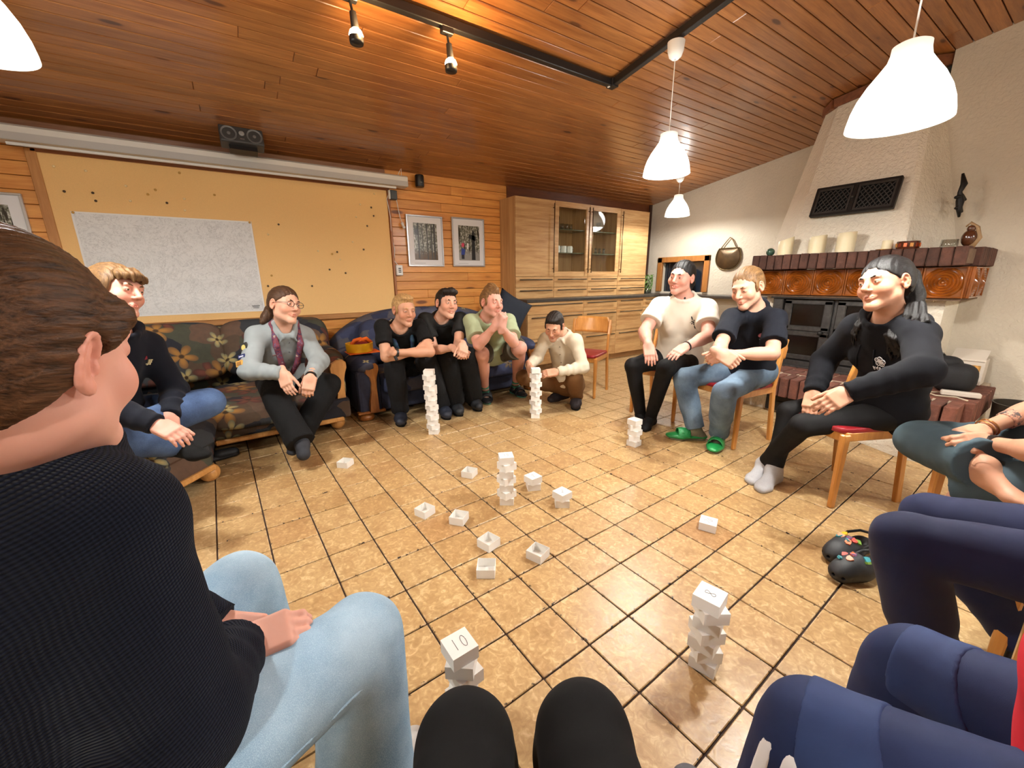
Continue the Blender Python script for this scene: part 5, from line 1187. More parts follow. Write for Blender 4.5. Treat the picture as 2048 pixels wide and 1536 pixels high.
def person(label, j, skin, hair, top=None, bottom=None, feet=None, hands=None, head=None, g=1.0, fem=False, belly=0.0, arm=1.0, leg=1.0, h=.011, iris_c=(80, 60, 40), group=None, hres=.0034, cres=.008, hd=True, ankles=None):
    """one sitting figure; j holds the joints in room coordinates"""
    pel = j['pel']; root = thing('person', label, 'person', (float(pel[0]), float(pel[1]), .0045)); R = torso_frame(j); S = Sdf(); fine = []; j['R'] = R; head = head or {}
    nk = j['neck']; kb = .03
    torso_sdf(S, j, R, -.026, g, fem, belly)
    ar = np.array([.046, .039, .037, .026, .039]) * arm; lr = np.array([.080, .054, .052, .034, .050]) * leg
    lrb = lr - (.013 if bottom and bottom.get('kind', 'long') == 'long' else 0); arb = ar - (.006 if top and top.get('sleeve') == 'long' else 0)
    P = None
    if hd:
        RH = frame(j['fwd'], j['up']); gs = head.get('hs', 1.0); P = head_sdf(S, j['head'], RH, head); nb = nk + R[:, 2] * .01
        S.cone(P(0, -.022, -.055), nb - R[:, 1] * .012, .052 * gs * head.get('nkr', 1), .062 * gs * head.get('nkr', 1), .035)
        c = P(0, .01, -.005); hb = np.array([.115, .15, .155]) * gs; ab = np.abs(RH) @ hb; fine.append((c - ab, c + ab, hres))
        j['RH'] = RH; j['P'] = P
    for sd in ('L', 'R'):
        if 'wr' + sd in j: limb(S, j['sh' + sd], j['el' + sd], j['wr' + sd], np.array([arb[0], arb[1], arb[2], ar[3] - .001, arb[4]]))
        elif 'el' + sd in j: S.cone(j['sh' + sd], j['el' + sd], ar[0], ar[1])
        if hands and sd in hands:
            hs = hands[sd]; n0 = len(S.p); hand_sdf(S, j['wr' + sd], side=sd, **hs); T_ = Sdf(); T_.p = S.p[n0:]; a, b_ = T_.bounds(.012); fine.append((a, b_, .0032 if h >= .01 else .0026))
        if 'an' + sd in j:
            hip = pel + R[:, 0] * (.088 if sd == 'L' else -.088) * g - R[:, 2] * .02; j['hip' + sd] = hip
            limb(S, hip, j['kn' + sd], j['an' + sd], lrb, .03)
            if 'to' + sd in j: foot_sdf(S, j['an' + sd], j['to' + sd], (0, 0, 1))
        elif 'kn' + sd in j:
            hip = pel + R[:, 0] * (.088 if sd == 'L' else -.088) * g - R[:, 2] * .02; j['hip' + sd] = hip; S.cone(hip, j['kn' + sd], lr[0], lr[1], .03)
    make_body(root, S, skin, fine, tint_fn(j['head'], j['RH'], head.get('hs', 1.0), head.get('smile', 0)) if hd else (lambda V: np.ones((len(V), 3))), h)
    if hd: eyes(root, P, RH, gs, iris_c); brows(root, P, RH, gs, hair)
    if hd and head.get('teeth', 0):
        s = Sdf(); sm_ = head.get('smile', 0); s.chain([P(-.016, .079, -.0585 + .004 * sm_), P(0, .0875, -.0608), P(.016, .079, -.0585 + .004 * sm_)], [.003 * gs, .0045 * gs, .003 * gs], .004); sdf_obj('teeth', s, .0025, TEETH, root)
    if top:
        s = Sdf(); e = top.get('e', .02); torso_sdf(s, j, R, e - .006, g, fem, belly)
        if top.get('drape', True): s.cone(pel + R[:, 2] * .03 + R[:, 1] * .01, pel - R[:, 2] * .05 + R[:, 1] * .015, .128 * g + e, .13 * g + e, .04, flat=(R[:, 1], .80 + belly * 2))
        for sd in ('L', 'R'):
            if 'el' + sd not in j: continue
            sh, el = j['sh' + sd], j['el' + sd]
            if top.get('sleeve', 'short') == 'short':
                f_ = top.get('slen', .62); s.cone(sh - R[:, 2] * .008, lerp(sh, el, f_), ar[0] + e * .55, ar[0] + e * .7 + top.get('flare', .012) * .7, .04, fb=True); s.fold(lerp(sh, el, f_ * .8), el - sh + .5 * R[:, 0], .004, 95, .08)
            elif 'wr' + sd in j:
                wr = j['wr' + sd]; tt = top.get('slen', .97)
                s.cone(sh - R[:, 2] * .008, el, ar[0] + e * .65, ar[1] + e * .85, .04); s.cone(el, lerp(el, wr, tt), ar[2] + e, ar[3] + e * .75, .02, fb=True)
                if top.get('cuff'): s.cone(lerp(el, wr, tt - .16), lerp(el, wr, tt + .01), ar[3] + .016, ar[3] + .010, .006, fb=True, fa=True)
                for q in (.25, .5, .75): s.fold(lerp(el, wr, q), wr - el, top.get('fold', .0045), 130, .09)
            s.fold(el, nrm(el - sh), top.get('fold', .0045) * 1.2, 120, .10); s.fold(lerp(sh, el, .3), el - sh + .3 * R[:, 1], top.get('fold', .0045), 90, .10)
        wst = lerp(pel, nk, .22); s.fold(wst, R[:, 2] + .25 * R[:, 0], top.get('fold', .0045) * 1.6, 75, .20); s.fold(lerp(pel, nk, .6) + R[:, 1] * .12, R[:, 0] + .5 * R[:, 2], top.get('fold', .0045), 55, .16)
        hem = top.get('hem', .10); s.cut(pel - R[:, 2] * hem, -R[:, 2] + top.get('hemtilt', .0) * R[:, 1])
        nkk = nk + R[:, 2] * .02
        ring = [nk + R[:, 2] * (.030 + .016 * -math.cos(a)) + R[:, 1] * (.010 + .078 * math.cos(a)) * 1.0 + R[:, 0] * .078 * math.sin(a) for a in np.linspace(0, 2 * PI, 15)]
        if top.get('collar', 'crew') == 'crew':
            s.chain(ring, [.0105] * 15, .012); s.cone(nk - R[:, 2] * .005 + R[:, 1] * .012, nk + R[:, 2] * .12 + R[:, 1] * .03, .066, .075, .01, -1)
        elif top.get('collar') == 'high':
            for q in (0, .025, .045): s.chain([p + R[:, 2] * q for p in ring], [.013] * 15, .012)
            s.cone(nk + R[:, 2] * .02, nk + R[:, 2] * .14 + R[:, 1] * .03, .062, .075, .01, -1)
        elif top.get('collar') == 'shirt':
            s.cone(nk + R[:, 1] * .012, nk + R[:, 2] * .14 + R[:, 1] * .03, .064, .075, .01, -1)
            for x in (-1, 1): s.chain([nk + R[:, 2] * .055 - R[:, 1] * .06, nk + R[:, 2] * .055 + R[:, 0] * x * .07 + R[:, 1] * .01, nk - R[:, 2] * .005 + R[:, 0] * x * .03 + R[:, 1] * .098, nk - R[:, 2] * .05 + R[:, 0] * x * .06 + R[:, 1] * .108], [.012, .013, .012, .006], .008)
        elif top.get('collar') == 'hood':
            s.chain(ring, [.014] * 15, .012); s.cone(nk - R[:, 2] * .005 + R[:, 1] * .012, nk + R[:, 2] * .12 + R[:, 1] * .03, .062, .075, .01, -1)
            s.chain([nk + R[:, 2] * .03 + R[:, 0] * .085 + R[:, 1] * .03, nk + R[:, 2] * .0 + R[:, 0] * .10 - R[:, 1] * .05, nk - R[:, 2] * .05 - R[:, 1] * .11, nk + R[:, 2] * .0 - R[:, 0] * .10 - R[:, 1] * .05, nk + R[:, 2] * .03 - R[:, 0] * .085 + R[:, 1] * .03], [.025, .034, .045, .034, .025], .03)
        nz = top.get('noise', .003); o = sdf_obj(top.get('name', 'shirt'), s, cres, top['mat'], root, noise=lambda P_: nz * wob(P_, 11, 1) + nz * .5 * wob(P_, 29, 4)); j['top'] = o; j['topsdf'] = s
    if bottom:
        s = Sdf(); e = bottom.get('e', .012); lr2 = lr + e
        s.ell(pel - R[:, 2] * .01, (.158 * g + e, .118 * g + e, .118 + e), R, .04)
        for sd in ('L', 'R'):
            if 'kn' + sd not in j: continue
            hip, kn = j['hip' + sd], j['kn' + sd]
            if bottom.get('kind', 'long') == 'short':
                s.cone(hip, lerp(hip, kn, bottom.get('len', .78)), lr2[0] + .004, lr2[1] + .024, .03, fb=True)
            else:
                s.cone(hip, kn, lr2[0], lr2[1], .03)
                if 'an' + sd in j:
                    an = j['an' + sd]; s.cone(kn, lerp(kn, an, bottom.get('len', .97)), lr2[1], lr2[3] + bottom.get('flare', .012), .02, fb=True)
                    if leg and not bottom.get('slim'): s.cone(lerp(kn, an, .15), lerp(kn, an, .55), lr2[2] + .004, lr2[2], .03)
                    for q in (.75, .92): s.fold(lerp(kn, an, q), an - kn, bottom.get('fold', .0045), 110, .08)
                    s.fold(kn - nrm(an - kn + (hip - kn)) * -.03, nrm(an - kn) - nrm(hip - kn), bottom.get('fold', .0045) * 1.2, 95, .10)
            s.fold(lerp(hip, kn, .18), kn - hip, bottom.get('fold', .0045) * 1.4, 80, .13); s.fold(lerp(hip, kn, .7), kn - hip, bottom.get('fold', .0045) * .7, 70, .12)
        s.cut(pel + R[:, 2] * bottom.get('waist', .085), R[:, 2], pel + R[:, 2] * .16, .185)
        nz = bottom.get('noise', .003); j['bot'] = sdf_obj(bottom.get('name', 'trousers'), s, cres, bottom['mat'], root, noise=lambda P_: nz * wob(P_, 13, 3) + nz * .5 * wob(P_, 31, 6)); j['botsdf'] = s
    for sd in ('L', 'R'):
        if feet and 'to' + sd in j: footwear(root, j['an' + sd], j['to' + sd], feet, kn=j['kn' + sd])
    j['root'] = root; return root
def footwear(root, a, to, f, kn=None):
    up = np.array([0, 0, 1.]); fw = to - a; fw[2] *= f.get('pitch', 0.0); fw = nrm(fw); sd = np.cross(fw, up); kind = f['kind']; z0 = f.get('z', min(a[2] - .06, .02))
    if kind in ('sock', 'slide', 'sandal', 'croc', 'shoe'):
        if 'sock' in f:
            s = Sdf(); foot_sdf(s, a, to, up, 1.0, .006); s.cone(a - up * .0, lerp(a, kn, f.get('sockh', .18)), .040, .041, .02, fb=True); o = sdf_obj('sock', s, .006, f['sock'], root)
    if kind in ('croc', 'shoe'):
        s = Sdf(); heel = a - fw * .045; heel[2] = z0 + .03; ball = a + fw * .11; ball[2] = z0 + .035; toe = a + fw * .165; toe[2] = z0 + .032
        s.cone(heel, ball, .044, .050, .02, flat=(up, .75)); s.cone(ball, toe, .052, .042, .02, flat=(up, .85)); mid = a + fw * .04; mid[2] = z0 + .055
        s.cone(mid, ball + up * .012, .044, .042, .03, flat=(up, .9)); s.cone(heel + up * .02, mid, .036, .042, .02)
        s.cone(a - up * .01, a + up * .12, .034, .042, .01, -1); s.cut((0, 0, z0), -up); sole = Sdf(); sole.cone(heel, ball, .047, .053, .02, flat=(up, .5)); sole.cone(ball, toe, .054, .044, .02, flat=(up, .5)); sole.cut((0, 0, z0), -up); sole.cut((0, 0, z0 + .018), up)
        o = sdf_obj(f.get('name', 'shoe'), s, .006, f['mat'], root); so = sdf_obj('sole', sole, .006, f.get('sole', f['mat']), root); 
        so.parent = o; so.location = (0, 0, 0)
    if kind == 'slide':
        s = Sdf(); heel = a - fw * .05; heel[2] = z0 + .012; ball = a + fw * .11; ball[2] = z0 + .012; toe = a + fw * .17; toe[2] = z0 + .012; Rf = np.stack([sd, fw, up], 1); c = a + fw * .085; c[2] = z0 + .008
        s.cone(heel, ball, .043, .050, .02, flat=(up, .4)); s.cone(ball, toe, .051, .045, .02, flat=(up, .4)); o = sdf_obj('slide', s, .005, f['mat'], root)
        q = Sdf(); q.ell(c, (.058, .13, .070), Rf); q.ell(c, (.052, .14, .064), Rf, .004, -1); q.cut(c + fw * .048, fw); q.cut(c - fw * .045, -fw); q.cut((0, 0, z0 + .01), -up); x = sdf_obj('strap', q, .004, f['mat'], root); x.parent = o; x.location = (0, 0, 0)
        GLW = {'p': [[(.1, -.4), (.1, .6), (.5, .6), (.6, .3), (.5, .05), (.1, .05)]], 'e': [[(.05, .3), (.6, .3), (.5, .6), (.15, .6), (.03, .3), (.2, 0), (.6, .05)]], 't': [[(.3, .95), (.3, .1), (.55, 0)], [(.05, .62), (.6, .62)]], 'r': [[(.1, 0), (.1, .6)], [(.1, .4), (.35, .6), (.55, .55)]], 's': [[(.55, .55), (.2, .62), (.1, .42), (.5, .25), (.45, .02), (.08, .05)]], 'Y': [[(.3, 0), (.3, .55), (0, 1)], [(.3, .55), (.6, 1)], [(.05, .5), (.55, .5)]]}
        word = f['words'].pop(0) if f.get('words') else ''; o_ = np.array(root.location)
        for k_, ch in enumerate(word):
            b = B()
            for st in GLW[ch]:
                pts = []
                for (gx, gy) in st:
                    xx = -((k_ - len(word) / 2 + gx * .9) * .0098); yy = -.004 - gy * .016 if len(word) > 1 else -.002 - gy * .026 + .012
                    if len(word) == 1: xx = -(gx - .3) * .03
                    pts.append(c + sd * -xx * -1 + fw * -yy * -1 + up * (.0715 * math.sqrt(max(.05, 1 - (xx / .0585) ** 2 - (yy / .13) ** 2)) + .0006) - o_)
                b.path(pts, .0011, n=5)
            b.obj('letter', plain('white_letter', (232, 236, 232), .6), root).parent = x
        return
    if kind in ('slide', 'sandal'):
        s = Sdf(); heel = a - fw * .05; heel[2] = z0 + .012; ball = a + fw * .11; ball[2] = z0 + .012; toe = a + fw * .17; toe[2] = z0 + .012
        s.cone(heel, ball, .043, .050, .02, flat=(up, .4)); s.cone(ball, toe, .051, .045, .02, flat=(up, .4)); o = sdf_obj('sandal' if kind == 'sandal' else 'slide', s, .005, f['mat'], root)
        def strap(c, r, w_, nm_):
            q = Sdf(); pts = [c + sd * r * math.cos(t) + up * (r * .95 * math.sin(t)) for t in np.linspace(-.15, PI + .15, 14)]
            for k_ in (-1, -.33, .33, 1): q.chain([p + fw * w_ * k_ + up * (-.006 * k_) for p in pts], [.005] * 14, .012)
            x = sdf_obj(nm_, q, .005, f.get('strap', f['mat']), root); x.parent = o; x.location = (0, 0, 0)
        c = a + fw * .09; c[2] = z0 + .014; strap(c, .056, .034 if kind == 'slide' else .018, 'strap')
        if kind == 'sandal': c2 = a + fw * .02; c2[2] = z0 + .03; strap(c2, .058, .014, 'strap')
def hair_obj(root, s, j, mat, amp=.002, freq=(260, 40, 60), h=.0042, name='hair'):
    RH = j['RH']; c = j['head']
    def nz(P_):
        q = (P_ - c) @ RH; return amp * (np.sin(q @ np.array([freq[0], freq[1] * .3, freq[2]]) + 3 * wob(q, 12, 1)) * .6 + np.sin(q @ np.array([freq[0] * 1.7, -freq[1], freq[2] * .8]) + 2 * wob(q, 17, 5)) * .4)
    return sdf_obj(name, s, h, mat, root, noise=nz, attr=hair_attr(c, RH))
def cap(j, g=1.0, t=.010, front=(.078, .072), nape=(-.095, -.062), side=True, extra=None):
    """close hair cap: enlarged skull above a line from the forehead hairline to the nape"""
    P = j['P']; R = j['RH']; s = Sdf(); s.ell(P(0, -.030, .040), np.array([.0745 + t, .0975 + t * .8, .084 + t]) * g, R, .02); s.ell(P(0, -.05, -.005), np.array([.068 + t * .7, .062 + t, .075]) * g, R, .03)
    f_ = np.array([0, front[0], front[1]]); b_ = np.array([0, nape[0], nape[1]]); d = f_ - b_; n = np.array([0, d[2], -d[1]]); n = n / np.linalg.norm(n)
    s.cut(P(*f_), R @ n)
    if side:
        for x in (-1, 1): s.ell(P(x * .074, .012, .012), np.array([.008, .022, .036]) * g, R, .01)
    s.ell(P(0, .085, .0), np.array([.056, .03, .072]) * g, R, .02, -1)
    for x in (-1, 1): s.ell(P(x * .086, -.008, -.002), np.array([.016, .021, .033]) * g, R, .006, -1)
    return s
def D(r, u, t): return r * CAM_M[0] - u * CAM_M[1] - t * CAM_M[2]      # right, up, towards the photographer
UP = V3(0, 0, 1)
SK = skinm('skin_fair', (208, 162, 138)); SK2 = skinm('skin_warm', (196, 148, 120)); SK3 = skinm('skin_pink', (208, 156, 138))
HB = hairm('hair_brown', (40, 26, 16), (90, 62, 40), (260, 16, 120)); HBK = hairm('hair_black', (5, 4, 4), (20, 16, 15), (300, 18, 130), .45); HBL = hairm('hair_blond', (128, 94, 56), (206, 168, 112), (150, 50, 50)); HLB = hairm('hair_light_brown', (70, 48, 28), (142, 106, 66), (140, 16, 60)); HDK = hairm('hair_dark', (12, 9, 7), (38, 28, 22), (260, 70, 110)); HFR = hairm('hair_fringe', (58, 38, 22), (124, 92, 56), (150, 40, 14))
BLK = clothm('black_cotton', (11, 11, 12), .9, .2); BLKTR = clothm('black_trousers', (12, 12, 13), .9, .2); LEG = clothm('black_leggings', (12, 11, 12), .75, .15)
def chk(nm, j):
    return
    print('JOINTS', nm, {k: '%.2f %.2f %.2f' % tuple(v) for k, v in j.items() if isinstance(v, np.ndarray) and v.shape == (3,)})
def arms(j, R=None, L=None, ua=.285, fa=.25):
    """R / L = (elbow px, near?, wrist px, near?)"""
    for sd, a in (('R', R), ('L', L)):
        if a is None: continue
        j['el' + sd] = J(*a[0], j['sh' + sd], ua, a[1])
        j['wr' + sd] = J(*a[2], j['el' + sd], fa, a[3])
def patch_on(root, p, nrm_, upv, w_, h_, mat, name, shape=None, off=.0045, d=.007):
    """small print or badge lying on a garment: outline in -1..1 units or a rectangle"""
    o_ = np.array(root.location); n = nrm(nrm_); u = nrm(upv - n * np.dot(upv, n)); x = np.cross(u, n); b = B()
    pts = shape or [(-1, -1), (1, -1), (1, 1), (-1, 1)]; M = lambda q, z: Vector(p + x * q[0] * w_ / 2 + u * q[1] * h_ / 2 + n * (off + z) - o_)
    lo = [b.bm.verts.new(M(q, -d)) for q in pts]; hi = [b.bm.verts.new(M(q, 0)) for q in pts]; b.bm.faces.new(hi)
    for k_ in range(len(pts)): b.bm.faces.new((lo[k_], lo[(k_ + 1) % len(pts)], hi[(k_ + 1) % len(pts)], hi[k_]))
    return b.obj(name, mat, root)
def on_cloth(me_o, root, p, d, default=None):
    """nearest point of a garment to a ray start p along -d (room coordinates)"""
    o_ = np.array(root.location); d = nrm(d); st = Vector(p + d * .25 - o_); ok, loc, nr, _ = me_o.ray_cast(st, Vector(-d)); 
    return (np.array(loc) + o_, np.array(nr)) if ok else (p + d * .02, d)
# ---------------------------------------------------------------- woman with glasses, scout shirt, on the corner sofa
SCOUT = clothm('scout_shirt_grey', (142, 150, 152), .85, .1)
def woman_glasses():
    j = {}; j['pel'] = at(566, 757, 3.12); j['neck'] = J(568, 655, j['pel'], .50); j['head'] = J(571, 612, j['neck'], .175)
    j['shR'] = J(511, 670, j['neck'], .172); j['shL'] = J(610, 672, j['neck'], .165, False)
    arms(j, ((498, 742), True, (566, 746), True), ((639, 722), True, (622, 752), True), .28, .235)
    j['knR'] = J(551, 797, j['pel'], .41); j['knL'] = J(660, 768, j['pel'], .41); j['anR'] = J(604, 888, j['knR'], .40); j['anL'] = J(592, 880, j['knL'], .42)
    j['toR'] = floor_pt(608, 912); j['anR'][2] = max(.075, j['anR'][2]); j['anL'][2] = max(.075, j['anL'][2]); j['toL'] = j['anL'] + D(.02, -.05, .15)
    j['fwd'] = D(.85, -.08, .42); j['up'] = D(.10, 1, .05); chk('glasses', j)
    person('young woman with glasses and neckerchief in a grey scout shirt on the corner sofa', j, SK, HB, dict(mat=SCOUT, e=.026, sleeve='long', collar='shirt', cuff=True, hem=.10, name='shirt', fold=.004, noise=.003), dict(mat=BLKTR, e=.02, flare=.035), dict(kind='sockonly'), 
           dict(R=dict(d=D(.42, -.9, .25), n=D(-.2, .25, .9), curl=(.3, .35, .2), sp=.03), L=dict(d=D(-.10, -.95, .2), n=D(.3, .15, .9), curl=(.5, .6, .3), sp=.03)), dict(smile=.6, open=.75, teeth=.4), .95, True, arm=.95)
    root = j['root']; P, RH, R = j['P'], j['RH'], j['R']; o_ = np.array(root.location)
    s = cap(j, 1, .012, (.078, .070), (-.10, -.07), side=False); s.chain([P(0, -.10, .0), P(-.015, -.135, -.035), P(-.035, -.15, -.085), P(-.06, -.145, -.12)], [.03, .034, .03, .016], .02); hair_obj(root, s, j, HB)
    # glasses
    b = B(); 
    for x in (-1, 1):
        ring = [P(x * .034 + .024 * math.cos(a), .107 - .004 * abs(math.cos(a)), .008 + .019 * math.sin(a)) - o_ for a in np.linspace(0, 2 * PI, 17)]; b.path(ring, .0016, n=6); b.path([P(x * .058, .105, .014) - o_, P(x * .078, .03, .016) - o_, P(x * .08, -.01, .008) - o_], .0015, n=6)
    b.path([P(-.011, .109, .012) - o_, P(.011, .109, .012) - o_], .0015, n=6); b.obj('glasses', plain('glasses_frame', (50, 40, 40), .3), root, True)
    # neckerchief, patches, watch
    s = Sdf(); f_ = R[:, 1]; u = R[:, 2]; l = R[:, 0]; nk = j['neck']
    for x in (-1, 1): s.chain([nk - f_ * .06 + u * .045, nk + l * x * .075 + u * .04 + f_ * .0, nk + l * x * .075 - u * .06 + f_ * .118, nk + l * x * .05 - u * .2 + f_ * .155, nk + l * x * .02 - u * .30 + f_ * .15], [.018, .019, .02, .019, .016], .01)
    NK = NT('neckerchief', .8); v = NK.coord('Object'); NK.col(NK.ramp(NK.noise(v, 45, 3), [(.35, srgb(44, 34, 70)), (.5, srgb(120, 50, 56)), (.62, srgb(70, 52, 88)), (.75, srgb(190, 160, 130))])); sdf_obj('neckerchief', s, .006, NK.m, root)
    sh, el = j['shR'], j['elR']; out = D(-.30, .05, 1); zax = nrm(sh - el)
    for t_, c, hh, nm_, pc in ((.40, (44, 44, 42), .062, 'badge', (206, 190, 110)), (.64, (34, 44, 92), .026, 'name_strip', (214, 214, 224)), (.83, (206, 160, 80), .038, 'badge', (150, 104, 50))):
        p, n = on_cloth(j['top'], root, lerp(sh, el, t_) + D(-.012, 0, 0), out); patch_on(root, p, out, zax, .052, hh, plain('badge_%d' % c[0], c, .7), nm_)
        if nm_ == 'badge': patch_on(root, p, out, zax, .034, hh * .62, plain('badge_print_%d' % c[0], pc, .7), 'badge_print', [(math.cos(a), math.sin(a)) for a in np.linspace(0, 5.7, 10)] if hh > .05 else None, .006)
        else:
            for k_ in range(8): patch_on(root, p + np.cross(zax, nrm(out)) * (-.018 + k_ * .005), out, zax, .0036, .008, plain('badge_print_w', pc, .7), 'badge_print', None, .006)
    for (x, z, c) in ((.085, -.20, (60, 70, 90)), (-.085, -.12, (110, 84, 84))):
        p = nk + l * x + u * z + f_ * .142; o = B().box((0, 0, 0), (.04, .006, .05 if x > 0 else .012), bev=.002).obj('badge', plain('badge_c%d' % c[0], c, .7), root); o.matrix_basis = Matrix.Translation(Vector(p - o_)) @ Matrix(R.tolist()).to_4x4()
    for q in range(5):
        p = nk - u * (.03 + .075 * q) + f_ * (.128 + .012 * (q > 0)); B().ball(p - o_, .0055, 10).obj('button', plain('button_grey', (70, 72, 74), .4), root, True)
    b = B().tube(lerp(j['elL'], j['wrL'], .93) - o_, lerp(j['elL'], j['wrL'], 1.04) - o_, .034, n=20); b.obj('wrist_watch', M_['black'], root, 40)
    for sd in ('R', 'L'):
        s = Sdf(); foot_sdf(s, j['an' + sd], j['to' + sd], UP, 1, .006); s.cone(j['an' + sd], lerp(j['an' + sd], j['kn' + sd], .2), .042, .042, .02); sdf_obj('sock', s, .007, clothm('charcoal_sock', (50, 52, 58)), root)
woman_glasses()
def seated(pel, neck, head, shR, shL, **k): pass
def setup(pel, neck, head, shR, shL, nl=.50, hl=.175, sw=.175, nnear=True, hnear=True, rn=True, ln=True):
    j = {}; j['pel'] = pel; j['neck'] = J(*neck, pel, nl, nnear); j['head'] = J(*head, j['neck'], hl, hnear)
    j['shR'] = J(*shR, j['neck'], sw, rn); j['shL'] = J(*shL, j['neck'], sw, ln); return j
def legs(j, R=None, L=None, th=.42, sh=.40):
    for sd, a in (('R', R), ('L', L)):
        if a is None: continue
        j['kn' + sd] = J(*a[0], j['pel'], th, a[1]); j['an' + sd] = J(*a[2], j['kn' + sd], sh, a[3])
        j['an' + sd][2] = max(.085, j['an' + sd][2])
        if len(a) > 4: j['to' + sd] = floor_pt(*a[4]) if isinstance(a[4], tuple) else j['an' + sd] + a[4]
def feet_on(j, R=None, L=None, hh=.085):
    for sd, a in (('R', R), ('L', L)):
        if a is None: continue
        he, to = floor_pt(*a[0]), floor_pt(*a[1]); f_ = nrm(to - he); j['to' + sd] = to; j['an' + sd] = he + f_ * .05 + UP * hh
# ---------------------------------------------------------------- boy with a fringe, navy hoodie and jeans, cross legged
NAVYH = clothm('navy_hoodie', (14, 17, 28), .92, .15, fuzz=.05); DEN = denim('dark_jeans', (38, 54, 82), (74, 96, 132))
def boy():
    j = setup(at(212, 838, 2.02), (226, 664), (236, 580), (160, 700), (296, 688), .47, .185, .165, True, True, True, False)
    arms(j, ((205, 812), True, (316, 850), True), ((350, 780), False, (338, 834), True), .27, .235)
    j['knR'] = J(165, 884, j['pel'], .40, True); j['knL'] = J(448, 800, j['pel'], .42, False); j['anR'] = J(350, 880, j['knR'], .36, False); j['anL'] = J(262, 862, j['knL'], .38, True)
    for a in ('anR', 'anL'): j[a][2] = max(j[a][2], .43)
    j['toR'] = j['anR'] + D(.12, -.04, .02); j['toL'] = j['anL'] + D(-.12, -.04, .05)
    j['fwd'] = D(1, -.03, .10); j['up'] = D(-.03, 1, 0); chk('boy', j)
    person('boy with a blond brown fringe in a navy hoodie sitting cross legged on the sofa', j, SK3, HFR, dict(mat=NAVYH, e=.028, sleeve='long', collar='hood', cuff=True, hem=.08, name='hoodie', fold=.004), dict(mat=DEN, e=.02, flare=.03, fold=.004, name='jeans'), None,
           dict(R=dict(d=D(.85, -.35, .15), n=D(.2, .75, .6), curl=(.35, .5, .4)), L=dict(d=D(.25, -.95, .15), n=D(.6, .2, .6), curl=(.3, .5, .3))), dict(nose=1.2, open=.5), .92, arm=.95, hres=.003)
    root = j['root']; P, RH, R = j['P'], j['RH'], j['R']
    for sd in ('L', 'R'):
        s = Sdf(); foot_sdf(s, j['an' + sd], j['to' + sd], UP, 1, .006); s.cone(j['an' + sd], lerp(j['an' + sd], j['kn' + sd], .22), .042, .042, .02); sdf_obj('sock', s, .006, BLK, root)
    s = cap(j, 1, .014, (.080, .064), (-.10, -.045), side=True)
    for k_ in range(9):
        x = -.060 + k_ * .015; yb = .062 + .028 * (1 - (x / .065) ** 2); s.chain([P(x * .8, yb - .016, .100 - abs(x) * .25), P(x, yb + .006, .080 - abs(x) * .2), P(x * 1.04, yb + .013, .046 + .006 * (k_ % 3))], [.015, .012, .0045], .010)
    for x in (-1, 1): s.ell(P(x * .074, .01, .03), np.array([.014, .034, .045]), RH, .02)
    hair_obj(root, s, j, HFR, .0025, (240, 60, 20))
    p, n = on_cloth(j['top'], root, lerp(j['pel'], j['neck'], .70) + R[:, 0] * .075, R[:, 1]); gold = plain('gold_print_letters', (200, 190, 150), .6)
    patch_on(root, p + R[:, 2] * .006 - R[:, 0] * -.012, n, R[:, 2], .016, .03, gold, 'letter', [(.2, 1), (1, 1), (1, -.5), (.5, -1), (-.6, -1), (-1, -.4), (-.4, -.4), (0, -.6), (.3, -.4)])
    patch_on(root, p + R[:, 2] * .006 + R[:, 0] * -.012 * -1 + R[:, 0] * .018, n, R[:, 2], .018, .03, gold, 'letter', [(-1, 1), (1, 1), (1, .6), (-.4, .6), (-.4, .2), (.7, .2), (.7, -.2), (-.4, -.2), (-.4, -1), (-1, -1)])
    patch_on(root, p + R[:, 2] * .035, n, R[:, 2], .018, .02, plain('red_emblem', (130, 30, 44), .7), 'emblem', [(-1, -1), (1, -1), (.4, .2), (0, 1), (-.5, .3)])
boy()
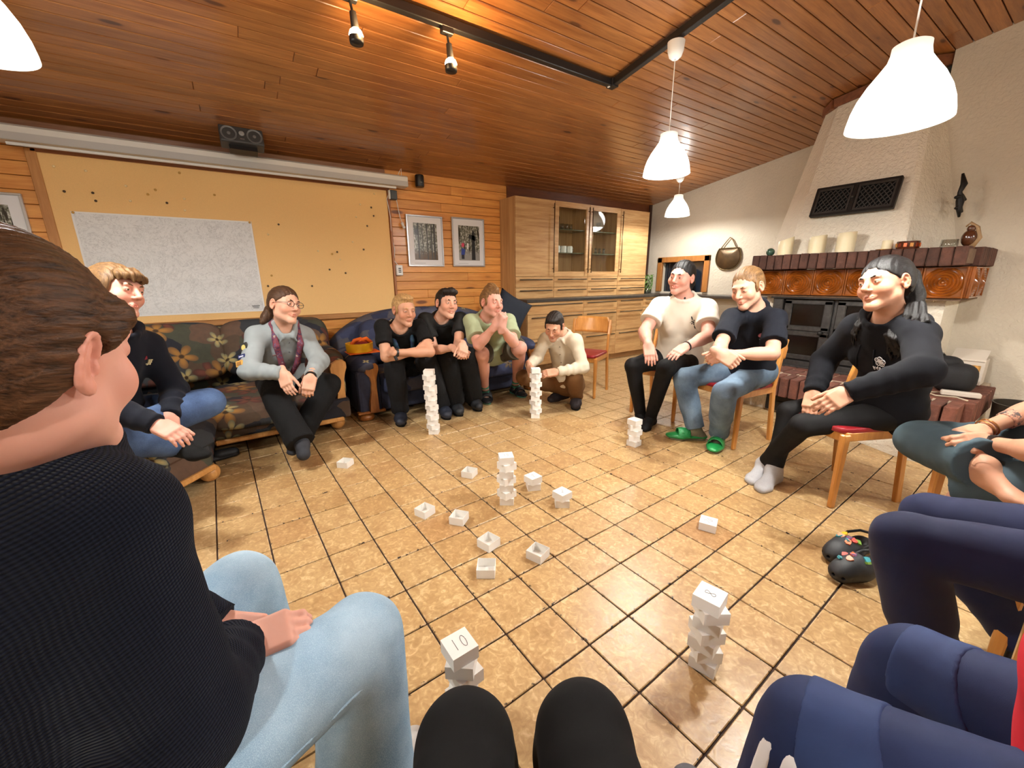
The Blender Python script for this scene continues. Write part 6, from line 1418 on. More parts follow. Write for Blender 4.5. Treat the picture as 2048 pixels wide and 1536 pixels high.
# ---------------------------------------------------------------- three on the blue sofa
NAVYT = clothm('charcoal_trousers', (22, 23, 26), .9, .2)
def blond():
    j = setup(at(816, 726, 3.72), (800, 657), (809, 621), (764, 652), (842, 650), .48, .165, .165, True, True, True, True)
    arms(j, ((772, 714), True, (838, 702), True), ((860, 704), True, (786, 697), True), .27, .25)
    legs(j, ((788, 727), True, (803, 822), True, (802, 857)), ((853, 718), True, (888, 812), True, (896, 842)), .41, .39)
    j['wrL'] = j['elR'] + D(.060, .030, .045); j['wrR'] = j['elL'] + D(-.085, .0, .03); feet_on(j, ((803, 838), (802, 857)), ((885, 826), (896, 842))); j['fwd'] = D(.62, -.30, .70); j['up'] = D(.05, 1, .28); chk('blond', j)
    person('young man with cropped blond hair and crossed arms, black shirt, on the blue sofa', j, SK2, HBL, dict(mat=BLK, e=.016, hem=.06), dict(mat=NAVYT, e=.022, flare=.022), dict(kind='croc', mat=NAVYRUB, name='clog', sock=BLK),
           dict(R=dict(d=D(.62, .62, -.25), n=D(.15, .2, .95), curl=(.3, .4, .3), sp=.03), L=dict(d=D(-.7, .15, -.7), n=D(-.6, .4, .6), curl=(.4, .4, .3), sp=.02)), dict(open=.3), .95)
    root = j['root']; P, RH, R = j['P'], j['RH'], j['R']; s = cap(j, 1, .007, (.070, .080), (-.09, -.07)); s.ell(P(0, .03, .105), np.array([.055, .05, .022]), RH, .03); hair_obj(root, s, j, HBL, .0016, (300, 90, 90))
    s = Sdf(); nk = j['neck']; f_, l, u = R[:, 1], R[:, 0], R[:, 2]
    for x in (-1, 1): s.chain([nk - f_ * .06 + u * .03, nk + l * x * .072 + u * .03, nk + l * x * .07 - u * .06 + f_ * .105, nk + l * x * .045 - u * .2 + f_ * .13], [.016, .018, .018, .014], .01)
    NK = NT('teal_scarf', .8); v = NK.coord('Object'); NK.col(NK.ramp(NK.noise(v, 30, 3), [(.4, srgb(24, 70, 78)), (.6, srgb(36, 50, 84))])); sdf_obj('neckerchief', s, .006, NK.m, root)
    p, n = on_cloth(j['top'], root, lerp(j['pel'], nk, .60), f_); patch_on(root, p, n, u, .10, .075, plain('magenta_print', (110, 24, 56), .8), 'shirt_print', [(math.cos(a), math.sin(a)) for a in np.linspace(0, 5.9, 14)]); patch_on(root, p, n, u, .075, .05, BLK, 'shirt_print', [(math.cos(a), math.sin(a)) for a in np.linspace(0, 5.9, 14)], .002); patch_on(root, p, n, u, .05, .018, plain('pink_print', (150, 44, 84), .8), 'shirt_print', [(-1, -1), (-.6, 1), (-.2, -.6), (.2, 1), (.6, -.8), (1, 1), (.8, -1)], .003)
    o_ = np.array(root.location); B().tube(lerp(j['elL'], j['wrL'], .86) - o_, lerp(j['elL'], j['wrL'], .93) - o_, .034, n=18).obj('wristband', M_['black'], root, 40)
    B().path([lerp(j['elL'], j['wrL'], .9) + D(0, -.03, .03) - o_, lerp(j['elL'], j['wrL'], .88) + D(.01, -.06, .035) - o_], .012).obj('band_end', M_['black'], root)
blond()
def dark_hair_boy():
    j = setup(at(890, 712, 3.88), (884, 639), (894, 608), (850, 638), (921, 637), .48, .165, .165, True, True, True, True)
    arms(j, ((869, 700), True, (908, 696), True), ((917, 688), True, (926, 690), True), .27, .24)
    legs(j, ((893, 714), True, (910, 808), True, (919, 833)), ((934, 712), True, (944, 802), True, (956, 822)), .41, .39)
    feet_on(j, ((908, 820), (919, 833)), ((944, 811), (956, 822))); j['fwd'] = D(.55, -.18, .80); j['up'] = D(.10, 1, .22); chk('darkhair', j)
    person('smiling young man with short dark hair and black shirt, middle of the blue sofa', j, SK, HDK, dict(mat=clothm('faded_black', (27, 28, 28), .9, .15), e=.016, hem=.06), dict(mat=BLKTR, e=.026, flare=.035, fold=.004), dict(kind='croc', mat=LEATHER, name='clog', sock=BLK),
           dict(R=dict(d=D(.75, -.35, .3), n=D(-.1, .6, .7), curl=(.5, .7, .5), sp=.03), L=dict(d=D(.1, -.6, .6), n=D(.5, .5, .5), curl=(.8, .9, .5), sp=.03)), dict(smile=1.0, teeth=1.0, open=.5), .92)
    root = j['root']; P, RH = j['P'], j['RH']; s = cap(j, 1, .009, (.076, .074), (-.09, -.06)); s.chain([P(-.05, .05, .10), P(.0, .075, .105), P(.045, .055, .10)], [.022, .028, .022], .02); hair_obj(root, s, j, HDK, .002, (240, 60, 60))
dark_hair_boy()
GREEN = clothm('sage_shirt', (150, 160, 128), .9, .06)
def green_shirt():
    j = setup(at(985, 700, 3.95), (975, 636), (984, 606), (941, 642), (1016, 641), .48, .165, .185, True, True, True, True)
    arms(j, ((957, 690), True, (990, 652), True), ((1027, 685), True, (1003, 655), True), .28, .24)
    legs(j, ((964, 707), True, (967, 780), True, (978, 814)), ((1040, 696), True, (1030, 772), True, (1056, 800)), .42, .39)
    feet_on(j, ((970, 797), (978, 815)), ((1026, 786), (1054, 799))); j['fwd'] = D(.62, -.22, .75); j['up'] = D(.08, 1, .25); chk('green', j)
    so = NT('striped_sock', .9); v = so.coord('Object'); q = so.n('SeparateXYZ'); so.set(q.inputs[0], v); so.col(so.ramp(so.math('FRACT', so.math('MULTIPLY', q.outputs[2], 14)), [(.0, srgb(70, 160, 140)), (.45, srgb(60, 130, 96)), (.55, srgb(20, 24, 26)), (.8, srgb(190, 150, 130))])); 
    person('young man in sage green shirt and shorts, clasped hands at his mouth', j, SK3, HLB, dict(mat=GREEN, e=.02, hem=.06, flare=.02, slen=.72, name='shirt'), dict(mat=clothm('olive_shorts', (72, 68, 58), .9, .1), kind='short', e=.022, len=.84, name='shorts'), dict(kind='sandal', mat=LEATHER, sock=so.m, sockh=.22),
           dict(R=dict(d=D(.55, .8, .2), n=D(-.2, .3, .9), curl=(.9, .9, .5)), L=dict(d=D(.2, .9, .2), n=D(.7, -.1, .6), curl=(.9, .9, .5))), dict(open=.3, fat=1.06), 1.08, arm=1.08, leg=1.08, belly=.03)
    root = j['root']; P, RH = j['P'], j['RH']; s = cap(j, 1, .006, (.070, .078), (-.09, -.07)); s.chain([P(0, .045, .112), P(0, -.01, .128), P(0, -.07, .118)], [.028, .03, .028], .03); s.ell(P(0, -.045, .148), np.array([.018, .022, .018]), RH, .015); hair_obj(root, s, j, HLB, .0018, (260, 40, 60))
green_shirt()
# ---------------------------------------------------------------- crouching man with the tower
SHIRT = clothm('linen_shirt', (206, 196, 174), .85, .05); BRN = clothm('brown_chinos', (104, 72, 40), .85, .12)
def crouching():
    j = setup(at(1134, 764, 4.0), (1127, 672), (1108, 653), (1085, 678), (1151, 680), .48, .165, .17, True, True, True, True)
    arms(j, ((1072, 716), True, (1059, 733), True), ((1165, 735), True, (1113, 744), True), .285, .245); j['wrR'] = at(1058, 732, 3.62); j['wrL'] = at(1114, 744, 3.60); j['elR'] = J(1073, 716, j['wrR'], .25, False); j['elL'] = J(1166, 735, j['wrL'], .25, False)
    j['anL'] = floor_pt(1153, 806) + V3(0, 0, .09); j['anR'] = floor_pt(1112, 800) + V3(0, 0, .11)
    j['knL'] = at(1149, 754, 3.70); j['knR'] = at(1047, 754, 3.84); j['toL'] = floor_pt(1149, 828); j['toR'] = floor_pt(1092, 812)
    feet_on(j, None, ((1153, 808), (1149, 830))); j['anR'] = floor_pt(1126, 802) + UP * .13; j['toR'] = floor_pt(1096, 810); 
    j['fwd'] = D(-.28, -.62, .62); j['up'] = D(-.10, .78, .65); chk('crouch', j)
    person('crouching man in a cream shirt and brown trousers placing a box on a tower', j, SK2, HDK, dict(mat=SHIRT, e=.02, sleeve='long', collar='shirt', cuff=True, hem=.01, drape=False, fold=.005, noise=.003), dict(mat=BRN, e=.016, flare=.014, fold=.004), dict(kind='shoe', mat=clothm('dark_canvas_shoe', (40, 34, 36)), sole=plain('shoe_sole', (150, 140, 128), .7), sock=BLK),
           dict(R=dict(d=D(.22, -.75, .2), n=D(-.8, .0, .5), curl=(.35, .5, .4), thumb=(.5, .9, -.3), sp=.03), L=dict(d=D(-.9, -.12, .1), n=D(.1, .5, .8), curl=(.3, .5, .4), sp=.03)), dict(smile=.4, open=.2, nose=1.2), .95)
    root = j['root']; P, RH, R = j['P'], j['RH'], j['R']; o_ = np.array(root.location); s = cap(j, 1, .008, (.076, .076), (-.09, -.06)); s.ell(P(0, .035, .105), np.array([.06, .05, .024]), RH, .03); hair_obj(root, s, j, HDK, .0016, (260, 90, 60))
    for t_ in (.85, .70, .52, .36):
        p, n = on_cloth(j['top'], root, lerp(j['pel'], j['neck'], t_), R[:, 1]); B().ball(p - o_, .0055, 10).obj('button', plain('shirt_button', (110, 96, 76), .4), root, True)
crouching()
# ---------------------------------------------------------------- woman in the white shirt
WHT = clothm('cream_tshirt', (222, 214, 198), .9, .04)
def white_shirt():
    j = setup(at(1357, 712, 3.42), (1368, 598), (1362, 556), (1312, 612), (1417, 616), .50, .175, .185, True, True, True, True)
    arms(j, ((1289, 664), True, (1296, 689), True), ((1417, 672), True, (1370, 694), True), .275, .235)
    legs(j, ((1266, 732), True, (1277, 826), True, (1285, 856)), ((1332, 736), True, (1300, 832), True, (1290, 858)), .43, .41)
    feet_on(j, ((1278, 842), (1285, 858)), ((1304, 848), (1290, 860))); j['fwd'] = D(-.72, -.22, .66); j['up'] = D(.30, 1, .10); chk('white', j)
    person('smiling woman with dark hair in a cream shirt with turtle print and black leggings', j, SK3, HBK, dict(mat=WHT, e=.024, hem=.10, flare=.022, slen=.62, fold=.003), dict(mat=LEG, e=.006, flare=.004, slim=True, fold=.0015), None,
           dict(R=dict(d=D(.0, -.9, .35), n=D(-.2, .35, .85), curl=(.25, .25, .15), sp=.12), L=dict(d=D(-.75, -.45, .35), n=D(-.1, .75, .6), curl=(.15, .25, .15), sp=.14)), dict(smile=1.2, teeth=1.0, open=.35, fat=1.06), 1.12, True, .02, arm=1.2, leg=1.12)
    root = j['root']; P, RH, R = j['P'], j['RH'], j['R']; o_ = np.array(root.location)
    for sd in ('L', 'R'):
        s = Sdf(); foot_sdf(s, j['an' + sd], j['to' + sd], UP, 1.0, .006); s.cone(j['an' + sd], lerp(j['an' + sd], j['kn' + sd], .2), .042, .041, .02, fb=True); sdf_obj('sock', s, .006, LEG, root)
    s = cap(j, 1, .011, (.076, .066), (-.10, -.08), side=False); s.chain([P(0, -.1, .03), P(.02, -.115, -.04), P(.03, -.08, -.12), P(.045, -.02, -.15)], [.04, .04, .03, .018], .02); s.chain([P(-.05, -.06, -.05), P(-.06, -.01, -.14)], [.024, .014], .02); hair_obj(root, s, j, HBK, .002)
    p, n = on_cloth(j['top'], root, lerp(j['pel'], j['neck'], .72) + R[:, 0] * .085, R[:, 1]); tm = plain('turtle_print', (40, 44, 48), .8); u = nrm(R[:, 2] + R[:, 0] * .5); l = np.cross(n, u)
    for (x, z, w_, h_) in ((0, 0, .03, .045), (-.017, .012, .012, .014), (.017, .012, .012, .014), (-.016, -.012, .011, .013), (.016, -.012, .011, .013)): patch_on(root, p + l * x * .9 + u * z, n, u, w_ * .38, h_ * .38, tm, 'turtle_shell', [(math.cos(a), math.sin(a)) for a in np.linspace(0, 5.5, 8)])
    for k_ in range(5): patch_on(root, p + l * (.012 * math.cos(k_ * 1.26)) + u * .017 * math.sin(k_ * 1.26), n, u, .009, .011, tm, 'turtle_shell', [(math.cos(a), math.sin(a)) for a in np.linspace(0, 5.3, 6)])
    patch_on(root, p + u * .036, n, u, .010, .014, tm, 'turtle_head', [(math.cos(a), math.sin(a)) for a in np.linspace(0, 5.5, 8)])
    for (x, z, a_) in ((-1, .02, .9), (1, .02, -.9), (-1, -.024, 2.3), (1, -.024, -2.3)): patch_on(root, p + l * x * .028 + u * z, n, u * math.cos(a_) + l * math.sin(a_) * -1, .010, .030, tm, 'turtle_flipper', [(0, -1), (.9, -.2), (.7, .6), (0, 1), (-.6, .4), (-.5, -.4)])
    B().tube(lerp(j['elL'], j['wrL'], .9) - o_, lerp(j['elL'], j['wrL'], .94) - o_, .037, n=18).obj('bracelet', M_['black'], root, 40)
white_shirt()
# ---------------------------------------------------------------- man with green slides
NAVT = clothm('navy_tshirt', (15, 18, 27), .9, .12); JEAN = denim('blue_jeans', (66, 84, 104), (112, 132, 150)); GRN = plain('green_rubber', (32, 140, 72), .35)
def green_slides():
    j = setup(at(1497, 738, 2.95), (1507, 618), (1494, 577), (1464, 634), (1551, 636), .50, .175, .175, True, True, True, True)
    arms(j, ((1440, 694), True, (1438, 706), True), ((1545, 707), True, (1453, 709), True), .28, .25)
    legs(j, ((1330, 760), True, (1388, 850), False, (1328, 877)), ((1448, 784), True, (1436, 872), False, (1424, 908)), .44, .41)
    feet_on(j, ((1402, 880), (1328, 877)), ((1437, 886), (1424, 910))); j['fwd'] = D(-.78, -.42, .42); j['up'] = D(-.08, 1, .15); chk('slides', j)
    so = clothm('grey_green_sock', (120, 116, 96), .9, .3, melange=.4)
    person('man with tied back light brown hair in a navy shirt, jeans and green slides', j, SK, HLB, dict(mat=NAVT, e=.02, hem=.10, slen=.72, flare=.016), dict(mat=JEAN, e=.018, flare=.016, fold=.0045, name='jeans'), dict(kind='slide', mat=GRN, sock=so, sockh=.2, words=['petters', 'Y']),
           dict(R=dict(d=D(.35, -.35, .35), n=D(-.5, .3, .8), curl=(.9, 1.1, .6), sp=.02), L=dict(d=D(-.85, -.2, .2), n=D(.1, .45, .9), curl=(.8, 1.0, .6), sp=.02)), dict(smile=.6, open=.15, nose=1.4), .97)
    root = j['root']; P, RH, R = j['P'], j['RH'], j['R']; s = cap(j, 1, .009, (.076, .074), (-.10, -.06)); s.ell(P(0, -.118, .035), np.array([.028, .032, .03]), RH, .015); s.chain([P(-.06, .03, -.005), P(-.07, .02, -.03)], [.012, .006], .01); hair_obj(root, s, j, HLB, .002)
    p, n = on_cloth(j['top'], root, lerp(j['pel'], j['neck'], .70) + R[:, 0] * .07, R[:, 1]); u, l = R[:, 2], np.cross(n, R[:, 2]); g1 = plain('print_grey', (130, 142, 150), .8); g2 = plain('print_pink', (190, 120, 140), .8)
    for a in (0, 2.09, 4.19): patch_on(root, p + l * (-.02 + .007 * math.sin(a)) + u * (.012 + .007 * math.cos(a)), n, u, .014, .016, g1, 'shirt_print', [(math.cos(t), math.sin(t)) for t in np.linspace(0, 5.5, 8)])
    patch_on(root, p + l * .02 + u * .012, n, u, .03, .03, g2, 'shirt_print', [(math.cos(t), math.sin(t)) for t in np.linspace(0, 5.9, 12)]); patch_on(root, p + l * .02 + u * .012, n, u, .02, .02, plain('print_navy', (44, 30, 50), .8), 'shirt_print', [(-.2, -1), (.2, -1), (.2, .2), (.9, .4), (.5, .9), (-.5, .9), (-.9, .4), (-.2, .2)], .002)
    for z, w_ in ((-.018, .07), (-.030, .04)):
        for k_ in range(int(w_ / .006)): patch_on(root, p + l * (-w_ / 2 + k_ * .006) + u * z, n, u, .004, .005 + .002 * (k_ % 3 == 0), g1, 'print_letter')
green_slides()
# ---------------------------------------------------------------- woman in the dark hoodie
HOOD = clothm('black_hoodie', (11, 12, 18), .92, .15); GSOCK = clothm('grey_melange_sock', (176, 176, 178), .95, .08, melange=.25)
def hoodie_woman():
    j = setup(at(1776, 806, 2.16), (1778, 640), (1766, 570), (1714, 652), (1838, 668), .51, .185, .165, True, True, False, True)
    arms(j, ((1648, 722), False, (1628, 785), True), ((1846, 742), True, (1652, 798), True), .275, .25)
    legs(j, ((1553, 826), False, (1536, 950), False, (1502, 994)), ((1606, 850), True, (1524, 940), True, (1468, 986)), .44, .42)
    feet_on(j, ((1550, 962), (1502, 996)), ((1532, 948), (1466, 988))); j['fwd'] = D(-.95, -.05, .22); j['up'] = D(.02, 1, .02); chk('kathy', j)
    person('dark haired woman with a ponytail in a black hoodie with white emblem, grey socks', j, SK2, HBK, dict(mat=HOOD, e=.028, sleeve='long', collar='hood', hem=.12, slen=1.0, cuff=True, fold=.0045, name='hoodie'), dict(mat=LEG, e=.006, flare=.004, slim=True, fold=.0015, name='leggings'), None,
           dict(R=dict(d=D(-.35, -.75, .2), n=D(-.6, .3, .6), curl=(.35, .35, .2), sp=.02), L=dict(d=D(-.85, -.45, .1), n=D(.0, .5, .8), curl=(.3, .35, .2), sp=.02)), dict(smile=.5, open=.5, nose=1.3), .95, True, arm=.98, hres=.003, leg=1.0, cres=.007)
    root = j['root']; P, RH, R = j['P'], j['RH'], j['R']
    for sd in ('L', 'R'):
        s = Sdf(); foot_sdf(s, j['an' + sd], j['to' + sd], UP, 1.0, .007); s.cone(j['an' + sd], lerp(j['an' + sd], j['kn' + sd], .13), .043, .041, .02, fb=True); s.fold(j['an' + sd], j['kn' + sd] - j['an' + sd], .002, 160, .06); sdf_obj('sock', s, .005, GSOCK, root)
    s = cap(j, 1, .013, (.078, .068), (-.105, -.07), side=False); s.ell(P(0, -.115, .075), np.array([.03, .03, .034]), RH, .02)
    s.chain([P(0, -.125, .08), P(.0, -.165, .04), P(.01, -.17, -.05), P(.02, -.14, -.15), P(.04, -.11, -.21)], [.026, .036, .040, .036, .022], .02)
    def lock(x0, xs, ts, rs):
        pts = [P(x0, -.075, -.10), j['neck'] + R[:, 2] * .062 + R[:, 0] * x0 * 1.75 + R[:, 1] * .012]
        for x, t_ in zip(xs, ts): pts.append(on_cloth(j['top'], root, lerp(j['pel'], j['neck'], t_) + R[:, 0] * x, R[:, 1])[0] + R[:, 1] * .004)
        s.chain(pts, rs, .006)
    for k_ in range(5):
        q = k_ * .013; r0 = .011; lock(.052 + q, (.075 + q, .085 + q, .088 + q * .8, .082 + q * .7), (.98, .91, .83, .75 - .02 * (k_ % 3)), (.011, .010, r0 * .8, r0 * .7, r0 * .5, .002)); (lock(-.03 - q * .8, (-.06 - q, -.07 - q, -.068 - q * .8), (.97, .88, .78 - .03 * (k_ % 2)), (.009, .009, r0 * .75, r0 * .5, .002)) if k_ < 3 else None)
    hair_obj(root, s, j, HBK, .0026, (220, 30, 50))
    p, n = on_cloth(j['top'], root, lerp(j['pel'], j['neck'], .66) + R[:, 0] * .05, nrm(R[:, 1] + R[:, 0] * .25)); u, l = R[:, 2], np.cross(n, R[:, 2]); wp = plain('white_embroidery', (226, 226, 230), .8); o_ = np.array(root.location); n = nrm(n)
    b = B()
    for a in np.linspace(0, 2 * PI, 6)[:5] + PI / 2:
        c = p + u * (.028 + .015 * math.sin(a)) + l * .015 * math.cos(a) + n * .006
        b.path([c + (u * math.sin(t) + l * math.cos(t)) * .0115 - o_ for t in np.linspace(0, 2 * PI, 11)], .0017, n=5)
        b.path([p + u * .028 + n * .006 - o_, c + (u * math.sin(a) + l * math.cos(a)) * .006 - o_], .0014, n=5)
    b.obj('flower_emblem', wp, root)
    GLY = {'K': ([(0, 0), (0, 1)], [(.6, 1), (.02, .45), (.65, 0)]), 'a': ([(.55, .6), (.1, .6), (.0, .25), (.15, 0), (.5, .1), (.55, .6), (.6, 0)],), 't': ([(.3, .95), (.3, .1), (.55, .0)], [(.05, .62), (.55, .62)]), 'h': ([(.05, 1), (.05, 0)], [(.05, .4), (.3, .62), (.52, .45), (.52, 0)]), 'y': ([(.0, .6), (.25, .05)], [(.55, .6), (.1, -.35)])}
    x = -.034
    for ch in 'Kathy':
        b = B()
        for st in GLY[ch]: b.path([p + l * (x + q[0] * .017) + u * (-.014 + q[1] * .018 - .018 * .4) + n * .007 - o_ for q in st], .0019, n=5)
        b.obj('letter', wp, root); x += .0145
    for x in (-.035, .035):
        q, n2 = on_cloth(j['top'], root, lerp(j['pel'], j['neck'], .80) + R[:, 0] * x, R[:, 1]); q2, n3 = on_cloth(j['top'], root, lerp(j['pel'], j['neck'], .55) + R[:, 0] * x * 1.4, R[:, 1]); B().path([q + n2 * .004 - o_, lerp(q, q2, .5) + n2 * .012 - o_, q2 + n3 * .005 - o_], .0035, n=6).obj('drawstring', HOOD, root, True)
hoodie_woman()
# ---------------------------------------------------------------- woman at the left edge, seen from behind
def ribm():
    t = NT('navy_rib_knit', 1.0, .04); v = t.coord('Object'); d = t.n('TexNoise', Scale=5, Detail=2); t.set(d.inputs['Vector'], v)
    sp = t.n('SeparateXYZ'); t.set(sp.inputs[0], v)
    # ribs run round the yoke, small stitches across them
    h = t.math('ADD', t.math('ADD', t.math('MULTIPLY', sp.outputs[2], 1500), t.math('MULTIPLY', sp.outputs[0], -600)), t.math('MULTIPLY', d.outputs[0], 4)); a = t.math('SINE', h); st = t.math('SINE', t.math('ADD', t.math('MULTIPLY', sp.outputs[0], 1000), t.math('MULTIPLY', sp.outputs[1], 1300)))
    hh = t.math('ADD', t.math('MULTIPLY', a, .7), t.math('MULTIPLY', st, .25)); k = t.math('ADD', t.math('MULTIPLY', hh, .5), .5)
    t.col(t.mix(k, srgb(10, 11, 16), srgb(28, 31, 44))); t.bump(hh, .6, .004); t.b.inputs['Sheen Weight'].default_value = .03; return t.m
LJ = denim('light_jeans', (122, 154, 182), (166, 192, 212))
def near_woman():
    j = {}; j['pel'] = V3(-.33, .66, .53); j['neck'] = at(40, 905, .505); j['head'] = J(34, 722, j['neck'], .165, True)
    f_ = nrm(V3(.83, .56, 0)); rt = V3(f_[1], -f_[0], 0)
    j['shR'] = j['neck'] + rt * .150 - UP * .06; j['shL'] = j['neck'] - rt * .165 - UP * .05
    j['elR'] = V3(-.14, .56, .665); j['wrR'] = at(462, 1308, .70); j['elL'] = V3(-.32, 1.0, .68); j['wrL'] = at(425, 1264, .79)
    j['knR'] = V3(.115, .745, .495); j['knL'] = V3(-.095, 1.05, .50); j['anR'] = V3(.075, .70, .09); j['anL'] = V3(-.09, 1.10, .09); j['toR'] = j['anR'] + f_ * .2; j['toL'] = j['anL'] + f_ * .2
    j['fwd'] = nrm(V3(.50, .86, -.12)); j['up'] = V3(.10, .08, 1); chk('near', j)
    person('woman seen from behind at left in a dark navy ribbed jumper and light jeans', j, SK3, HB, dict(mat=ribm(), e=.034, sleeve='long', hem=.12, name='jumper', slen=1.02, cuff=True, fold=.005, noise=.004), dict(mat=LJ, e=.022, flare=.05, fold=.004, name='jeans', slim=False), dict(kind='shoe', mat=clothm('white_sneaker', (190, 188, 184))),
           dict(R=dict(d=D(.75, .15, -.5), n=D(-.1, .75, .5), curl=(.45, .7, .5)), L=dict(d=D(.9, -.05, .05), n=D(.0, .75, .5), curl=(.4, .7, .5))), dict(), 1.0, True, .02, arm=1.1, leg=1.06, hres=.003, cres=.006)
    root = j['root']; P, RH, R = j['P'], j['RH'], j['R']
    s = cap(j, 1, .016, (.078, .062), (-.105, -.085), side=False); s.chain([P(0, -.11, .02), P(.0, -.15, .0)], [.05, .055], .03); s.ell(P(.0, -.155, -.01), np.array([.055, .05, .055]), RH, .02); s.chain([P(-.068, .04, .05), P(-.076, .022, .03)], [.018, .010], .02)
    hm_ = hairm('hair_swept_brown', (34, 22, 14), (92, 62, 40), (190, 16, 120), .5); hm_.node_tree.nodes['Principled BSDF'].inputs['Specular IOR Level'].default_value = .12; hair_obj(root, s, j, hm_, .0014, (480, 20, 420), .003)
    for k_ in range(1):
        s = Sdf(); 
        for x in (-1,): s.chain([lerp(j['hipR'], j['knR'], t_) + rt * (.104 - .024 * t_) - UP * .02 for t_ in np.linspace(.25, 1, 8)] + [lerp(j['knR'], j['anR'], t_) + rt * (.078 - .01 * t_) for t_ in np.linspace(.1, .9, 6)], [.0035] * 14, .004)
        sdf_obj('side_seam', s, .0035, LJ, root)
near_woman()
# ---------------------------------------------------------------- right edge: crossed legs in grey green trousers
def tailor_man():
    f_ = nrm(V3(-.77, .64, 0)); lf = V3(-f_[1], f_[0], 0); j = {}; j['pel'] = V3(2.60, -.06, .555); j['neck'] = j['pel'] + UP * .49 - f_ * .06; j['head'] = j['neck'] + UP * .17 + f_ * .05
    j['shL'] = j['neck'] + lf * .18 - UP * .04; j['shR'] = j['neck'] - lf * .18 - UP * .04
    j['knR'] = J(1818, 878, j['pel'], .47, True); j['knL'] = j['pel'] + f_ * .32 + lf * .28 + UP * .02; j['anR'] = V3(2.20, .16, .535); j['anL'] = at(1930, 985, 1.60)
    j['wrR'] = at(1964, 860, 1.62); j['wrL'] = at(1982, 886, 1.52); j['elR'] = J(2085, 812, j['wrR'], .25, False); j['elL'] = J(2110, 912, j['wrL'], .25, True)
    j['toR'] = j['anR'] + lf * .15; j['toL'] = j['anL'] - f_ * .16 - lf * .03; j['fwd'] = f_ - UP * .1; j['up'] = UP; chk('tailor', j)
    GG = clothm('grey_green_trousers', (62, 78, 86), .85, .1)
    person('man cut off at the right edge, cross legged in grey green trousers, hands clasped', j, SK2, HDK, dict(mat=clothm('grey_print_shirt', (150, 144, 140), .9, .2), e=.02, hem=.08), dict(mat=GG, e=.03, flare=.03, fold=.006, noise=.004), None,
           dict(R=dict(d=D(-.9, -.2, .1), n=D(-.1, .85, .3), curl=(.9, 1.1, .6), sp=.02), L=dict(d=D(-.97, -.02, .0), n=D(.0, .45, .9), curl=(.6, 1.0, .7), sp=.02, thumb=(.25, .95, -.5))), dict(), 1.0, hres=.004)
    root = j['root']; o_ = np.array(root.location); s = cap(j, 1, .009); hair_obj(root, s, j, HDK)
    B().tube(lerp(j['elL'], j['wrL'], .86) - o_, lerp(j['elL'], j['wrL'], .95) - o_, .033, n=20).obj('wrist_watch', M_['black'], root, 40)
    for t_ in (.88, .95):
        c = lerp(j['elR'], j['wrR'], t_) - o_; d = nrm(j['wrR'] - j['elR']); x = nrm(np.cross(d, UP)); y = np.cross(d, x); B().path([c + (x * math.cos(a) + y * math.sin(a)) * .034 for a in np.linspace(0, 2 * PI, 17)], .003, n=6).obj('bracelet', plain('gold_bangle', (170, 120, 70), .3, .7), root, True)
    TT = NT('tattoo_ink', .6); v = TT.coord('Object'); k = TT.noise(v, 60, 4, .6, 1.0)
    s = Sdf(); a_, b_ = lerp(j['elR'], j['wrR'], .12), lerp(j['elR'], j['wrR'], .62); s.cone(a_, b_, .0395, .0345, .01, fa=True, fb=True); TT.col(TT.ramp(k, [(.46, srgb(206, 150, 122)), (.56, srgb(90, 78, 74))])); sdf_obj('tattoo', s, .005, TT.m, root)
    return j
tailor_man()
# ---------------------------------------------------------------- right edge: navy trousers
NV = clothm('navy_jersey_trousers', (26, 32, 62), .8, .12, fuzz=.05); NVP = clothm('navy_track_panel', (44, 60, 100), .75, .08); NVT = clothm('navy_track_trousers', (30, 42, 78), .75, .1)
def navy_man():
    f_ = nrm(V3(-.12, 1, 0)); lf = V3(-f_[1], f_[0], 0); j = {}; j['pel'] = V3(1.66, -.17, .56); j['neck'] = j['pel'] + UP * .48 - f_ * .02; j['head'] = j['neck'] + UP * .17 + f_ * .06
    j['shL'] = j['neck'] + lf * .18 - UP * .04; j['shR'] = j['neck'] - lf * .18 - UP * .04
    j['knL'] = J(1812, 1082, j['pel'], .43, True); j['knR'] = J(1862, 1035, j['pel'], .43, False); j['anL'] = floor_pt(1842, 1372) + UP * .09; j['anR'] = floor_pt(2040, 1330) + UP * .09
    j['toL'] = j['anL'] - lf * .2; j['toR'] = j['anR'] - lf * .2; j['wrR'] = at(2120, 1050, 1.13); j['elR'] = j['wrR'] + nrm(j['shR'] - UP * .25 - j['wrR']) * .25; j['elL'] = j['shL'] - UP * .27 - f_ * .06 + lf * .04; j['wrL'] = j['elL'] - UP * .16 + f_ * .16 - lf * .06
    j['fwd'] = f_ - UP * .1; j['up'] = UP; chk('navy', j)
    person('person cut off at the right edge in plain navy trousers, hand on the thigh', j, SK3, HDK, dict(mat=NV, e=.024, sleeve='long', hem=.08), dict(mat=NV, e=.02, flare=.02, fold=.004), dict(kind='croc', mat=LEATHER, name='clog', sock=BLK), dict(R=dict(d=D(-.9, .0, .1), n=D(0, .8, .5), curl=(.5, .6, .4)), L=dict(d=f_, n=UP, curl=(.3, .4, .3))), dict(), 1.0, hres=.004, cres=.007)
    hair_obj(j['root'], cap(j, 1, .009), j, HDK)
navy_man()
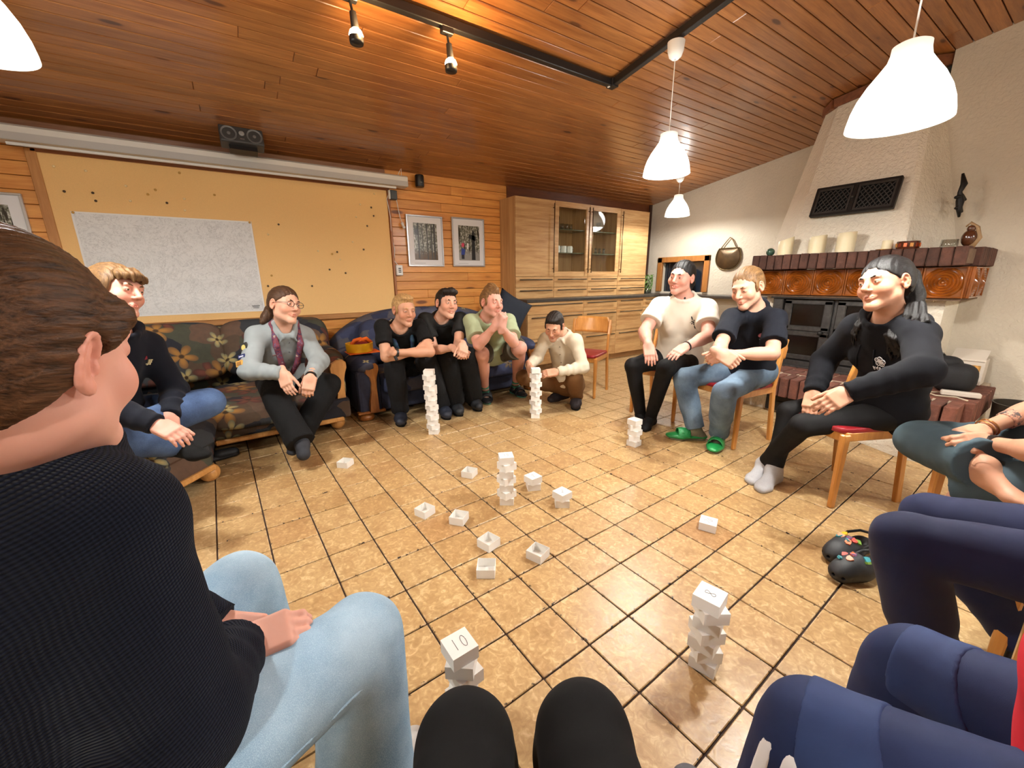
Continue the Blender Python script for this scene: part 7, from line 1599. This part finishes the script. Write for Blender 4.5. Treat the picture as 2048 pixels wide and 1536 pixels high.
def track_man():
    f_ = nrm(V3(.12, 1, 0)); lf = V3(-f_[1], f_[0], 0); j = {}; j['pel'] = V3(.87, -.21, .56); j['neck'] = j['pel'] + UP * .46 + f_ * .08; j['head'] = j['neck'] + UP * .17 + f_ * .06
    j['shL'] = j['neck'] + lf * .18 - UP * .04; j['shR'] = j['neck'] - lf * .18 - UP * .04
    j['knL'] = floor_pt(1632, 1462, .455); j['knR'] = floor_pt(1832, 1338, .455); j['anL'] = j['knL'] + V3(-.02, .03, 0); j['anR'] = j['knR'] + V3(.03, .02, 0); j['anL'][2] = j['anR'][2] = .09; j['toL'] = j['anL'] + f_ * .2; j['toR'] = j['anR'] + f_ * .2
    j['elL'] = j['shL'] - UP * .26 - f_ * .10 + lf * .05; j['elR'] = j['shR'] - UP * .26 - f_ * .10 - lf * .05; j['wrL'] = j['elL'] - UP * .22; j['wrR'] = j['elR'] - UP * .22
    j['fwd'] = f_ - UP * .1; j['up'] = UP; chk('track', j)
    RED = clothm('red_sweatshirt', (196, 36, 52), .9, .08)
    person('person cut off at lower right in red top and striped navy track trousers', j, SK3, HLB, dict(mat=RED, e=.034, sleeve='long', hem=.06, name='sweatshirt', belly=.03), dict(mat=NVT, e=.022, flare=.018, fold=.004, name='track_trousers'), dict(kind='shoe', mat=clothm('grey_trainer', (90, 90, 94))), dict(R=dict(d=-UP, n=-lf, curl=(.3, .4, .3)), L=dict(d=-UP, n=lf, curl=(.3, .4, .3))), dict(), 1.05, belly=.06, hres=.004, cres=.006)
    root = j['root']; hair_obj(root, cap(j, 1, .009), j, HLB); e = .024
    for sd in ('L', 'R'):
        s = Sdf(); hip, kn, an = j['hip' + sd], j['kn' + sd], j['an' + sd]; s.cone(hip, kn, .080 + e, .054 + e, .03); s.cone(kn, lerp(kn, an, .6), .054 + e, .045 + e, .02); d = nrm(kn - hip)
        s.cut(lerp(hip, kn, .70), -d + UP * .25); s.cut(kn + d * .015, d + UP * .1); sdf_obj('knee_panel', s, .005, NVP, root)
    kn, an = j['knL'], j['anL']; sdv = nrm(lf * .9 - f_ * .1)
    for q in (-.040, -.002, .036):
        s = Sdf(); s.cone(lerp(kn, an, .05), an, .055 + e, .050 + e, .02); s.cone(lerp(kn, an, .15), lerp(kn, an, .55), .057 + e, .053 + e, .03); fv = nrm(np.cross(sdv, an - kn)); c = lerp(kn, an, .5)
        s.cut(c + fv * (q + .012), fv); s.cut(c + fv * (q - .012), -fv); s.cut(c + sdv * .02, -sdv); s.cut(lerp(kn, an, -.05), kn - an); s.cut(lerp(kn, an, .9), an - kn); sdf_obj('stripe', s, .004, plain('white_stripe', (246, 246, 248), .7), root)
track_man()
def holder():
    f_ = nrm(V3(.53, .85, 0)); lf = V3(-f_[1], f_[0], 0); j = {}; j['pel'] = V3(.045, .01, .55); j['neck'] = j['pel'] + UP * .47 - f_ * .22; j['head'] = j['neck'] + UP * .17 - f_ * .02
    j['shL'] = j['neck'] + lf * .18 - UP * .05; j['shR'] = j['neck'] - lf * .18 - UP * .05
    j['knL'] = V3(.205, .455, .475); j['knR'] = V3(.375, .355, .475); j['anL'] = V3(.20, .44, .09); j['anR'] = V3(.39, .34, .09); j['toL'] = j['anL'] + f_ * .2; j['toR'] = j['anR'] + f_ * .2
    for sd, q in (('L', 1), ('R', -1)): j['el' + sd] = j['sh' + sd] + lf * q * .08 - UP * .24 + f_ * .02; j['wr' + sd] = j['el' + sd] + f_ * .08 - UP * .21
    j['fwd'] = f_; j['up'] = UP; chk('holder', j)
    person('person behind the camera, only the black trousered knees in view at the bottom', j, SK, HDK, dict(mat=BLK, e=.02, hem=.08), dict(mat=BLKTR, e=.02, flare=.05, fold=.003), dict(kind='shoe', mat=LEATHER), dict(R=dict(d=-UP, n=-lf, curl=(.3, .4, .3)), L=dict(d=-UP, n=lf, curl=(.3, .4, .3))), dict(), 1.0, hres=.005, cres=.006)
    hair_obj(j['root'], cap(j, 1, .009), j, HDK)
holder()
# ---------------------------------------------------------------- chairs of those at the edges, clogs on the floor
chair(2.52, .04, math.atan2(.64, -.77), 'beech chair under the cross legged man at the right edge'); chair(1.67, -.20, math.atan2(1, -.12), 'beech chair under the person in plain navy trousers'); chair(.91, -.30, math.atan2(1, .12), 'beech chair under the person in the red top')
chair(-.37, .63, math.atan2(.56, .83), 'beech chair under the woman in the ribbed jumper'); chair(.02, -.03, math.atan2(.85, .53), 'beech chair under the person holding the camera')
def clog(x, y, rz, lab, seed):
    t = thing('clog', lab, 'shoe', (x, y, .0045), rz, 'black clogs with charms'); s = Sdf(); L = lambda a, b_, c: V3(x, y, .0045) + np.array(Matrix.Rotation(rz, 3, 'Z')) @ np.array([a, b_, c])
    s.cone(L(-.10, 0, .030), L(.02, 0, .034), .044, .050, .02, flat=(UP, .75)); s.cone(L(.02, 0, .034), L(.10, 0, .036), .052, .044, .02, flat=(UP, .9)); s.cone(L(.01, 0, .058), L(.07, 0, .052), .048, .04, .03); s.cone(L(-.09, 0, .06), L(-.02, 0, .075), .030, .036, .012, -1); s.cone(L(-.04, 0, .12), L(-.02, 0, .06), .05, .036, .012, -1)
    for a in np.linspace(-1.1, 1.1, 5): s.cone(L(.08 + .05 * math.cos(a), .055 * math.sin(a), .034), L(.10 + .06 * math.cos(a), .07 * math.sin(a), .036), .006, None, .003, -1)
    s.cut(V3(x, y, .0045), -UP); o = o_up = sdf_obj('upper', s, .004, LEATHER, t); o.rotation_euler = (0, 0, 0); o.matrix_parent_inverse = Matrix.Rotation(-rz, 4, 'Z')
    B().path([(-.01, -.045, .06), (-.07, -.05, .07), (-.125, -.03, .075), (-.14, 0, .076), (-.125, .03, .075), (-.07, .05, .07), (-.01, .045, .06)], .006, n=8).obj('heel_strap', LEATHER, t, True)
    rg = random.Random(seed); cols = [(220, 110, 60), (236, 190, 40), (60, 140, 150), (200, 80, 70), (120, 160, 70), (150, 110, 150), (230, 140, 100), (70, 150, 160)]
    for q in range(8):
        a, b_ = .0 + .09 * rg.random(), rg.uniform(-.036, .036); z = .092 - .35 * max(0, a - .03) - 9 * b_ * b_ * .9
        bb = B(); c = cols[q]; n_ = 7
        pts = [((.008 + .008 * rg.random()) * math.cos(k_ * 2 * PI / n_), (.008 + .008 * rg.random()) * math.sin(k_ * 2 * PI / n_)) for k_ in range(n_)]; bb.prism(pts, -.003, .006); ok, hit, hn, _ = o_up.ray_cast(Vector(L(a, b_, .25) - V3(t.location)), Vector((0, 0, -1))); hit = Matrix.Rotation(-rz, 3, 'Z') @ hit if ok else Vector((a, b_, z)); o = bb.obj('charm', plain('charm_%d' % q, c, .4), t, False, hit); o.rotation_euler = (b_ * -12, .35, rg.random() * 6)
c1 = floor_pt(1694, 1112); c2 = floor_pt(1745, 1152)
clog(float(c1[0]), float(c1[1]), rd(168), 'black clog with orange and teal charms, the rear one of the pair', 5); c2 = floor_pt(1716, 1152); clog(float(c2[0]), float(c2[1]), rd(160), 'black clog with yellow and teal charms, the front one of the pair', 9)
c3 = floor_pt(462, 922)
s_ = thing('slipper', 'dark slipper half under the corner sofa', 'shoe', (float(c3[0]) - .07, float(c3[1]) + .06, .0045), .8); s = Sdf(); o_ = V3(s_.location); s.cone(o_ + V3(-.08, -.02, .02), o_ + V3(.08, .03, .02), .04, .045, .02, flat=(UP, .6)); s.cut(o_, -UP); oo = sdf_obj('sole', s, .005, LEATHER, s_); oo.matrix_parent_inverse = Matrix.Rotation(-.8, 4, 'Z'); s = Sdf(); s.cone(o_ + V3(.01, .005, .04), o_ + V3(.08, .03, .03), .045, .045, .02, flat=(UP, .7)); s.cut(o_, -UP); oo = sdf_obj('upper', s, .005, LEATHER, s_); oo.matrix_parent_inverse = Matrix.Rotation(-.8, 4, 'Z')
